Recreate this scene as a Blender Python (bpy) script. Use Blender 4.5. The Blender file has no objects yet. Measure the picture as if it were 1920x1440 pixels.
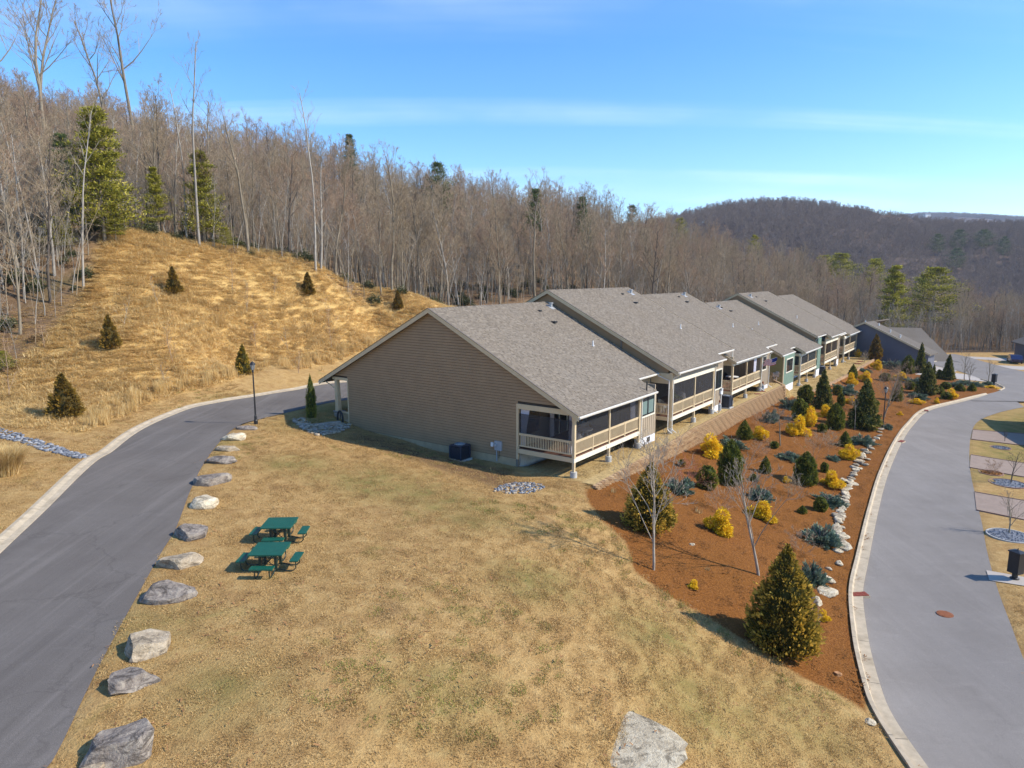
import bpy, bmesh, math, random
import numpy as np
from mathutils import Vector, Matrix, Euler

# ------------------------------------------------------------------ camera, sky, sun, exposure
sc = bpy.context.scene
COL = sc.collection
CAM_H = 10.5
PITCH = math.radians(9.05)
FPX = 1280.0
cd = bpy.data.cameras.new("camera"); cam = bpy.data.objects.new("camera", cd); COL.objects.link(cam)
cam.location = (0, 0, CAM_H); cam.rotation_euler = (math.radians(90) - PITCH, 0, 0)
cd.sensor_width = 36; cd.lens = 24.0; cd.clip_start = 0.3; cd.clip_end = 9000
sc.camera = cam
SUN_AZ = math.radians(-9); SUN_EL = math.radians(39)      # direction towards the sun, angle from +x
sun_dir = Vector((math.cos(SUN_EL) * math.cos(SUN_AZ), math.cos(SUN_EL) * math.sin(SUN_AZ), math.sin(SUN_EL)))
sd = bpy.data.lights.new("sun", 'SUN'); sun = bpy.data.objects.new("sun", sd); COL.objects.link(sun)
sun.rotation_euler = (-sun_dir).to_track_quat('-Z', 'Y').to_euler()
sd.energy = 4.3; sd.angle = math.radians(0.5); sd.color = (1.0, 0.92, 0.79)
w = bpy.data.worlds.new("World"); sc.world = w; w.use_nodes = True
wn = w.node_tree.nodes; wl = w.node_tree.links; wn.clear()
wo = wn.new("ShaderNodeOutputWorld"); bg = wn.new("ShaderNodeBackground")
sky = wn.new("ShaderNodeTexSky"); sky.sky_type = 'NISHITA'; sky.sun_disc = False
sky.sun_elevation = SUN_EL; sky.sun_rotation = math.radians(90) - SUN_AZ
sky.altitude = 700; sky.air_density = 0.9; sky.dust_density = 0.15; sky.ozone_density = 2.2
hsv = wn.new("ShaderNodeHueSaturation"); hsv.inputs['Saturation'].default_value = 1.32; hsv.inputs['Value'].default_value = 1.22; hsv.inputs['Hue'].default_value = 0.502
wl.new(sky.outputs[0], hsv.inputs['Color'])
tc = wn.new("ShaderNodeTexCoord"); sep = wn.new("ShaderNodeSeparateXYZ"); wl.new(tc.outputs['Generated'], sep.inputs[0])
def wmath(op, a, b=None, c=None):
    n = wn.new("ShaderNodeMath"); n.operation = op
    for i, v in enumerate((a, b, c)):
        if v is None: continue
        if isinstance(v, (int, float)): n.inputs[i].default_value = v
        else: wl.new(v, n.inputs[i])
    return n.outputs[0]
zc = wmath('ADD', wmath('MAXIMUM', sep.outputs[2], 0.0), 0.12)
cx_ = wmath('DIVIDE', sep.outputs[0], zc); cy_ = wmath('DIVIDE', sep.outputs[1], zc)
cmb = wn.new("ShaderNodeCombineXYZ"); wl.new(cx_, cmb.inputs[0]); wl.new(cy_, cmb.inputs[1])
mp = wn.new("ShaderNodeMapping"); mp.inputs['Scale'].default_value = (0.11, 1.25, 1.0); mp.inputs['Rotation'].default_value = (0, 0, math.radians(9)); mp.inputs['Location'].default_value = (3.3, 1.7, 0)
wl.new(cmb.outputs[0], mp.inputs[0])
nz = wn.new("ShaderNodeTexNoise"); nz.inputs['Scale'].default_value = 1.15; nz.inputs['Detail'].default_value = 7; nz.inputs['Roughness'].default_value = 0.5; nz.inputs['Distortion'].default_value = 0.5
wl.new(mp.outputs[0], nz.inputs['Vector'])
rp = wn.new("ShaderNodeValToRGB"); rp.color_ramp.elements[0].position = 0.50; rp.color_ramp.elements[0].color = (0, 0, 0, 1); rp.color_ramp.elements[1].position = 0.82; rp.color_ramp.elements[1].color = (0.55, 0.55, 0.55, 1)
wl.new(nz.outputs[0], rp.inputs[0])
mx = wn.new("ShaderNodeMix"); mx.data_type = 'RGBA'; nz2 = wn.new('ShaderNodeTexNoise'); nz2.inputs['Scale'].default_value = 0.9; nz2.inputs['Detail'].default_value = 4; wl.new(cmb.outputs[0], nz2.inputs['Vector']); rp2 = wn.new('ShaderNodeValToRGB'); rp2.color_ramp.elements[0].position = .42; rp2.color_ramp.elements[1].position = .68; wl.new(nz2.outputs[0], rp2.inputs[0])
wl.new(wmath('MULTIPLY', rp.outputs[0], wmath('ADD', wmath('MULTIPLY', rp2.outputs[0], .8), .2)), mx.inputs[0]); wl.new(hsv.outputs[0], mx.inputs[6]); mx.inputs[7].default_value = (7.6, 8.1, 8.8, 1)
wl.new(mx.outputs[2], bg.inputs[0]); wl.new(bg.outputs[0], wo.inputs[0])
bg.inputs[1].default_value = 0.150
sc.view_settings.view_transform = 'Standard'; sc.view_settings.look = 'None'; sc.view_settings.gamma = 1.0
sc.view_settings.use_curve_mapping = False; sc.view_settings.exposure = 0.58
sc.cycles.max_bounces = 6; sc.cycles.diffuse_bounces = 3; sc.cycles.transparent_max_bounces = 12; sc.cycles.glossy_bounces = 2

# ------------------------------------------------------------------ geometry of the place
R2 = np.random.RandomState(7); random.seed(11)
cp, sp = math.cos(PITCH), math.sin(PITCH)
C0 = np.array([0, 0, CAM_H])
def ray(px, py):
    u = (px - 960) / FPX; v = -(py - 720) / FPX
    return np.array([u, cp + v * sp, -sp + v * cp])
def pz(px, py, z):
    d = ray(px, py); return C0 + d * ((z - CAM_H) / d[2])
def pY(px, py, Y):
    d = ray(px, py); return C0 + d * (Y / d[1])
BZ = math.radians(35.6)
DB = np.array([math.sin(BZ), math.cos(BZ)]); DA = np.array([-math.cos(BZ), math.sin(BZ)])
O2 = np.array([3.526, 37.829])

cz = [(0,1030,.4),(0,1200,.2),(200,850,.6),(340,770,.7),(480,742,.7),(650,712,.6),(90,1440,.2),(330,990,.4),(200,1200,.3),(480,800,.7),(640,760,.5),(160,855,.8),(0,810,1.2),(100,770,1.4),(90,787,1.3),(450,700,1.5),
 (520,1050,.15),(900,1200,-.4),(900,1440,-.8),(600,1440,0),(300,1440,.1),(1200,1440,-1.7),(1200,1250,-1.5),(1080,1000,-.95),(1000,915,-.85),(1075,894,-.97),(940,900,-.75),(870,872,-.7),(750,835,-.55),(670,806,-.4),(760,735,.4),(740,708,.6),(560,729,.7),(560,800,.2),(700,950,-.2),
 (1450,1440,-3.0),(1640,1400,-3.85),(1700,1440,-3.9),(1645,1345,-3.95),(1610,1200,-4.1),(1600,1110,-4.2),(1640,940,-4.2),(1700,795,-4.3),(1883,733,-4.3),(1920,757,-4.3),(1815,870,-4.2),(1925,1250,-4.1),(1860,1080,-4.2),(1920,1000,-4.15),
 (1800,668,-4.5),(1900,700,-4.4),(1770,690,-4.3),(1920,668,-4.4),(1450,770,-2.4),(1300,900,-2.3),(1400,850,-2.6),(1450,900,-3.1),(1230,1060,-2.0),(1420,1075,-2.9),(1530,1100,-3.75),(1560,940,-3.9),(1120,930,-1.15),(1350,1160,-2.7),(1500,1280,-3.4),(1560,850,-3.5),(1640,700,-3.2),(1690,690,-3.9),(1560,720,-2.9),(1600,720,-3.2),(1200,905,-1.5)]
cy = [(0,700,52),(0,600,60),(170,530,66),(240,437,76),(375,462,80),(480,480,82),(600,510,84),(760,552,92),(840,577,97),(300,620,60),(450,600,70),(600,620,77),(500,690,62),(620,690,69),(720,665,76),(1000,565,110),(0,400,85),(700,620,85),(600,526,96),(760,567,104),(480,494,95),(375,474,94),(670,548,100)]
cw = [(20,110,3.5),(45,115,-1),(60,125,-3.5),(80,140,-4.6),(105,140,-4.6),(40,140,1.5),(20,150,9),(-30,130,17),(-70,125,25),(-45,160,27),(5,170,18.5),(-66,150,29.5),(-95,150,36),(-20.6,165,21),(33,190,16),(79,230,11),(-45,230,20),(5,240,12),(33,260,7),(-100,230,30),(60,180,5),(110,180,-3),(145,250,-12),(147,190,-9),(160,140,-6),
 (-90,60,20),(-90,30,14),(-60,10,6),(-40,5,2),(-20,-20,0),(10,-30,-2),(30,0,-5),(60,20,-6),(60,50,-5),(90,60,-6),(100,100,-6),(120,20,-12),(-140,100,38),(-200,200,52),(-200,0,30),(0,-200,-20),(200,-150,-40),(200,60,-25),(-60,320,15),(20,350,0),(120,380,-30),(250,300,-35),(250,200,-30),
 (95,560,35),(160,690,55),(200,700,66),(240,700,71),(295,700,70),(356,700,57),(410,660,46),(440,600,42),(540,620,44),(150,500,5),(240,480,2),(330,450,-10),(0,700,5),(-200,700,0),(300,1000,0),(600,1000,10),(900,700,10),(700,300,-30),(0,1500,0),(-1000,1500,0),(-800,300,40),(-800,-300,10),(800,-300,-30),
 (1200,2500,150),(1330,2500,196),(1450,2500,214),(1650,2500,205),(1836,2500,190),(2200,2500,180),(1500,3000,120),(900,2500,60),(1300,1800,20),(2500,1500,20),(2600,3200,50),(-1500,3200,20),(-2600,0,20),(2600,0,0)]
_wb = [(-.35,-.5,-1.22),(-.35,5,-1.5),(-.3,10,-1.85),(0,16,-2.15),(0,27,-2.25),(0,38,-2.35),(0,42.5,-2.45)]
cw += [(O2[0] + (np.interp(b, [-.75, 6, 16, 27, 38], [-1.85, -1.55, -1.0, -.85, -1.0]) - .3 + da) * DA[0] + b * DB[0], O2[1] + (np.interp(b, [-.75, 6, 16, 27, 38], [-1.85, -1.55, -1.0, -.85, -1.0]) - .3 + da) * DA[1] + b * DB[1], z) for _, b, z in _wb for da in (0, 4.0)]
CT = np.array([tuple(pz(*c)) for c in cz] + [tuple(pY(*c)) for c in cy] + cw, float)
def _phi(r2): return 0.5 * r2 * np.log(r2 + 1e-6)
S_ = 100.0
_X = CT[:, :2] / S_; _n = len(_X)
_K = _phi(((_X[:, None] - _X[None]) ** 2).sum(-1)) + np.eye(_n) * 2e-5
_P = np.c_[np.ones(_n), _X]
_sol = np.linalg.solve(np.block([[_K, _P], [_P.T, np.zeros((3, 3))]]), np.r_[CT[:, 2], 0, 0, 0])
_W, _Aff = _sol[:_n], _sol[_n:]
def base_z(x, y):
    x = np.atleast_1d(np.asarray(x, float)) / S_; y = np.atleast_1d(np.asarray(y, float)) / S_
    sh = x.shape; x = x.ravel(); y = y.ravel(); out = np.empty(len(x))
    for i in range(0, len(x), 20000):
        a = x[i:i+20000]; b = y[i:i+20000]
        r2 = (a[:, None] - _X[:, 0]) ** 2 + (b[:, None] - _X[:, 1]) ** 2
        out[i:i+20000] = _phi(r2) @ _W + _Aff[0] + _Aff[1] * a + _Aff[2] * b
    return out.reshape(sh)
WALL_LINE = [(-0.75, -1.85), (6, -1.55), (16, -1.0), (27, -0.85), (38, -1.0), (42.0, -1.0)]       # (b, a) of the block wall face
WALL_B = [p[0] for p in WALL_LINE]; WALL_A = [p[1] for p in WALL_LINE]
def sstep(t): t = np.clip(t, 0, 1); return t * t * (3 - 2 * t)
def to_ab(x, y):
    dx = x - O2[0]; dy = y - O2[1]
    return dx * DA[0] + dy * DA[1], dx * DB[0] + dy * DB[1]
def ab2w(a, b, z=0.0): return np.array([O2[0] + a * DA[0] + b * DB[0], O2[1] + a * DA[1] + b * DB[1], z])
def terrace_z(b):
    return -0.97 - 0.06 * sstep((b - 2) / 10) + (-1.6) * sstep((b - 43.3) / 1.0)
def ground_z(x, y):
    g = base_z(x, y); a, b = to_ab(np.asarray(x, float), np.asarray(y, float))
    a = a.reshape(g.shape); b = b.reshape(g.shape)
    aw = np.interp(b, WALL_B + [43.2, 45, 60, 92], WALL_A + [-0.6, -2.2, -3.0, -3.4])
    inb = sstep((b + 2.2) / 1.6) * sstep((96 - b) / 4)
    ina = np.where(b < 43.4, np.where(a > aw + 0.50, 1.0, 0.0), sstep((a - aw + 0.6) / 0.6))
    ina = np.where(b < -0.7, sstep((a - aw + 0.4) / 0.9), ina) * sstep((14 - a) / 4)
    k = inb * ina
    g2 = g * (1 - k) + terrace_z(b) * k
    foot = sstep((b + 0.1) / 1.5) * sstep((a - 3) / 1.0) * sstep((21.5 - a) / 1.5) * sstep((92 - b) / 2)
    return g2 * (1 - foot) + np.minimum(g2, -1.2 + 0 * g2 - 1.6 * sstep((b - 43) / 2)) * foot
def at(px, py, zoff=0.0):
    d = ray(px, py); t = np.concatenate([np.arange(14, 140, 0.5), np.geomspace(140, 3000, 160)])
    P = C0 + d * t[:, None]; h = P[:, 2] - ground_z(P[:, 0], P[:, 1])
    i = int(np.argmax(h < 0)) if (h < 0).any() else len(t) - 1
    lo, hi = t[max(i-1, 0)], t[i]
    for _ in range(14):
        m = 0.5 * (lo + hi); p = C0 + d * m
        if p[2] - ground_z(p[0], p[1])[0] < 0: hi = m
        else: lo = m
    p = C0 + d * hi
    return Vector((p[0], p[1], float(ground_z(p[0], p[1])[0]) + zoff))
def scale_at(p): return FPX / (cp * p[1] - sp * (p[2] - CAM_H))     # photo pixels per metre at a point
def gz(x, y): return float(ground_z(x, y)[0])

# ------------------------------------------------------------------ object helpers
def tag(o, label=None, cat=None, group=None, kind=None):
    if label: o['label'] = label
    if cat: o['category'] = cat
    if group: o['group'] = group
    if kind: o['kind'] = kind
    return o
def empty(name, loc=(0, 0, 0), rz=0.0, label=None, cat=None, group=None):
    o = bpy.data.objects.new(name, None); COL.objects.link(o); o.location = loc; o.rotation_euler = (0, 0, rz)
    o.empty_display_size = 0.2
    return tag(o, label, cat, group)
class MB:
    def __init__(s): s.v = []; s.f = []; s.m = []; s.n = 0; s.t = []
    def add(s, verts, faces, mi=0, tint=0.5):
        k = s.n; s.v.extend([tuple(p) for p in verts]); s.f.extend([tuple(i + k for i in f) for f in faces]); s.m.extend([mi] * len(faces)); s.n += len(verts)
        s.t.extend([tint] * len(verts)); return s
    def box(s, x0, x1, y0, y1, z0, z1, mi=0, tint=0.5):
        v = [(x, y, z) for x in (x0, x1) for y in (y0, y1) for z in (z0, z1)]
        return s.add(v, [(0,1,3,2),(4,6,7,5),(0,4,5,1),(2,3,7,6),(0,2,6,4),(1,5,7,3)], mi, tint)
    def prism(s, poly, axis, lo, hi, mi=0, tint=0.5):       # polygon extruded along an axis: poly points are the two other coordinates in order
        n = len(poly); v = []
        for e in (lo, hi):
            for p in poly:
                v.append((e, p[0], p[1]) if axis == 0 else ((p[0], e, p[1]) if axis == 1 else (p[0], p[1], e)))
        f = [tuple(range(n))[::-1], tuple(range(n, 2 * n))] + [(i, (i+1) % n, n + (i+1) % n, n + i) for i in range(n)]
        return s.add(v, f, mi, tint)
    def tube(s, pts, rad, k=8, mi=0, caps=True, tint=0.5):
        pts = [Vector(p) for p in pts]; rad = [rad] * len(pts) if isinstance(rad, (int, float)) else rad
        v = []; f = []; up = None
        for i, p in enumerate(pts):
            d = (pts[min(i+1, len(pts)-1)] - pts[max(i-1, 0)]).normalized()
            u = d.orthogonal().normalized() if up is None else (up - d * up.dot(d)).normalized()
            up = u; w_ = d.cross(u)
            for j in range(k):
                a = 2 * math.pi * j / k; v.append(p + (u * math.cos(a) + w_ * math.sin(a)) * rad[i])
        for i in range(len(pts) - 1):
            for j in range(k): f.append((i*k+j, i*k+(j+1) % k, (i+1)*k+(j+1) % k, (i+1)*k+j))
        if caps: f.append(tuple(range(k))[::-1]); f.append(tuple(range((len(pts)-1)*k, len(pts)*k)))
        return s.add(v, f, mi, tint)
    def mesh(s, name, mats, smooth=False):
        me = bpy.data.meshes.new(name); me.from_pydata(s.v, [], s.f)
        for m in (mats if isinstance(mats, (list, tuple)) else [mats]): me.materials.append(m)
        if any(s.m): me.polygons.foreach_set('material_index', s.m)
        if len(set(s.t)) > 1:
            a = me.attributes.new('tint', 'FLOAT', 'POINT'); a.data.foreach_set('value', s.t)
        if smooth: me.polygons.foreach_set('use_smooth', [True] * len(s.f))
        me.update(); return me
    def obj(s, name, mats, parent=None, smooth=False, kind=None, label=None):
        return link(name, s.mesh(name, mats, smooth), parent, kind, label)
def link(name, me, parent=None, kind=None, label=None):
    o = bpy.data.objects.new(name, me); COL.objects.link(o)
    if parent: o.parent = parent
    if kind: o['kind'] = kind
    if label: o['label'] = label
    return o
def np_mesh(name, V, F, mats, tint=None, smooth=False, mi=None):   # V (n,3), F (m,k)
    me = bpy.data.meshes.new(name); n, m, k = len(V), len(F), F.shape[1]
    me.vertices.add(n); me.vertices.foreach_set('co', np.asarray(V, np.float32).ravel())
    me.loops.add(m * k); me.loops.foreach_set('vertex_index', np.asarray(F, np.int32).ravel())
    me.polygons.add(m); me.polygons.foreach_set('loop_start', np.arange(0, m * k, k, dtype=np.int32))
    try: me.polygons.foreach_set('loop_total', np.full(m, k, np.int32))
    except Exception: pass
    for q in (mats if isinstance(mats, (list, tuple)) else [mats]): me.materials.append(q)
    if mi is not None: me.polygons.foreach_set('material_index', np.asarray(mi, np.int32))
    if smooth: me.polygons.foreach_set('use_smooth', np.ones(m, bool))
    me.update(calc_edges=True)
    if tint is not None:
        a = me.attributes.new('tint', 'FLOAT', 'POINT'); a.data.foreach_set('value', np.asarray(tint, np.float32))
    return me
def copy_tree(o, loc=None, rz=None, scl=None, **kw):
    c = o.copy(); COL.objects.link(c)
    if loc is not None: c.location = loc
    if rz is not None: c.rotation_euler = (0, 0, rz)
    if scl is not None: c.scale = scl
    for ch in o.children:
        d = ch.copy(); COL.objects.link(d); d.parent = c
        for g in ch.children:
            e = g.copy(); COL.objects.link(e); e.parent = d
    return tag(c, **kw)

# ------------------------------------------------------------------ materials
class N:
    def __init__(s, name):
        s.m = bpy.data.materials.new(name); s.m.use_nodes = True; s.t = s.m.node_tree; s.t.nodes.clear()
        s.out = s.t.nodes.new("ShaderNodeOutputMaterial"); s.b = s.t.nodes.new("ShaderNodeBsdfPrincipled"); s.l = s.t.links
        s.l.new(s.b.outputs[0], s.out.inputs[0]); s.b.inputs['Roughness'].default_value = 0.85; s.b.inputs['Specular IOR Level'].default_value = 0.3
        s._pos = None
    def node(s, t, **kw):
        n = s.t.nodes.new(t)
        for k, v in kw.items(): setattr(n, k, v)
        return n
    def put(s, sock, v):
        if isinstance(v, (int, float)): sock.default_value = v
        elif isinstance(v, tuple): sock.default_value = v if len(v) == 4 or sock.type == 'VECTOR' else (*v, 1)
        else: s.l.new(v, sock)
    def pos(s, obj=False):
        if s._pos is None:
            if obj: s._pos = s.node("ShaderNodeTexCoord").outputs['Object']
            else: s._pos = s.node("ShaderNodeNewGeometry").outputs['Position']
        return s._pos
    def noise(s, scale, detail=3, rough=0.55, vec=None, dist=0.0, fac=True):
        n = s.node("ShaderNodeTexNoise"); n.inputs['Scale'].default_value = scale; n.inputs['Detail'].default_value = detail; n.inputs['Roughness'].default_value = rough; n.inputs['Distortion'].default_value = dist
        s.l.new(vec if vec is not None else s.pos(), n.inputs['Vector']); return n.outputs[0 if fac else 1]
    def mapv(s, vec, scale=(1, 1, 1), rot=(0, 0, 0), loc=(0, 0, 0)):
        n = s.node("ShaderNodeMapping"); n.inputs['Scale'].default_value = scale; n.inputs['Rotation'].default_value = rot; n.inputs['Location'].default_value = loc; s.l.new(vec, n.inputs[0]); return n.outputs[0]
    def ramp(s, fac, *st):
        n = s.node("ShaderNodeValToRGB"); e = n.color_ramp.elements
        while len(e) < len(st): e.new(0.5)
        for i, (p, c) in enumerate(st): e[i].position = p; e[i].color = (*c, 1) if isinstance(c, tuple) else (c, c, c, 1)
        s.put(n.inputs[0], fac); return n.outputs[0]
    def mix(s, fac, a, b, mode='MIX'):
        n = s.node("ShaderNodeMix", data_type='RGBA', blend_type=mode); s.put(n.inputs[0], fac); s.put(n.inputs[6], a); s.put(n.inputs[7], b); return n.outputs[2]
    def math(s, op, a, b=0.0, clamp=False):
        n = s.node("ShaderNodeMath", operation=op, use_clamp=clamp); s.put(n.inputs[0], a); s.put(n.inputs[1], b); return n.outputs[0]
    def attr(s, name): return s.node("ShaderNodeAttribute", attribute_name=name).outputs['Fac']
    def rnd(s): return s.node("ShaderNodeObjectInfo").outputs['Random']
    def bump(s, h, strength=0.3, dist=0.05):
        n = s.node("ShaderNodeBump"); n.inputs['Strength'].default_value = strength; n.inputs['Distance'].default_value = dist; s.put(n.inputs['Height'], h); s.l.new(n.outputs[0], s.b.inputs['Normal'])
    def col(s, v, rough=None): s.put(s.b.inputs['Base Color'], v); 
def mat(name, c, rough=0.8, var=0.12, scale=3.0, bump=0.0, bscale=30, dirt=0.0, obj=False, metal=0.0, spec=0.3):
    n = N(name); n.pos(obj); lo = tuple(x * (1 - var) for x in c); hi = tuple(min(1, x * (1 + var)) for x in c)
    f = n.noise(scale, 5, 0.6); colr = n.ramp(f, (0.3, lo), (0.7, hi))
    if dirt: colr = n.mix(n.ramp(n.noise(scale * 0.37, 4, 0.7), (0.5, 0.0), (0.75, dirt)), colr, (c[0] * .45, c[1] * .42, c[2] * .36))
    n.col(colr); n.b.inputs['Roughness'].default_value = rough; n.b.inputs['Metallic'].default_value = metal; n.b.inputs['Specular IOR Level'].default_value = spec
    if bump: n.bump(n.noise(bscale, 3), bump, 0.02)
    return n.m
TRIM = mat('cream_paint', (.60, .47, .29), .6, .06, 2, dirt=.15)
TRIMW = mat('off_white_paint', (.74, .68, .54), .55, .06, 2, dirt=.12)
TAUPE = mat('taupe_siding', (.335, .215, .115), .65, .07, 1.3, .15, 60, dirt=.12)
TAN = mat('tan_siding', (.37, .295, .21), .65, .07, 1.5, .15, 60, dirt=.12)
OLIVE = mat('olive_siding', (.30, .25, .10), .65, .07, 1.5)
SAGE = mat('sage_green_siding', (.22, .31, .24), .65, .07, 1.5)
GREYSIDE = mat('slate_grey_siding', (.13, .13, .155), .65, .06, .8)
CONC = mat('concrete', (.46, .45, .42), .9, .12, 4, .3, 40, dirt=.3)
FOUND = mat('tan_foundation', (.46, .335, .20), .9, .12, 2, .2, 40, dirt=.3)
WHITEF = mat('white_foundation', (.68, .68, .70), .85, .06, 2, dirt=.25)
DECKW = mat('deck_boards', (.16, .075, .045), .8, .2, 5)
DARKM = mat('black_metal', (.018, .018, .02), .45, .2, 6, spec=.5)
GREYM = mat('grey_metal', (.36, .37, .38), .5, .08, 4, spec=.5)
WHITEP = mat('white_plastic', (.75, .75, .74), .5, .05, 4)
BLUEM = mat('blue_black_metal', (.03, .04, .065), .5, .15, 6, spec=.5)
BRICKR = mat('red_brick', (.22, .05, .03), .85, .25, 9, .3, 60)
CUSH = mat('outdoor_cushion', (.42, .40, .38), .9, .1, 6)
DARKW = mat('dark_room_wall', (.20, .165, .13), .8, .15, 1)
CURT = mat('sheer_curtain', (.62, .60, .66), .9, .06, 3)
def glass_mat(name, c, rough=.08):
    n = N(name); n.col(n.ramp(n.noise(1.1, 2), (.3, c), (.7, tuple(x * 1.8 for x in c)))); n.b.inputs['Roughness'].default_value = rough; n.b.inputs['Specular IOR Level'].default_value = .8; return n.m
GLASS = glass_mat('dark_window_glass', (.012, .018, .022))
def screen_mat():
    n = N('insect_screen'); tr = n.node("ShaderNodeBsdfTransparent"); ms = n.node("ShaderNodeMixShader"); n.col((.055, .055, .06)); n.b.inputs['Roughness'].default_value = .7
    tr.inputs[0].default_value = (.92, .92, .92, 1); ms.inputs[0].default_value = .30
    n.l.new(tr.outputs[0], ms.inputs[1]); n.l.new(n.b.outputs[0], ms.inputs[2]); n.l.new(ms.outputs[0], n.out.inputs[0]); return n.m
SCREEN = screen_mat()
def shingle_mat():
    n = N('asphalt_shingle'); f = n.attr('tint'); c = n.ramp(f, (0, (.105, .085, .064)), (.3, (.150, .122, .092)), (.7, (.20, .165, .126)), (1, (.25, .21, .163)))
    c = n.mix(n.ramp(n.noise(.35, 4, .6), (.35, 0), (.7, .2)), c, (.22, .205, .185)); g = n.noise(90, 2)
    c = n.mix(.25, c, n.ramp(g, (.3, (.1, .085, .07)), (.7, (.30, .26, .215)))); n.col(c); n.b.inputs['Roughness'].default_value = .95; n.bump(g, .4, .01); return n.m
SHING = shingle_mat()
# ------------------------------------------------------------------ zones of the ground
def W(pts): return np.array([tuple(at(*p))[:2] for p in pts])
KERB_R = W([(1760,1520),(1712,1440),(1650,1345),(1627,1290),(1606,1200),(1598,1110),(1612,1040),(1636,940),(1655,880),(1683,822),(1705,793),(1735,768),(1800,751),(1850,739),(1876,733)])
ROAD_RR = W([(2140,1520),(2040,1440),(1935,1270),(1895,1170),(1866,1090),(1850,1030),(1841,980),(1829,930),(1818,870),(1820,820),(1832,792),(1868,775),(1920,763),(1990,755),(2060,750)])
MULCH = np.vstack([W([(1098,917),(1101,940),(1128,975),(1172,1015),(1190,1072),(1255,1118),(1330,1160),(1430,1222),(1500,1268),(1570,1300),(1622,1335)]), KERB_R[3:],
    W([(1858,723),(1800,712),(1735,703),(1700,694),(1680,672),(1655,658),(1628,668)]), np.array([ab2w(*p)[:2] for p in [(-3.3,85),(-3.0,60),(-2.0,45),(-.95,42),(-.95,38),(-.8,27),(-.95,16),(-1.5,6),(-1.8,-.7)]])])
KERB_L = W([(-420,1440),(-160,1180),(0,1030),(90,945),(200,850),(262,805),(340,770),(410,753),(480,742),(560,729),(650,716),(740,708)])      # outer edge of the left road
ROAD_LR = W([(30,1560),(90,1440),(175,1270),(250,1130),(300,1040),(330,990),(357,920),(385,865),(420,820),(470,790),(540,773),(650,750),(760,738)])
TALL = np.vstack([W([(-60,800),(60,800),(150,812),(230,770),(300,745),(380,724),(470,700),(560,690),(640,672),(720,650)]), np.array([(-3,76),(-3,92),(-7,98)]), W([(840,577),(760,552),(600,511),(480,481),(375,463),(300,442),(240,436),(180,470),(170,530),(120,600),(60,660),(0,705)]), np.array([(-60,50),(-60,36)])])
TALL0 = TALL.copy(); CLEAR = np.vstack([TALL[12:25] * 1.0, np.array([(-58,48),(-70,20),(-60,-60),(160,-60),(160,120)]), np.array([(126,132),(100,133),(80,134),(62,133),(40,128),(20,118),(3,109)])])
TALL[13:21] += np.array([-1.5, 4.5])
def sdf(poly, x, y):
    x = x.ravel(); y = y.ravel(); d = np.full(len(x), 1e18); ins = np.zeros(len(x), bool)
    for i in range(len(poly)):
        a = poly[i]; b = poly[(i + 1) % len(poly)]; e = b - a; wx = x - a[0]; wy = y - a[1]
        t = np.clip((wx * e[0] + wy * e[1]) / (e @ e + 1e-9), 0, 1); d = np.minimum(d, (wx - e[0] * t) ** 2 + (wy - e[1] * t) ** 2)
        c = ((a[1] > y) != (b[1] > y)) & (x < (b[0] - a[0]) * (y - a[1]) / ((b[1] - a[1]) + 1e-12) + a[0]); ins ^= c
    d = np.sqrt(d); return np.where(ins, d, -d)
def smooth_line(P, step=0.5):
    P = np.asarray(P, float); n = len(P); out = []
    for i in range(n - 1):
        p0 = P[max(i-1, 0)]; p1 = P[i]; p2 = P[i+1]; p3 = P[min(i+2, n-1)]; k = max(2, int(np.linalg.norm(p2 - p1) / step))
        for j in range(k):
            t = j / k; out.append(0.5 * ((2*p1) + (-p0+p2)*t + (2*p0-5*p1+4*p2-p3)*t*t + (-p0+3*p1-3*p2+p3)*t**3))
    out.append(P[-1]); return np.array(out)
ROADL_POLY = np.vstack([smooth_line(KERB_L, 2), smooth_line(ROAD_LR, 2)[::-1]])
ROADR_POLY = np.vstack([smooth_line(KERB_R, 2), smooth_line(ROAD_RR, 2)[::-1]])

def axis(dense0, dense1, st, lo, hi, g):
    mid = list(np.arange(dense0, dense1, st)); a = [dense0]; s = st
    while a[-1] > lo: s *= g; a.append(a[-1] - s)
    b = [mid[-1]]; s = st
    while b[-1] < hi: s *= g; b.append(b[-1] + s)
    return np.array(a[1:][::-1] + mid + b[1:])
gx = axis(-46, 76, .34, -2600, 3000, 1.07); gy = axis(9, 104, .34, -500, 3300, 1.05)
GX, GY = np.meshgrid(gx, gy, indexing='ij')
GZ = ground_z(GX, GY)
sL = sdf(ROADL_POLY, GX, GY).reshape(GX.shape); sR = sdf(ROADR_POLY, GX, GY).reshape(GX.shape)
GZ = GZ - 0.14 * sstep((np.maximum(sL, sR) + 0.05) / .35)
nrm = np.sin(GX * 2.1 + np.sin(GY * 1.7)) * np.cos(GY * 1.9 + np.sin(GX * 1.3))
sT = sdf(TALL, GX, GY).reshape(GX.shape)
GZ = GZ + (0.012 + 0.035 * sstep(sT / 3)) * nrm
GZ = GZ + np.where(GY > 150, 1, 0) * (np.sin(GX * .045 + np.sin(GY * .03) * 2) * np.cos(GY * .05) * np.clip((GY - 150) / 60, 0, 6)) + np.where(GY > 260, 1, 0) * np.clip((GY - 260) / 90, 0, 4) * (np.sin(GX * .021 + 1) * 1.6 + np.sin(GX * .052 + GY * .013) * 1.2)
nx, ny = GX.shape
idx = np.arange(nx * ny).reshape(nx, ny)
F = np.stack([idx[:-1, :-1], idx[1:, :-1], idx[1:, 1:], idx[:-1, 1:]], -1).reshape(-1, 4)
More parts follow.
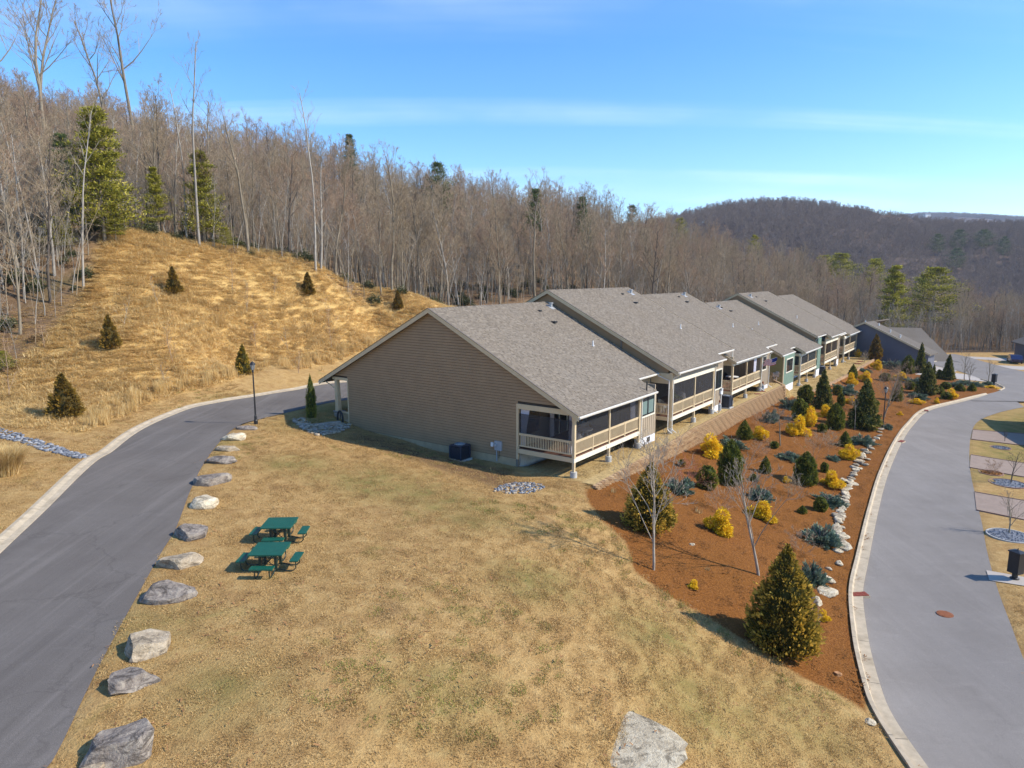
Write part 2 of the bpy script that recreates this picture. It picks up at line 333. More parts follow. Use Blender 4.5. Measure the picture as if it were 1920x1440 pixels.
def ground_mat():
    n = N('ground'); p = n.pos()
    n1 = n.noise(.22, 4, .6); n2 = n.noise(2.2, 5, .65); n3 = n.noise(14, 4, .7); n4 = n.noise(.9, 4, .6)
    lawn = n.ramp(n2, (.25, (.34, .20, .072)), (.5, (.47, .298, .118)), (.75, (.56, .385, .168)))
    lawn = n.mix(n.ramp(n4, (.5, 0), (.72, .55)), lawn, (.30, .16, .065))
    lawn = n.mix(n.ramp(n.noise(.33, 5, .7, dist=.6), (.58, 0), (.72, .42)), lawn, (.24, .24, .06))
    lawn = n.mix(n.math('MULTIPLY', n.ramp(n3, (.35, .55), (.6, 0)), .8), lawn, (.22, .14, .055))
    tall = n.ramp(n2, (.25, (.42, .265, .092)), (.55, (.54, .36, .135)), (.8, (.60, .425, .18)))
    mul = n.ramp(n3, (.3, (.09, .032, .008)), (.5, (.20, .076, .018)), (.72, (.34, .145, .038)))
    mul = n.mix(n.ramp(n1, (.35, 0), (.7, .4)), mul, (.22, .09, .018)); vo = n.node("ShaderNodeTexVoronoi"); vo.inputs['Scale'].default_value = 22; n.l.new(p, vo.inputs['Vector'])
    mul = n.mix(n.ramp(n.noise(40, 2), (.62, 0), (.72, .6)), mul, (.42, .22, .10))
    straw = n.ramp(n.noise(6, 5, .7), (.3, (.27, .17, .065)), (.5, (.43, .30, .125)), (.75, (.56, .42, .21)))
    litter = n.ramp(n.noise(1.5, 6, .7), (.3, (.12, .075, .04)), (.55, (.22, .14, .08)), (.8, (.30, .21, .13)))
    litter = n.mix(n.ramp(n1, (.5, 0), (.7, .5)), litter, (.13, .11, .045))
    nb = n.math('MULTIPLY', n.math('SUBTRACT', n2, .5), 1.0); nb3 = n.math('MULTIPLY', n.math('SUBTRACT', n3, .5), .5); nn = n.math('ADD', nb, nb3)
    def m_(name, lo, hi, k=1.0):
        s = n.math('ADD', n.attr(name), n.math('MULTIPLY', nn, k)); return n.ramp(n.math('DIVIDE', n.math('SUBTRACT', s, lo), hi - lo), (0, 0), (1, 1))
    c = n.mix(m_('sd_tall', -.6, .6, 2.0), lawn, tall); c = n.mix(m_('sd_forest', -1.2, 1.5, 3.0), c, litter)
    c = n.mix(m_('sd_green', -1.5, 1.5, 2.5), c, n.mix(n.ramp(n4, (.3, .25), (.7, .8)), lawn, (.16, .165, .045)))
    c = n.mix(m_('sd_bare', -.5, .5, 1.6), c, (.17, .10, .05)); c = n.mix(m_('far', -.5, .5, .5), c, n.ramp(n.noise(.08, 5, .7), (.3, (.08, .058, .046)), (.7, (.15, .108, .082)))); c = n.mix(m_('sd_straw', -.15, .25, .7), c, straw)  # far ground is darker: the ridge's shade is put into its colour
    c = n.mix(m_('sd_mulch', -.12, .12, .45), c, mul); n.col(c); n.b.inputs['Roughness'].default_value = 1.0; n.b.inputs['Specular IOR Level'].default_value = .1
    n.bump(n.math('ADD', n3, n.math('MULTIPLY', n2, 1.2)), .9, .07); return n.m
GMAT = ground_mat()
gm = np_mesh('ground', np.stack([GX, GY, GZ], -1).reshape(-1, 3), F, GMAT, smooth=True)
def gattr(name, arr):
    a = gm.attributes.new(name, 'FLOAT', 'POINT'); a.data.foreach_set('value', np.clip(arr, -30, 30).astype(np.float32).ravel())
gattr('far', (GY - 255) / 20.); gattr('sd_tall', sT); gattr('sd_mulch', sdf(MULCH, GX, GY)); gattr('sd_forest', -sdf(CLEAR, GX, GY))
STRAW = np.array([ab2w(*p)[:2] for p in [(4,-.4),(-.2,-.5),(-1.8,-.6),(-1.5,6),(-1.0,16),(-.8,27),(-1,38),(-1,42),(-2.2,45),(-3,60),(-3.4,86),(-3,91.5),(6,91)]])
gattr('sd_straw', sdf(STRAW, GX, GY))
gr = W([(640,890),(700,870),(780,895),(860,925),(930,950),(960,985),(880,990),(760,940),(660,930),(560,880),(600,860)])
gr2 = W([(560,765),(650,757),(640,800),(540,810),(500,800)]); gr3 = W([(1830,790),(1920,765),(1960,800),(1960,900),(1822,900)])
gs = np.maximum(np.maximum(sdf(gr, GX, GY), sdf(gr2, GX, GY)), sdf(gr3, GX, GY))
for q, r in [((560,870),1.6),((470,760),3),((1000,1090),1.2),((1240,1190),1.5),((820,1300),1.0),((430,1290),.9),((250,1180),1.0),((1330,1330),1.6),((1500,1350),1.3)]:
    p = at(*q); gs = np.maximum(gs, r - np.hypot(GX - p[0], GY - p[1]).ravel())
gattr('sd_green', gs)
bd = W([(668,812),(800,846),(960,888),(985,905),(935,915),(840,885),(740,850),(655,822)]); bs = sdf(bd, GX, GY)
p = at(730,1146); bs = np.maximum(bs, .22 - np.hypot(GX - p[0], GY - p[1]).ravel()); gattr('sd_bare', bs)
tag(link('ground', gm), kind='structure')

# ------------------------------------------------------------------ roads and kerbs
def asphalt(name, c0, c1, crack):
    n = N(name); a = n.noise(.35, 4, .6); b = n.noise(60, 2, .6); s = n.noise(1.0, 5, .7, vec=n.mapv(n.pos(), (.6, 2.2, 1), (0, 0, .5)))
    c = n.ramp(a, (.3, c0), (.7, c1)); lane = n.noise(1.0, 4, .6, vec=n.mapv(n.pos(), (2.4, .12, 1), (0, 0, .28 if c0[0] < .15 else .35)), dist=.3); lk = .35 if c0[0] < .15 else .12; c = n.mix(n.ramp(lane, (.52, 0), (.68, lk)), c, tuple(x * 1.45 for x in c1)); c = n.mix(n.ramp(lane, (.30, lk), (.45, 0)), c, tuple(x * .7 for x in c0)); c = n.mix(n.ramp(s, (.55, 0), (.75, .25)), c, tuple(x * 1.35 for x in c1)); c = n.mix(n.ramp(b, (.3, .55), (.6, 0)), c, tuple(x * .55 for x in c0))
    c = n.mix(n.ramp(b, (.62, 0), (.75, .4)), c, tuple(x * 1.7 for x in c1))
    vo = n.node("ShaderNodeTexVoronoi", feature='DISTANCE_TO_EDGE'); vo.inputs['Scale'].default_value = .16; n.l.new(n.mapv(n.noise(.5, 3, fac=False), (3.2, 3.2, 0)), vo.inputs['Vector'])
    ad = n.node("ShaderNodeVectorMath", operation='ADD'); n.l.new(n.pos(), ad.inputs[0]); n.l.new(n.mapv(n.noise(.35, 5, .7, fac=False), (3, 3, 0)), ad.inputs[1]); n.l.new(ad.outputs[0], vo.inputs['Vector'])
    c = n.mix(n.math('MULTIPLY', n.ramp(vo.outputs[0], (.0, 1.0), (.012, 0)), crack), c, tuple(x * .35 for x in c0)); n.col(c)
    n.b.inputs['Roughness'].default_value = .95; n.b.inputs['Specular IOR Level'].default_value = .08; n.bump(b, .5, .01); return n.m
ASPL = asphalt('dark_asphalt', (.140, .124, .111), (.170, .153, .138), .22); ASPR = asphalt('pale_asphalt', (.225, .203, .182), (.272, .248, .225), .08)
def resample(P, n):
    P = smooth_line(P, .5); d = np.r_[0, np.cumsum(np.linalg.norm(np.diff(P, axis=0), axis=1))]; t = np.linspace(0, d[-1], n); return np.c_[np.interp(t, d, P[:, 0]), np.interp(t, d, P[:, 1])]
def loft(name, A, B, m, nl, nc, off=.0, kind='structure'):
    A = resample(A, nl); B = resample(B, nl); t = np.linspace(0, 1, nc); P = A[:, None] * (1 - t[None, :, None]) + B[:, None] * t[None, :, None]
    z = ground_z(P[..., 0], P[..., 1]) + off; V = np.concatenate([P, z[..., None]], -1).reshape(-1, 3); ii = np.arange(nl * nc).reshape(nl, nc)
    Fq = np.stack([ii[:-1, :-1], ii[1:, :-1], ii[1:, 1:], ii[:-1, 1:]], -1).reshape(-1, 4)
    n_ = np.cross(V[Fq[0][1]] - V[Fq[0][0]], V[Fq[0][3]] - V[Fq[0][0]]);  Fq = Fq[:, ::-1] if n_[2] < 0 else Fq
    return tag(link(name, np_mesh(name, V, Fq, m, smooth=True)), kind=kind)
# edges of the two sides are matched by arc length; the left side road strip
loft('road', KERB_L, ROAD_LR, ASPL, 160, 14, .0)
loft('road', KERB_R, ROAD_RR[:-2], ASPR, 200, 14, .0)
# the far junction and the road that leaves it to the upper left
J1 = W([(1820,752),(1878,731),(1866,722),(1800,697),(1740,683),(1700,676),(1690,668)]); J2 = W([(2030,757),(2060,735),(1985,712),(1905,694),(1850,680),(1815,670),(1790,664)])
loft('road', J1, J2, ASPR, 60, 16, .05)
KCON = mat('kerb_concrete', (.47, .385, .27), .9, .14, 3, .3, 50, dirt=.5)
def kerb(P, side, wid=.45, up=.13, seg=3.0, rolled=False):
    S = smooth_line(P, .25); root = empty('kerb', (0, 0, 0)); root['kind'] = 'structure'
    T = np.gradient(S, axis=0); T /= np.linalg.norm(T, axis=1)[:, None]; Nn = np.c_[-T[:, 1], T[:, 0]] * side
    prof = [(.16, -.2), (.16, up), (.02, up), (-.05, .015), (-wid, .02), (-wid, -.12)] if not rolled else [(.5, -.2), (.5, .09), (.34, .10), (.12, .03), (-.16, .025), (-.16, -.12)]
    d = np.r_[0, np.cumsum(np.linalg.norm(np.diff(S, axis=0), axis=1))]; k = 0
    while k < len(S) - 2:
        e = min(len(S) - 1, int(np.searchsorted(d, d[k] + seg))); e = max(e, k + 1); mb = MB(); rows = []
        for i in range(k, e + 1):
            q = S[i] + (T[i] * .012 if i == k else (-T[i] * .012 if i == e else 0)); z0 = gz(*S[i]); rows.append([(q[0] + Nn[i][0] * o_, q[1] + Nn[i][1] * o_, z0 + h) for o_, h in prof])
        m_ = len(prof); v = [p for r in rows for p in r]; f = []
        for i in range(len(rows) - 1):
            for j in range(m_ - 1): f.append((i*m_+j, i*m_+j+1, (i+1)*m_+j+1, (i+1)*m_+j)[::side])
        f.append(tuple(range(m_))); f.append(tuple(range((len(rows)-1)*m_, len(rows)*m_))[::-1]); mb.add(v, f); mb.obj('kerb_section', KCON, root); k = e
kerb(KERB_L, 1, rolled=True); kerb(KERB_R[:-1], 1)
kerb(W([(1876,733),(1884,728),(1877,724),(1864,718),(1840,712)]), 1, wid=.25)
# far kerb around the planting island behind the grey house and pale strips by the far lawns
kerb(W([(1733,682),(1752,679),(1764,675),(1762,668),(1748,665)]), 1, wid=.3)

# brick gutter inlets in the right kerb
def inlet(q, ang):
    p = at(*q); r = empty('storm_drain', (p.x, p.y, p.z + .03), ang, 'red brick gutter inlet set in the ' + {0: 'near kerb beside the largest gold conifer', 1: 'kerb level with the right lamp post', 2: 'far kerb where the road bends'}[inlet.k], 'drain inlet', 'brick gutter inlets'); inlet.k += 1
    MB().box(-.42, .42, -.2, .2, -.1, .035).obj('slab', KCON, r)
    for i in range(2):
        for j in range(5): MB().box(-.38 + j*.153, -.235 + j*.153, -.18 + i*.185, -.005 + i*.185, .02, .07 + .006 * ((i + j) % 2)).obj('brick', BRICKR, r)
inlet.k = 0
inlet((1611,1117), .12); inlet((1690,829), .75); inlet((1737,771), 1.1)

# right-hand lots: paver driveways between lawns, gravel rings
def paver_mat(name, c):
    n = N(name); b = n.node("ShaderNodeTexBrick"); b.inputs['Scale'].default_value = 4.2; b.inputs['Color1'].default_value = (*c, 1); b.inputs['Color2'].default_value = (c[0]*.8, c[1]*.74, c[2]*.76, 1); b.inputs['Mortar'].default_value = (c[0]*.6, c[1]*.6, c[2]*.6, 1)
    n.l.new(n.mapv(n.pos(), (1, 1, 1), (0, 0, .5)), b.inputs[0]); n.col(n.mix(.35, b.outputs[0], n.ramp(n.noise(2, 4), (.3, tuple(x*.8 for x in c)), (.7, tuple(min(1, x*1.2) for x in c))))); n.b.inputs['Roughness'].default_value = .9; return n.m
PAV = paver_mat('pinkish_pavers', (.32, .245, .19)); EDGE = mat('paver_edging', (.30, .18, .13), .9, .2, 8)
def drive(q, m=PAV, edge=True):
    A = W([q[0], q[1]]); B = W([q[2], q[3]]); loft('driveway', A, B, m, 24, 6, .03)
    if edge:
        for E_ in (A, B):
            S = resample(E_, 40); mb = MB(); g = ground_z(S[:, 0], S[:, 1]); mb.tube([(S[i][0], S[i][1], g[i] + .03) for i in range(40)], .055, 4); tag(mb.obj('driveway_edging', EDGE), kind='structure')
drive(((1824,806),(2010,820),(1821,824),(2010,845))); drive(((1820,853),(2010,882),(1818,877),(2010,910))); drive(((1827,923),(2010,955),(1831,957),(2010,995)))
PADM = mat('pale_concrete_pad', (.42, .37, .32), .9, .08, 2); drive(((1849,1070),(1960,1090),(1855,1089),(1960,1106)), PADM, False)
for q in [((1756,677),(1812,690),(1735,680),(1795,695)),((1735,683),(1795,695),(1705,690),(1780,704)),((1745,694),(1835,705),(1715,702),(1850,716)),((1800,668),(1920,674),(1790,671),(1880,677)),((1848,684),(1960,690),(1852,688),(1915,694)),((1888,700),(1990,706),(1905,705),(1990,718))]: drive(q, PADM, False)
# ------------------------------------------------------------------ scatter (used only for uncountable ground cover and the far woods)
def proto_collection(name, objs):
    c = bpy.data.collections.new(name)
    for o in objs:
        for u in list(o.users_collection): u.objects.unlink(o)
        c.objects.link(o)
    return c
def scatter(name, pts, rot, scl, idx, coll, label=None, cat=None):
    n = len(pts); me = bpy.data.meshes.new(name); me.vertices.add(n); me.vertices.foreach_set('co', np.asarray(pts, np.float32).ravel())
    for nm, ty, key, arr in (('rot', 'FLOAT_VECTOR', 'vector', rot), ('scl', 'FLOAT_VECTOR', 'vector', scl)):
        a = me.attributes.new(nm, ty, 'POINT'); a.data.foreach_set(key, np.asarray(arr, np.float32).ravel())
    a = me.attributes.new('idx', 'INT', 'POINT'); a.data.foreach_set('value', np.asarray(idx, np.int32))
    o = link(name, me); o['kind'] = 'stuff'
    if label: o['label'] = label
    if cat: o['category'] = cat
    g = bpy.data.node_groups.new(name, 'GeometryNodeTree'); g.interface.new_socket('Geometry', in_out='INPUT', socket_type='NodeSocketGeometry'); g.interface.new_socket('Geometry', in_out='OUTPUT', socket_type='NodeSocketGeometry')
    nd = g.nodes; i = nd.new('NodeGroupInput'); q = nd.new('NodeGroupOutput'); ip = nd.new('GeometryNodeInstanceOnPoints'); ci = nd.new('GeometryNodeCollectionInfo')
    ci.inputs[0].default_value = coll; ci.inputs['Separate Children'].default_value = True; ci.inputs['Reset Children'].default_value = True
    def na(nm, ty):
        k = nd.new('GeometryNodeInputNamedAttribute'); k.data_type = ty; k.inputs[0].default_value = nm; return k.outputs[0]
    e2 = nd.new('FunctionNodeEulerToRotation'); g.links.new(na('rot', 'FLOAT_VECTOR'), e2.inputs[0]); L = g.links
    L.new(i.outputs[0], ip.inputs['Points']); L.new(ci.outputs[0], ip.inputs['Instance']); ip.inputs['Pick Instance'].default_value = True
    L.new(na('idx', 'INT'), ip.inputs['Instance Index']); L.new(e2.outputs[0], ip.inputs['Rotation']); L.new(na('scl', 'FLOAT_VECTOR'), ip.inputs['Scale']); L.new(ip.outputs[0], q.inputs[0])
    md = o.modifiers.new('scatter', 'NODES'); md.node_group = g; return o
def blades(n, rad, h0, h1, wid, bend, rs, flat=0.0):
    """n grass blades: each two quads bending over."""
    a = rs.uniform(0, 6.283, n); r = rad * np.sqrt(rs.uniform(0, 1, n)); bx = r * np.cos(a); by = r * np.sin(a); h = rs.uniform(h0, h1, n)
    dr = rs.uniform(0, 6.283, n); b = rs.uniform(.3, 1, n) * bend; dx = np.cos(dr); dy = np.sin(dr); sx = -dy * wid; sy = dx * wid
    z1 = h * .55 * (1 - flat); z2 = h * (1 - flat * rs.uniform(.6, 1, n)) * (1 - .3 * b); V = np.zeros((n, 5, 3))
    V[:, 0] = np.c_[bx - sx, by - sy, 0 * h - .03]; V[:, 1] = np.c_[bx + sx, by + sy, 0 * h - .03]
    mx_ = bx + dx * h * b * .3; my_ = by + dy * h * b * .3; V[:, 2] = np.c_[mx_ + sx * .8, my_ + sy * .8, z1]; V[:, 3] = np.c_[mx_ - sx * .8, my_ - sy * .8, z1]
    V[:, 4] = np.c_[bx + dx * h * (b * .9 + flat), by + dy * h * (b * .9 + flat), z2]
    i = np.arange(n) * 5; F = np.concatenate([np.c_[i, i+1, i+2], np.c_[i, i+2, i+3], np.c_[i+3, i+2, i+4]]); return V.reshape(-1, 3), F, np.repeat(rs.uniform(0, 1, n), 5)
def grass_mat(name, c0, c1, c2, green=0.0, tr=.25):
    n = N(name); t = n.attr('tint'); c = n.ramp(t, (0, c0), (.5, c1), (1, c2)); c = n.mix(n.ramp(n.noise(.9, 4, .6), (.5, 0), (.72, .5)), c, tuple(x * .6 for x in c0))
    if green: c = n.mix(n.ramp(n.noise(.33, 5, .7, dist=.6), (.56, 0), (.70, green)), c, (.16, .19, .04))
    n.col(c); n.b.inputs['Roughness'].default_value = .8; n.b.inputs['Specular IOR Level'].default_value = .15
    tl = n.node("ShaderNodeBsdfTranslucent"); n.put(tl.inputs[0], c); ms = n.node("ShaderNodeMixShader"); ms.inputs[0].default_value = tr; n.l.new(n.b.outputs[0], ms.inputs[1]); n.l.new(tl.outputs[0], ms.inputs[2]); n.l.new(ms.outputs[0], n.out.inputs[0]); return n.m
GOLD = grass_mat('golden_dry_grass', (.55, .36, .13), (.80, .58, .25), (.92, .74, .40), 0, .38)
LAWNM = grass_mat('dormant_turf', (.32, .188, .068), (.51, .33, .13), (.72, .51, .235), .45)
STRAWM = grass_mat('straw', (.30, .19, .07), (.52, .37, .16), (.72, .56, .30))
MULM = mat('bark_chip', (.24, .098, .022), .95, .55, 9)
def chips(n, rad, rs):
    V = []; 
    for k in range(n):
        a = rs.uniform(0, 6.28); r = rad * math.sqrt(rs.uniform()); L_ = rs.uniform(.02, .06); w_ = rs.uniform(.006, .016); t = rs.uniform(0, 6.28); u = np.array([math.cos(t), math.sin(t), rs.uniform(-.4, .5)]) * L_; v = np.array([-math.sin(t), math.cos(t), rs.uniform(-.3, .3)]) * w_
        c = np.array([r * math.cos(a), r * math.sin(a), rs.uniform(.0, .03)]); V += [c - u - v, c + u - v, c + u + v, c - u + v]
    V = np.array(V); return V, np.arange(len(V)).reshape(-1, 4)
rs = np.random.RandomState(3)
def protos(name, fn, m, k):
    out = []
    for i in range(k):
        r = fn(i); out.append(link(name, np_mesh(name, r[0], r[1], m, r[2] if len(r) > 2 else None)))
    return proto_collection(name + '_kinds', out)
def rand_in(poly, n, smin=0.0, xr=None, yr=None):
    lo = poly.min(0); hi = poly.max(0)
    if xr: lo[0], hi[0] = max(lo[0], xr[0]), min(hi[0], xr[1])
    if yr: lo[1], hi[1] = max(lo[1], yr[0]), min(hi[1], yr[1])
    P = rs.uniform(0, 1, (n, 2)) * (hi - lo) + lo; return P[sdf(poly, P[:, 0], P[:, 1]) > smin]
def inview(P, m=.78, near=0): return P[(np.abs(P[:, 0]) < P[:, 1] * m + 3) & (P[:, 1] > 10)]
def put(name, P, coll, k, s0, s1, label, cat=None, zs=None, tilt=.12, sink=0.0):
    z = ground_z(P[:, 0], P[:, 1]) - sink; n = len(P); s = rs.uniform(s0, s1, n); sc_ = np.c_[s, s, s * (rs.uniform(.8, 1.2, n) if zs is None else zs)]
    return scatter(name, np.c_[P, z], np.c_[rs.uniform(-tilt, tilt, n), rs.uniform(-tilt, tilt, n), rs.uniform(0, 6.28, n)], sc_, rs.randint(0, k, n), coll, label)
# tall golden grass on the slope
gc = protos('grass_clump', lambda i: blades(80, .5, .2, .5 + .07 * i, .012, 1.0, rs, .2 if i < 3 else .6), GOLD, 6)
P = inview(rand_in(TALL, 42000, .0)); nn = np.sin(P[:, 0] * .9 + 2 * np.sin(P[:, 1] * .4)) * np.sin(P[:, 1] * .7 + np.sin(P[:, 0] * .5) * 2); P = P[(nn + rs.uniform(-.9, .9, len(P))) > -.9]
h = .55 + .35 * np.sin(P[:, 0] * .35) * np.sin(P[:, 1] * .31) + rs.uniform(-.2, .35, len(P)); low = sdf(TALL, P[:, 0], P[:, 1]); h = h * np.where(low < 1.2, .8, 1)
put('tall_dry_grass', P, gc, 6, .6, 1.25, 'tall golden dry grass covering the slope left of the houses', zs=np.clip(h, .3, 1.3) * 1.1)
# a fringe of upright stems along the foot of the slope
gf = protos('grass_fringe', lambda i: blades(60, .35, .9, 1.5, .012, .35, rs), GOLD, 3)
S = smooth_line(TALL[2:10], .28); S = S[:, :2] + rs.normal(0, .55, (len(S), 2)) + np.array([-.25, .7]); S = S[rs.uniform(0, 1, len(S)) < .85]
put('tall_grass_fringe', S, gf, 3, .5, .95, 'upright golden stems along the foot of the slope')
# mown dormant lawn
lawnreg = np.array([(-46, 9), (24, 9), (24, 70), (-20, 82), (-46, 60)])
P = inview(rand_in(lawnreg, 52000)); keep = (sdf(ROADL_POLY, P[:, 0], P[:, 1]) < -.25) & (sdf(ROADR_POLY, P[:, 0], P[:, 1]) < -.4) & (sdf(MULCH, P[:, 0], P[:, 1]) < -.15) & (sdf(STRAW, P[:, 0], P[:, 1]) < .1) & (sdf(TALL, P[:, 0], P[:, 1]) < 0) & (sdf(KERB_L, P[:, 0], P[:, 1]) < 1e9)
a_, b_ = to_ab(P[:, 0], P[:, 1]); keep &= ~((b_ > -.15) & (a_ > -.3)); dk = np.min(np.linalg.norm(P[:, None] - smooth_line(KERB_L, 1.)[None], axis=2), 1); keep &= dk > .8
P = P[keep]
gl = protos('turf_patch', lambda i: blades(100, .36, .015, .05, .0065, 1.0, rs, .5), LAWNM, 5)
put('lawn_grass', P, gl, 5, .8, 1.3, 'short dormant tan grass of the mown lawn', tilt=.06)
P2 = inview(rand_in(np.array([(18, 14), (75, 14), (110, 128), (60, 128), (40, 60)]), 16000)); P2 = P2[(sdf(ROADR_POLY, P2[:, 0], P2[:, 1]) < -.2) & (sdf(MULCH, P2[:, 0], P2[:, 1]) < -.3) & (P2[:, 0] > np.interp(P2[:, 1], ROAD_RR[:, 1], ROAD_RR[:, 0])) & (P2[:, 1] < 74)]
# fallen leaves on the lawn and small dry stubs in the bed
LEAFM = mat('fallen_leaf', (.30, .15, .06), .9, .4, 12)
lv_ = protos('leaf_patch', lambda i: chips(14, .9, rs), LEAFM, 3); Pn = P[rs.uniform(0, 1, len(P)) < .035]
put('fallen_leaves', Pn, lv_, 3, .9, 1.6, 'brown fallen leaves scattered over the lawn', tilt=.03)
st_ = protos('dry_stub', lambda i: blades(46, .16, .10, .34, .007, .8, rs), STRAWM, 3); Pm = rand_in(MULCH, 150, .6)
put('dry_perennials', Pm, st_, 3, .5, 1.3, 'small dry perennial stubs dotted about the mulch bed')
cl_ = protos('green_clump', lambda i: blades(60, .3, .03, .09, .008, 1.0, rs, .4), foliage_grass if False else grass_mat('green_weeds', (.09, .12, .02), (.20, .23, .045), (.32, .33, .08)), 3); k_ = np.sin(P[:, 0] * .31 + 1.3 * np.sin(P[:, 1] * .23)) * np.sin(P[:, 1] * .27 + P[:, 0] * .11); Pg = P[(k_ > .45) & (rs.uniform(0, 1, len(P)) < .16)]
put('green_grass_tufts', Pg, cl_, 3, .7, 1.3, 'scattered green tufts in the dormant lawn')
# straw mulch on the terrace and bark chips on the bed
P = rand_in(STRAW, 5200, .1); gst = protos('straw_patch', lambda i: blades(80, .35, .08, .2, .008, 1.0, rs, .75), STRAWM, 4)
a_, b_ = to_ab(P[:, 0], P[:, 1]); put('straw_mulch', P[a_ < 3.8], gst, 4, .7, 1.2, 'loose straw spread on the terrace behind the houses', tilt=.04)
P = rand_in(MULCH, 9000, .05); P = P[P[:, 1] < 75]; gmu = protos('chip_patch', lambda i: chips(70, .45, rs), MULM, 4)
put('bark_mulch', P, gmu, 4, .8, 1.2, 'reddish brown bark chips covering the planting bed', tilt=.03)
# ------------------------------------------------------------------ townhouses.  local x = along the row (b), local y = towards the front (a), z absolute
RIDGE_A = 10.7; SL = 0.51; FRONT_A = 21.76
def house_root(label): return empty('townhouse', (O2[0], O2[1], 0), math.radians(90) - BZ, label, 'townhouse', 'attached townhouses in one row')
def clip_poly(poly, f):      # keep the part with f(p) >= 0 ; f linear
    out = []
    for i in range(len(poly)):
        p, q = poly[i], poly[(i+1) % len(poly)]; a, b = f(p), f(q)
        if a >= 0: out.append(p)
        if a * b < 0: t = a / (a - b); out.append((p[0] + (q[0]-p[0]) * t, p[1] + (q[1]-p[1]) * t))
    return out
def boards(root, x, region_fn, z0, z1, a0, a1, m, clip=(), exp=.178, name='siding_board', face=-1):
    """horizontal lap boards on a plane b = x facing -b"""
    z = z0
    while z < z1 - .02:
        t = min(z + exp, z1); poly = [(a0, z + .024), (a1, z + .024), (a1, t), (a0, t)]
        for rg in region_fn(z, t):
            pl_ = [(max(p[0], rg[0]) if True else 0, p[1]) for p in poly]; pl_ = [(min(p[0], rg[1]), p[1]) for p in pl_]
            for f in clip: pl_ = clip_poly(pl_, f)
            if len(pl_) < 3: continue
            n = len(pl_); v = []
            for (a, zz) in pl_: v.append((x + face * (.040 - .034 * (zz - z) / exp), a, zz))
            for (a, zz) in pl_: v.append((x - face * .01, a, zz))
            f_ = [tuple(range(n)), tuple(range(n, 2*n))[::-1]] + [(i, n+i, n+(i+1) % n, (i+1) % n) for i in range(n)]
            MB().add(v, f_).obj(name, m, root)
        z = t
def shingles(root, zr, segs, seed, name='shingles'):
    """tabs laid in courses on the rear slope; segs: (b0, b1, a_eave)"""
    rr = np.random.RandomState(seed); V = []; F = []; T = []; k = 0; cosl = 1 / math.hypot(1, SL); ex = .145
    for (b0, b1, ae) in segs:
        s_max = (RIDGE_A - ae) / cosl; n = int(s_max / ex)
        for i in range(n + 1):
            s0 = i * ex; s1 = min(s0 + ex * 1.05, s_max); x = b0 + rr.uniform(-.3, 0)
            while x < b1:
                w_ = rr.choice([.12, .17, .24, .31]); xa, xb = max(x, b0), min(x + w_ - .006, b1); x += w_
                if xb - xa < .02: continue
                lift = rr.choice([.012, .022, .040]); drop = rr.uniform(-.012, .004); pts = []
                for (ss, hh) in ((s0 + drop, lift), (s1, .004)):
                    a = ae + ss * cosl; z = zr - SL * (RIDGE_A - a)
                    for xx in (xa, xb): pts.append((xx, a - hh * SL * cosl * -0 , z + hh + .03))
                a = ae + (s0 + drop) * cosl; z = zr - SL * (RIDGE_A - a) + .028
                pts += [(xa, a, z), (xb, a, z)]
                V += pts; F += [(k, k+1, k+3, k+2), (k+4, k+5, k+1, k)]; T += [rr.beta(2.2, 2.2)] * 6; k += 6
    o = link(name, np_mesh(name, np.array(V), np.array(F), SHING, T), root, 'stuff'); return o
def roof(root, b0, b1, zr, segs, fe=FRONT_A, rake_b0=True, rake_b1=True, seed=1):
    z_at = lambda a: zr - SL * abs(RIDGE_A - a)
    mb = MB(); th = .16
    for (s0, s1, ae) in segs:
        mb.prism([(ae, z_at(ae)), (RIDGE_A, zr), (RIDGE_A, zr - th), (ae, z_at(ae) - th)], 0, s0, s1)
    mb.prism([(RIDGE_A, zr), (fe, z_at(fe)), (fe, z_at(fe) - th), (RIDGE_A, zr - th)], 0, b0, b1); mb.obj('roof', SHING, root)
    shingles(root, zr, segs, seed)
    r = MB(); 
    for i in range(int((b1 - b0) / .3)):
        x = b0 + i * .3; r.add([(x, RIDGE_A - .15, zr - .03), (x + .29, RIDGE_A - .15, zr - .045), (x + .29, RIDGE_A, zr + .045), (x, RIDGE_A, zr + .06), (x + .29, RIDGE_A + .15, zr - .045), (x, RIDGE_A + .15, zr - .03)], [(0,1,2,3), (3,2,4,5)], tint=random.random())
    r.obj('ridge_cap', SHING, root)
    # rake boards on the near end
    def rake(x, a0, a1, side=-1, m=TRIM):
        q = MB(); d = .24; q.prism([(a0, z_at(a0) + .05), (a1, z_at(a1) + .05), (a1, z_at(a1) - d), (a0, z_at(a0) - d)], 0, x + side * .035, x); q.obj('rake_board', m, root)
        q = MB(); q.prism([(a0, z_at(a0) + .055), (a1, z_at(a1) + .055), (a1, z_at(a1) + .08), (a0, z_at(a0) + .08)], 0, x + side * .07, x + .05); q.obj('drip_edge', mat_drip, root)
    if rake_b0: rake(b0, segs[0][2] - .02, RIDGE_A); rake(b0, RIDGE_A, fe)
    if rake_b1: rake(b1, segs[-1][2], RIDGE_A, 1)
    for i in range(1, len(segs)):
        a, b = segs[i-1], segs[i]
        if b[2] < a[2] - .1: rake(b[0], b[2], a[2] + .15)
    for (s0, s1, ae) in segs: gutter(root, s0, s1, ae, z_at(ae))
    gutter(root, b0, b1, fe, z_at(fe), -1)
    return z_at
mat_drip = mat('brown_drip_edge', (.14, .115, .09), .6, .05, 3)
GUT = mat('gutter_white', (.72, .68, .60), .5, .05, 3, dirt=.2)
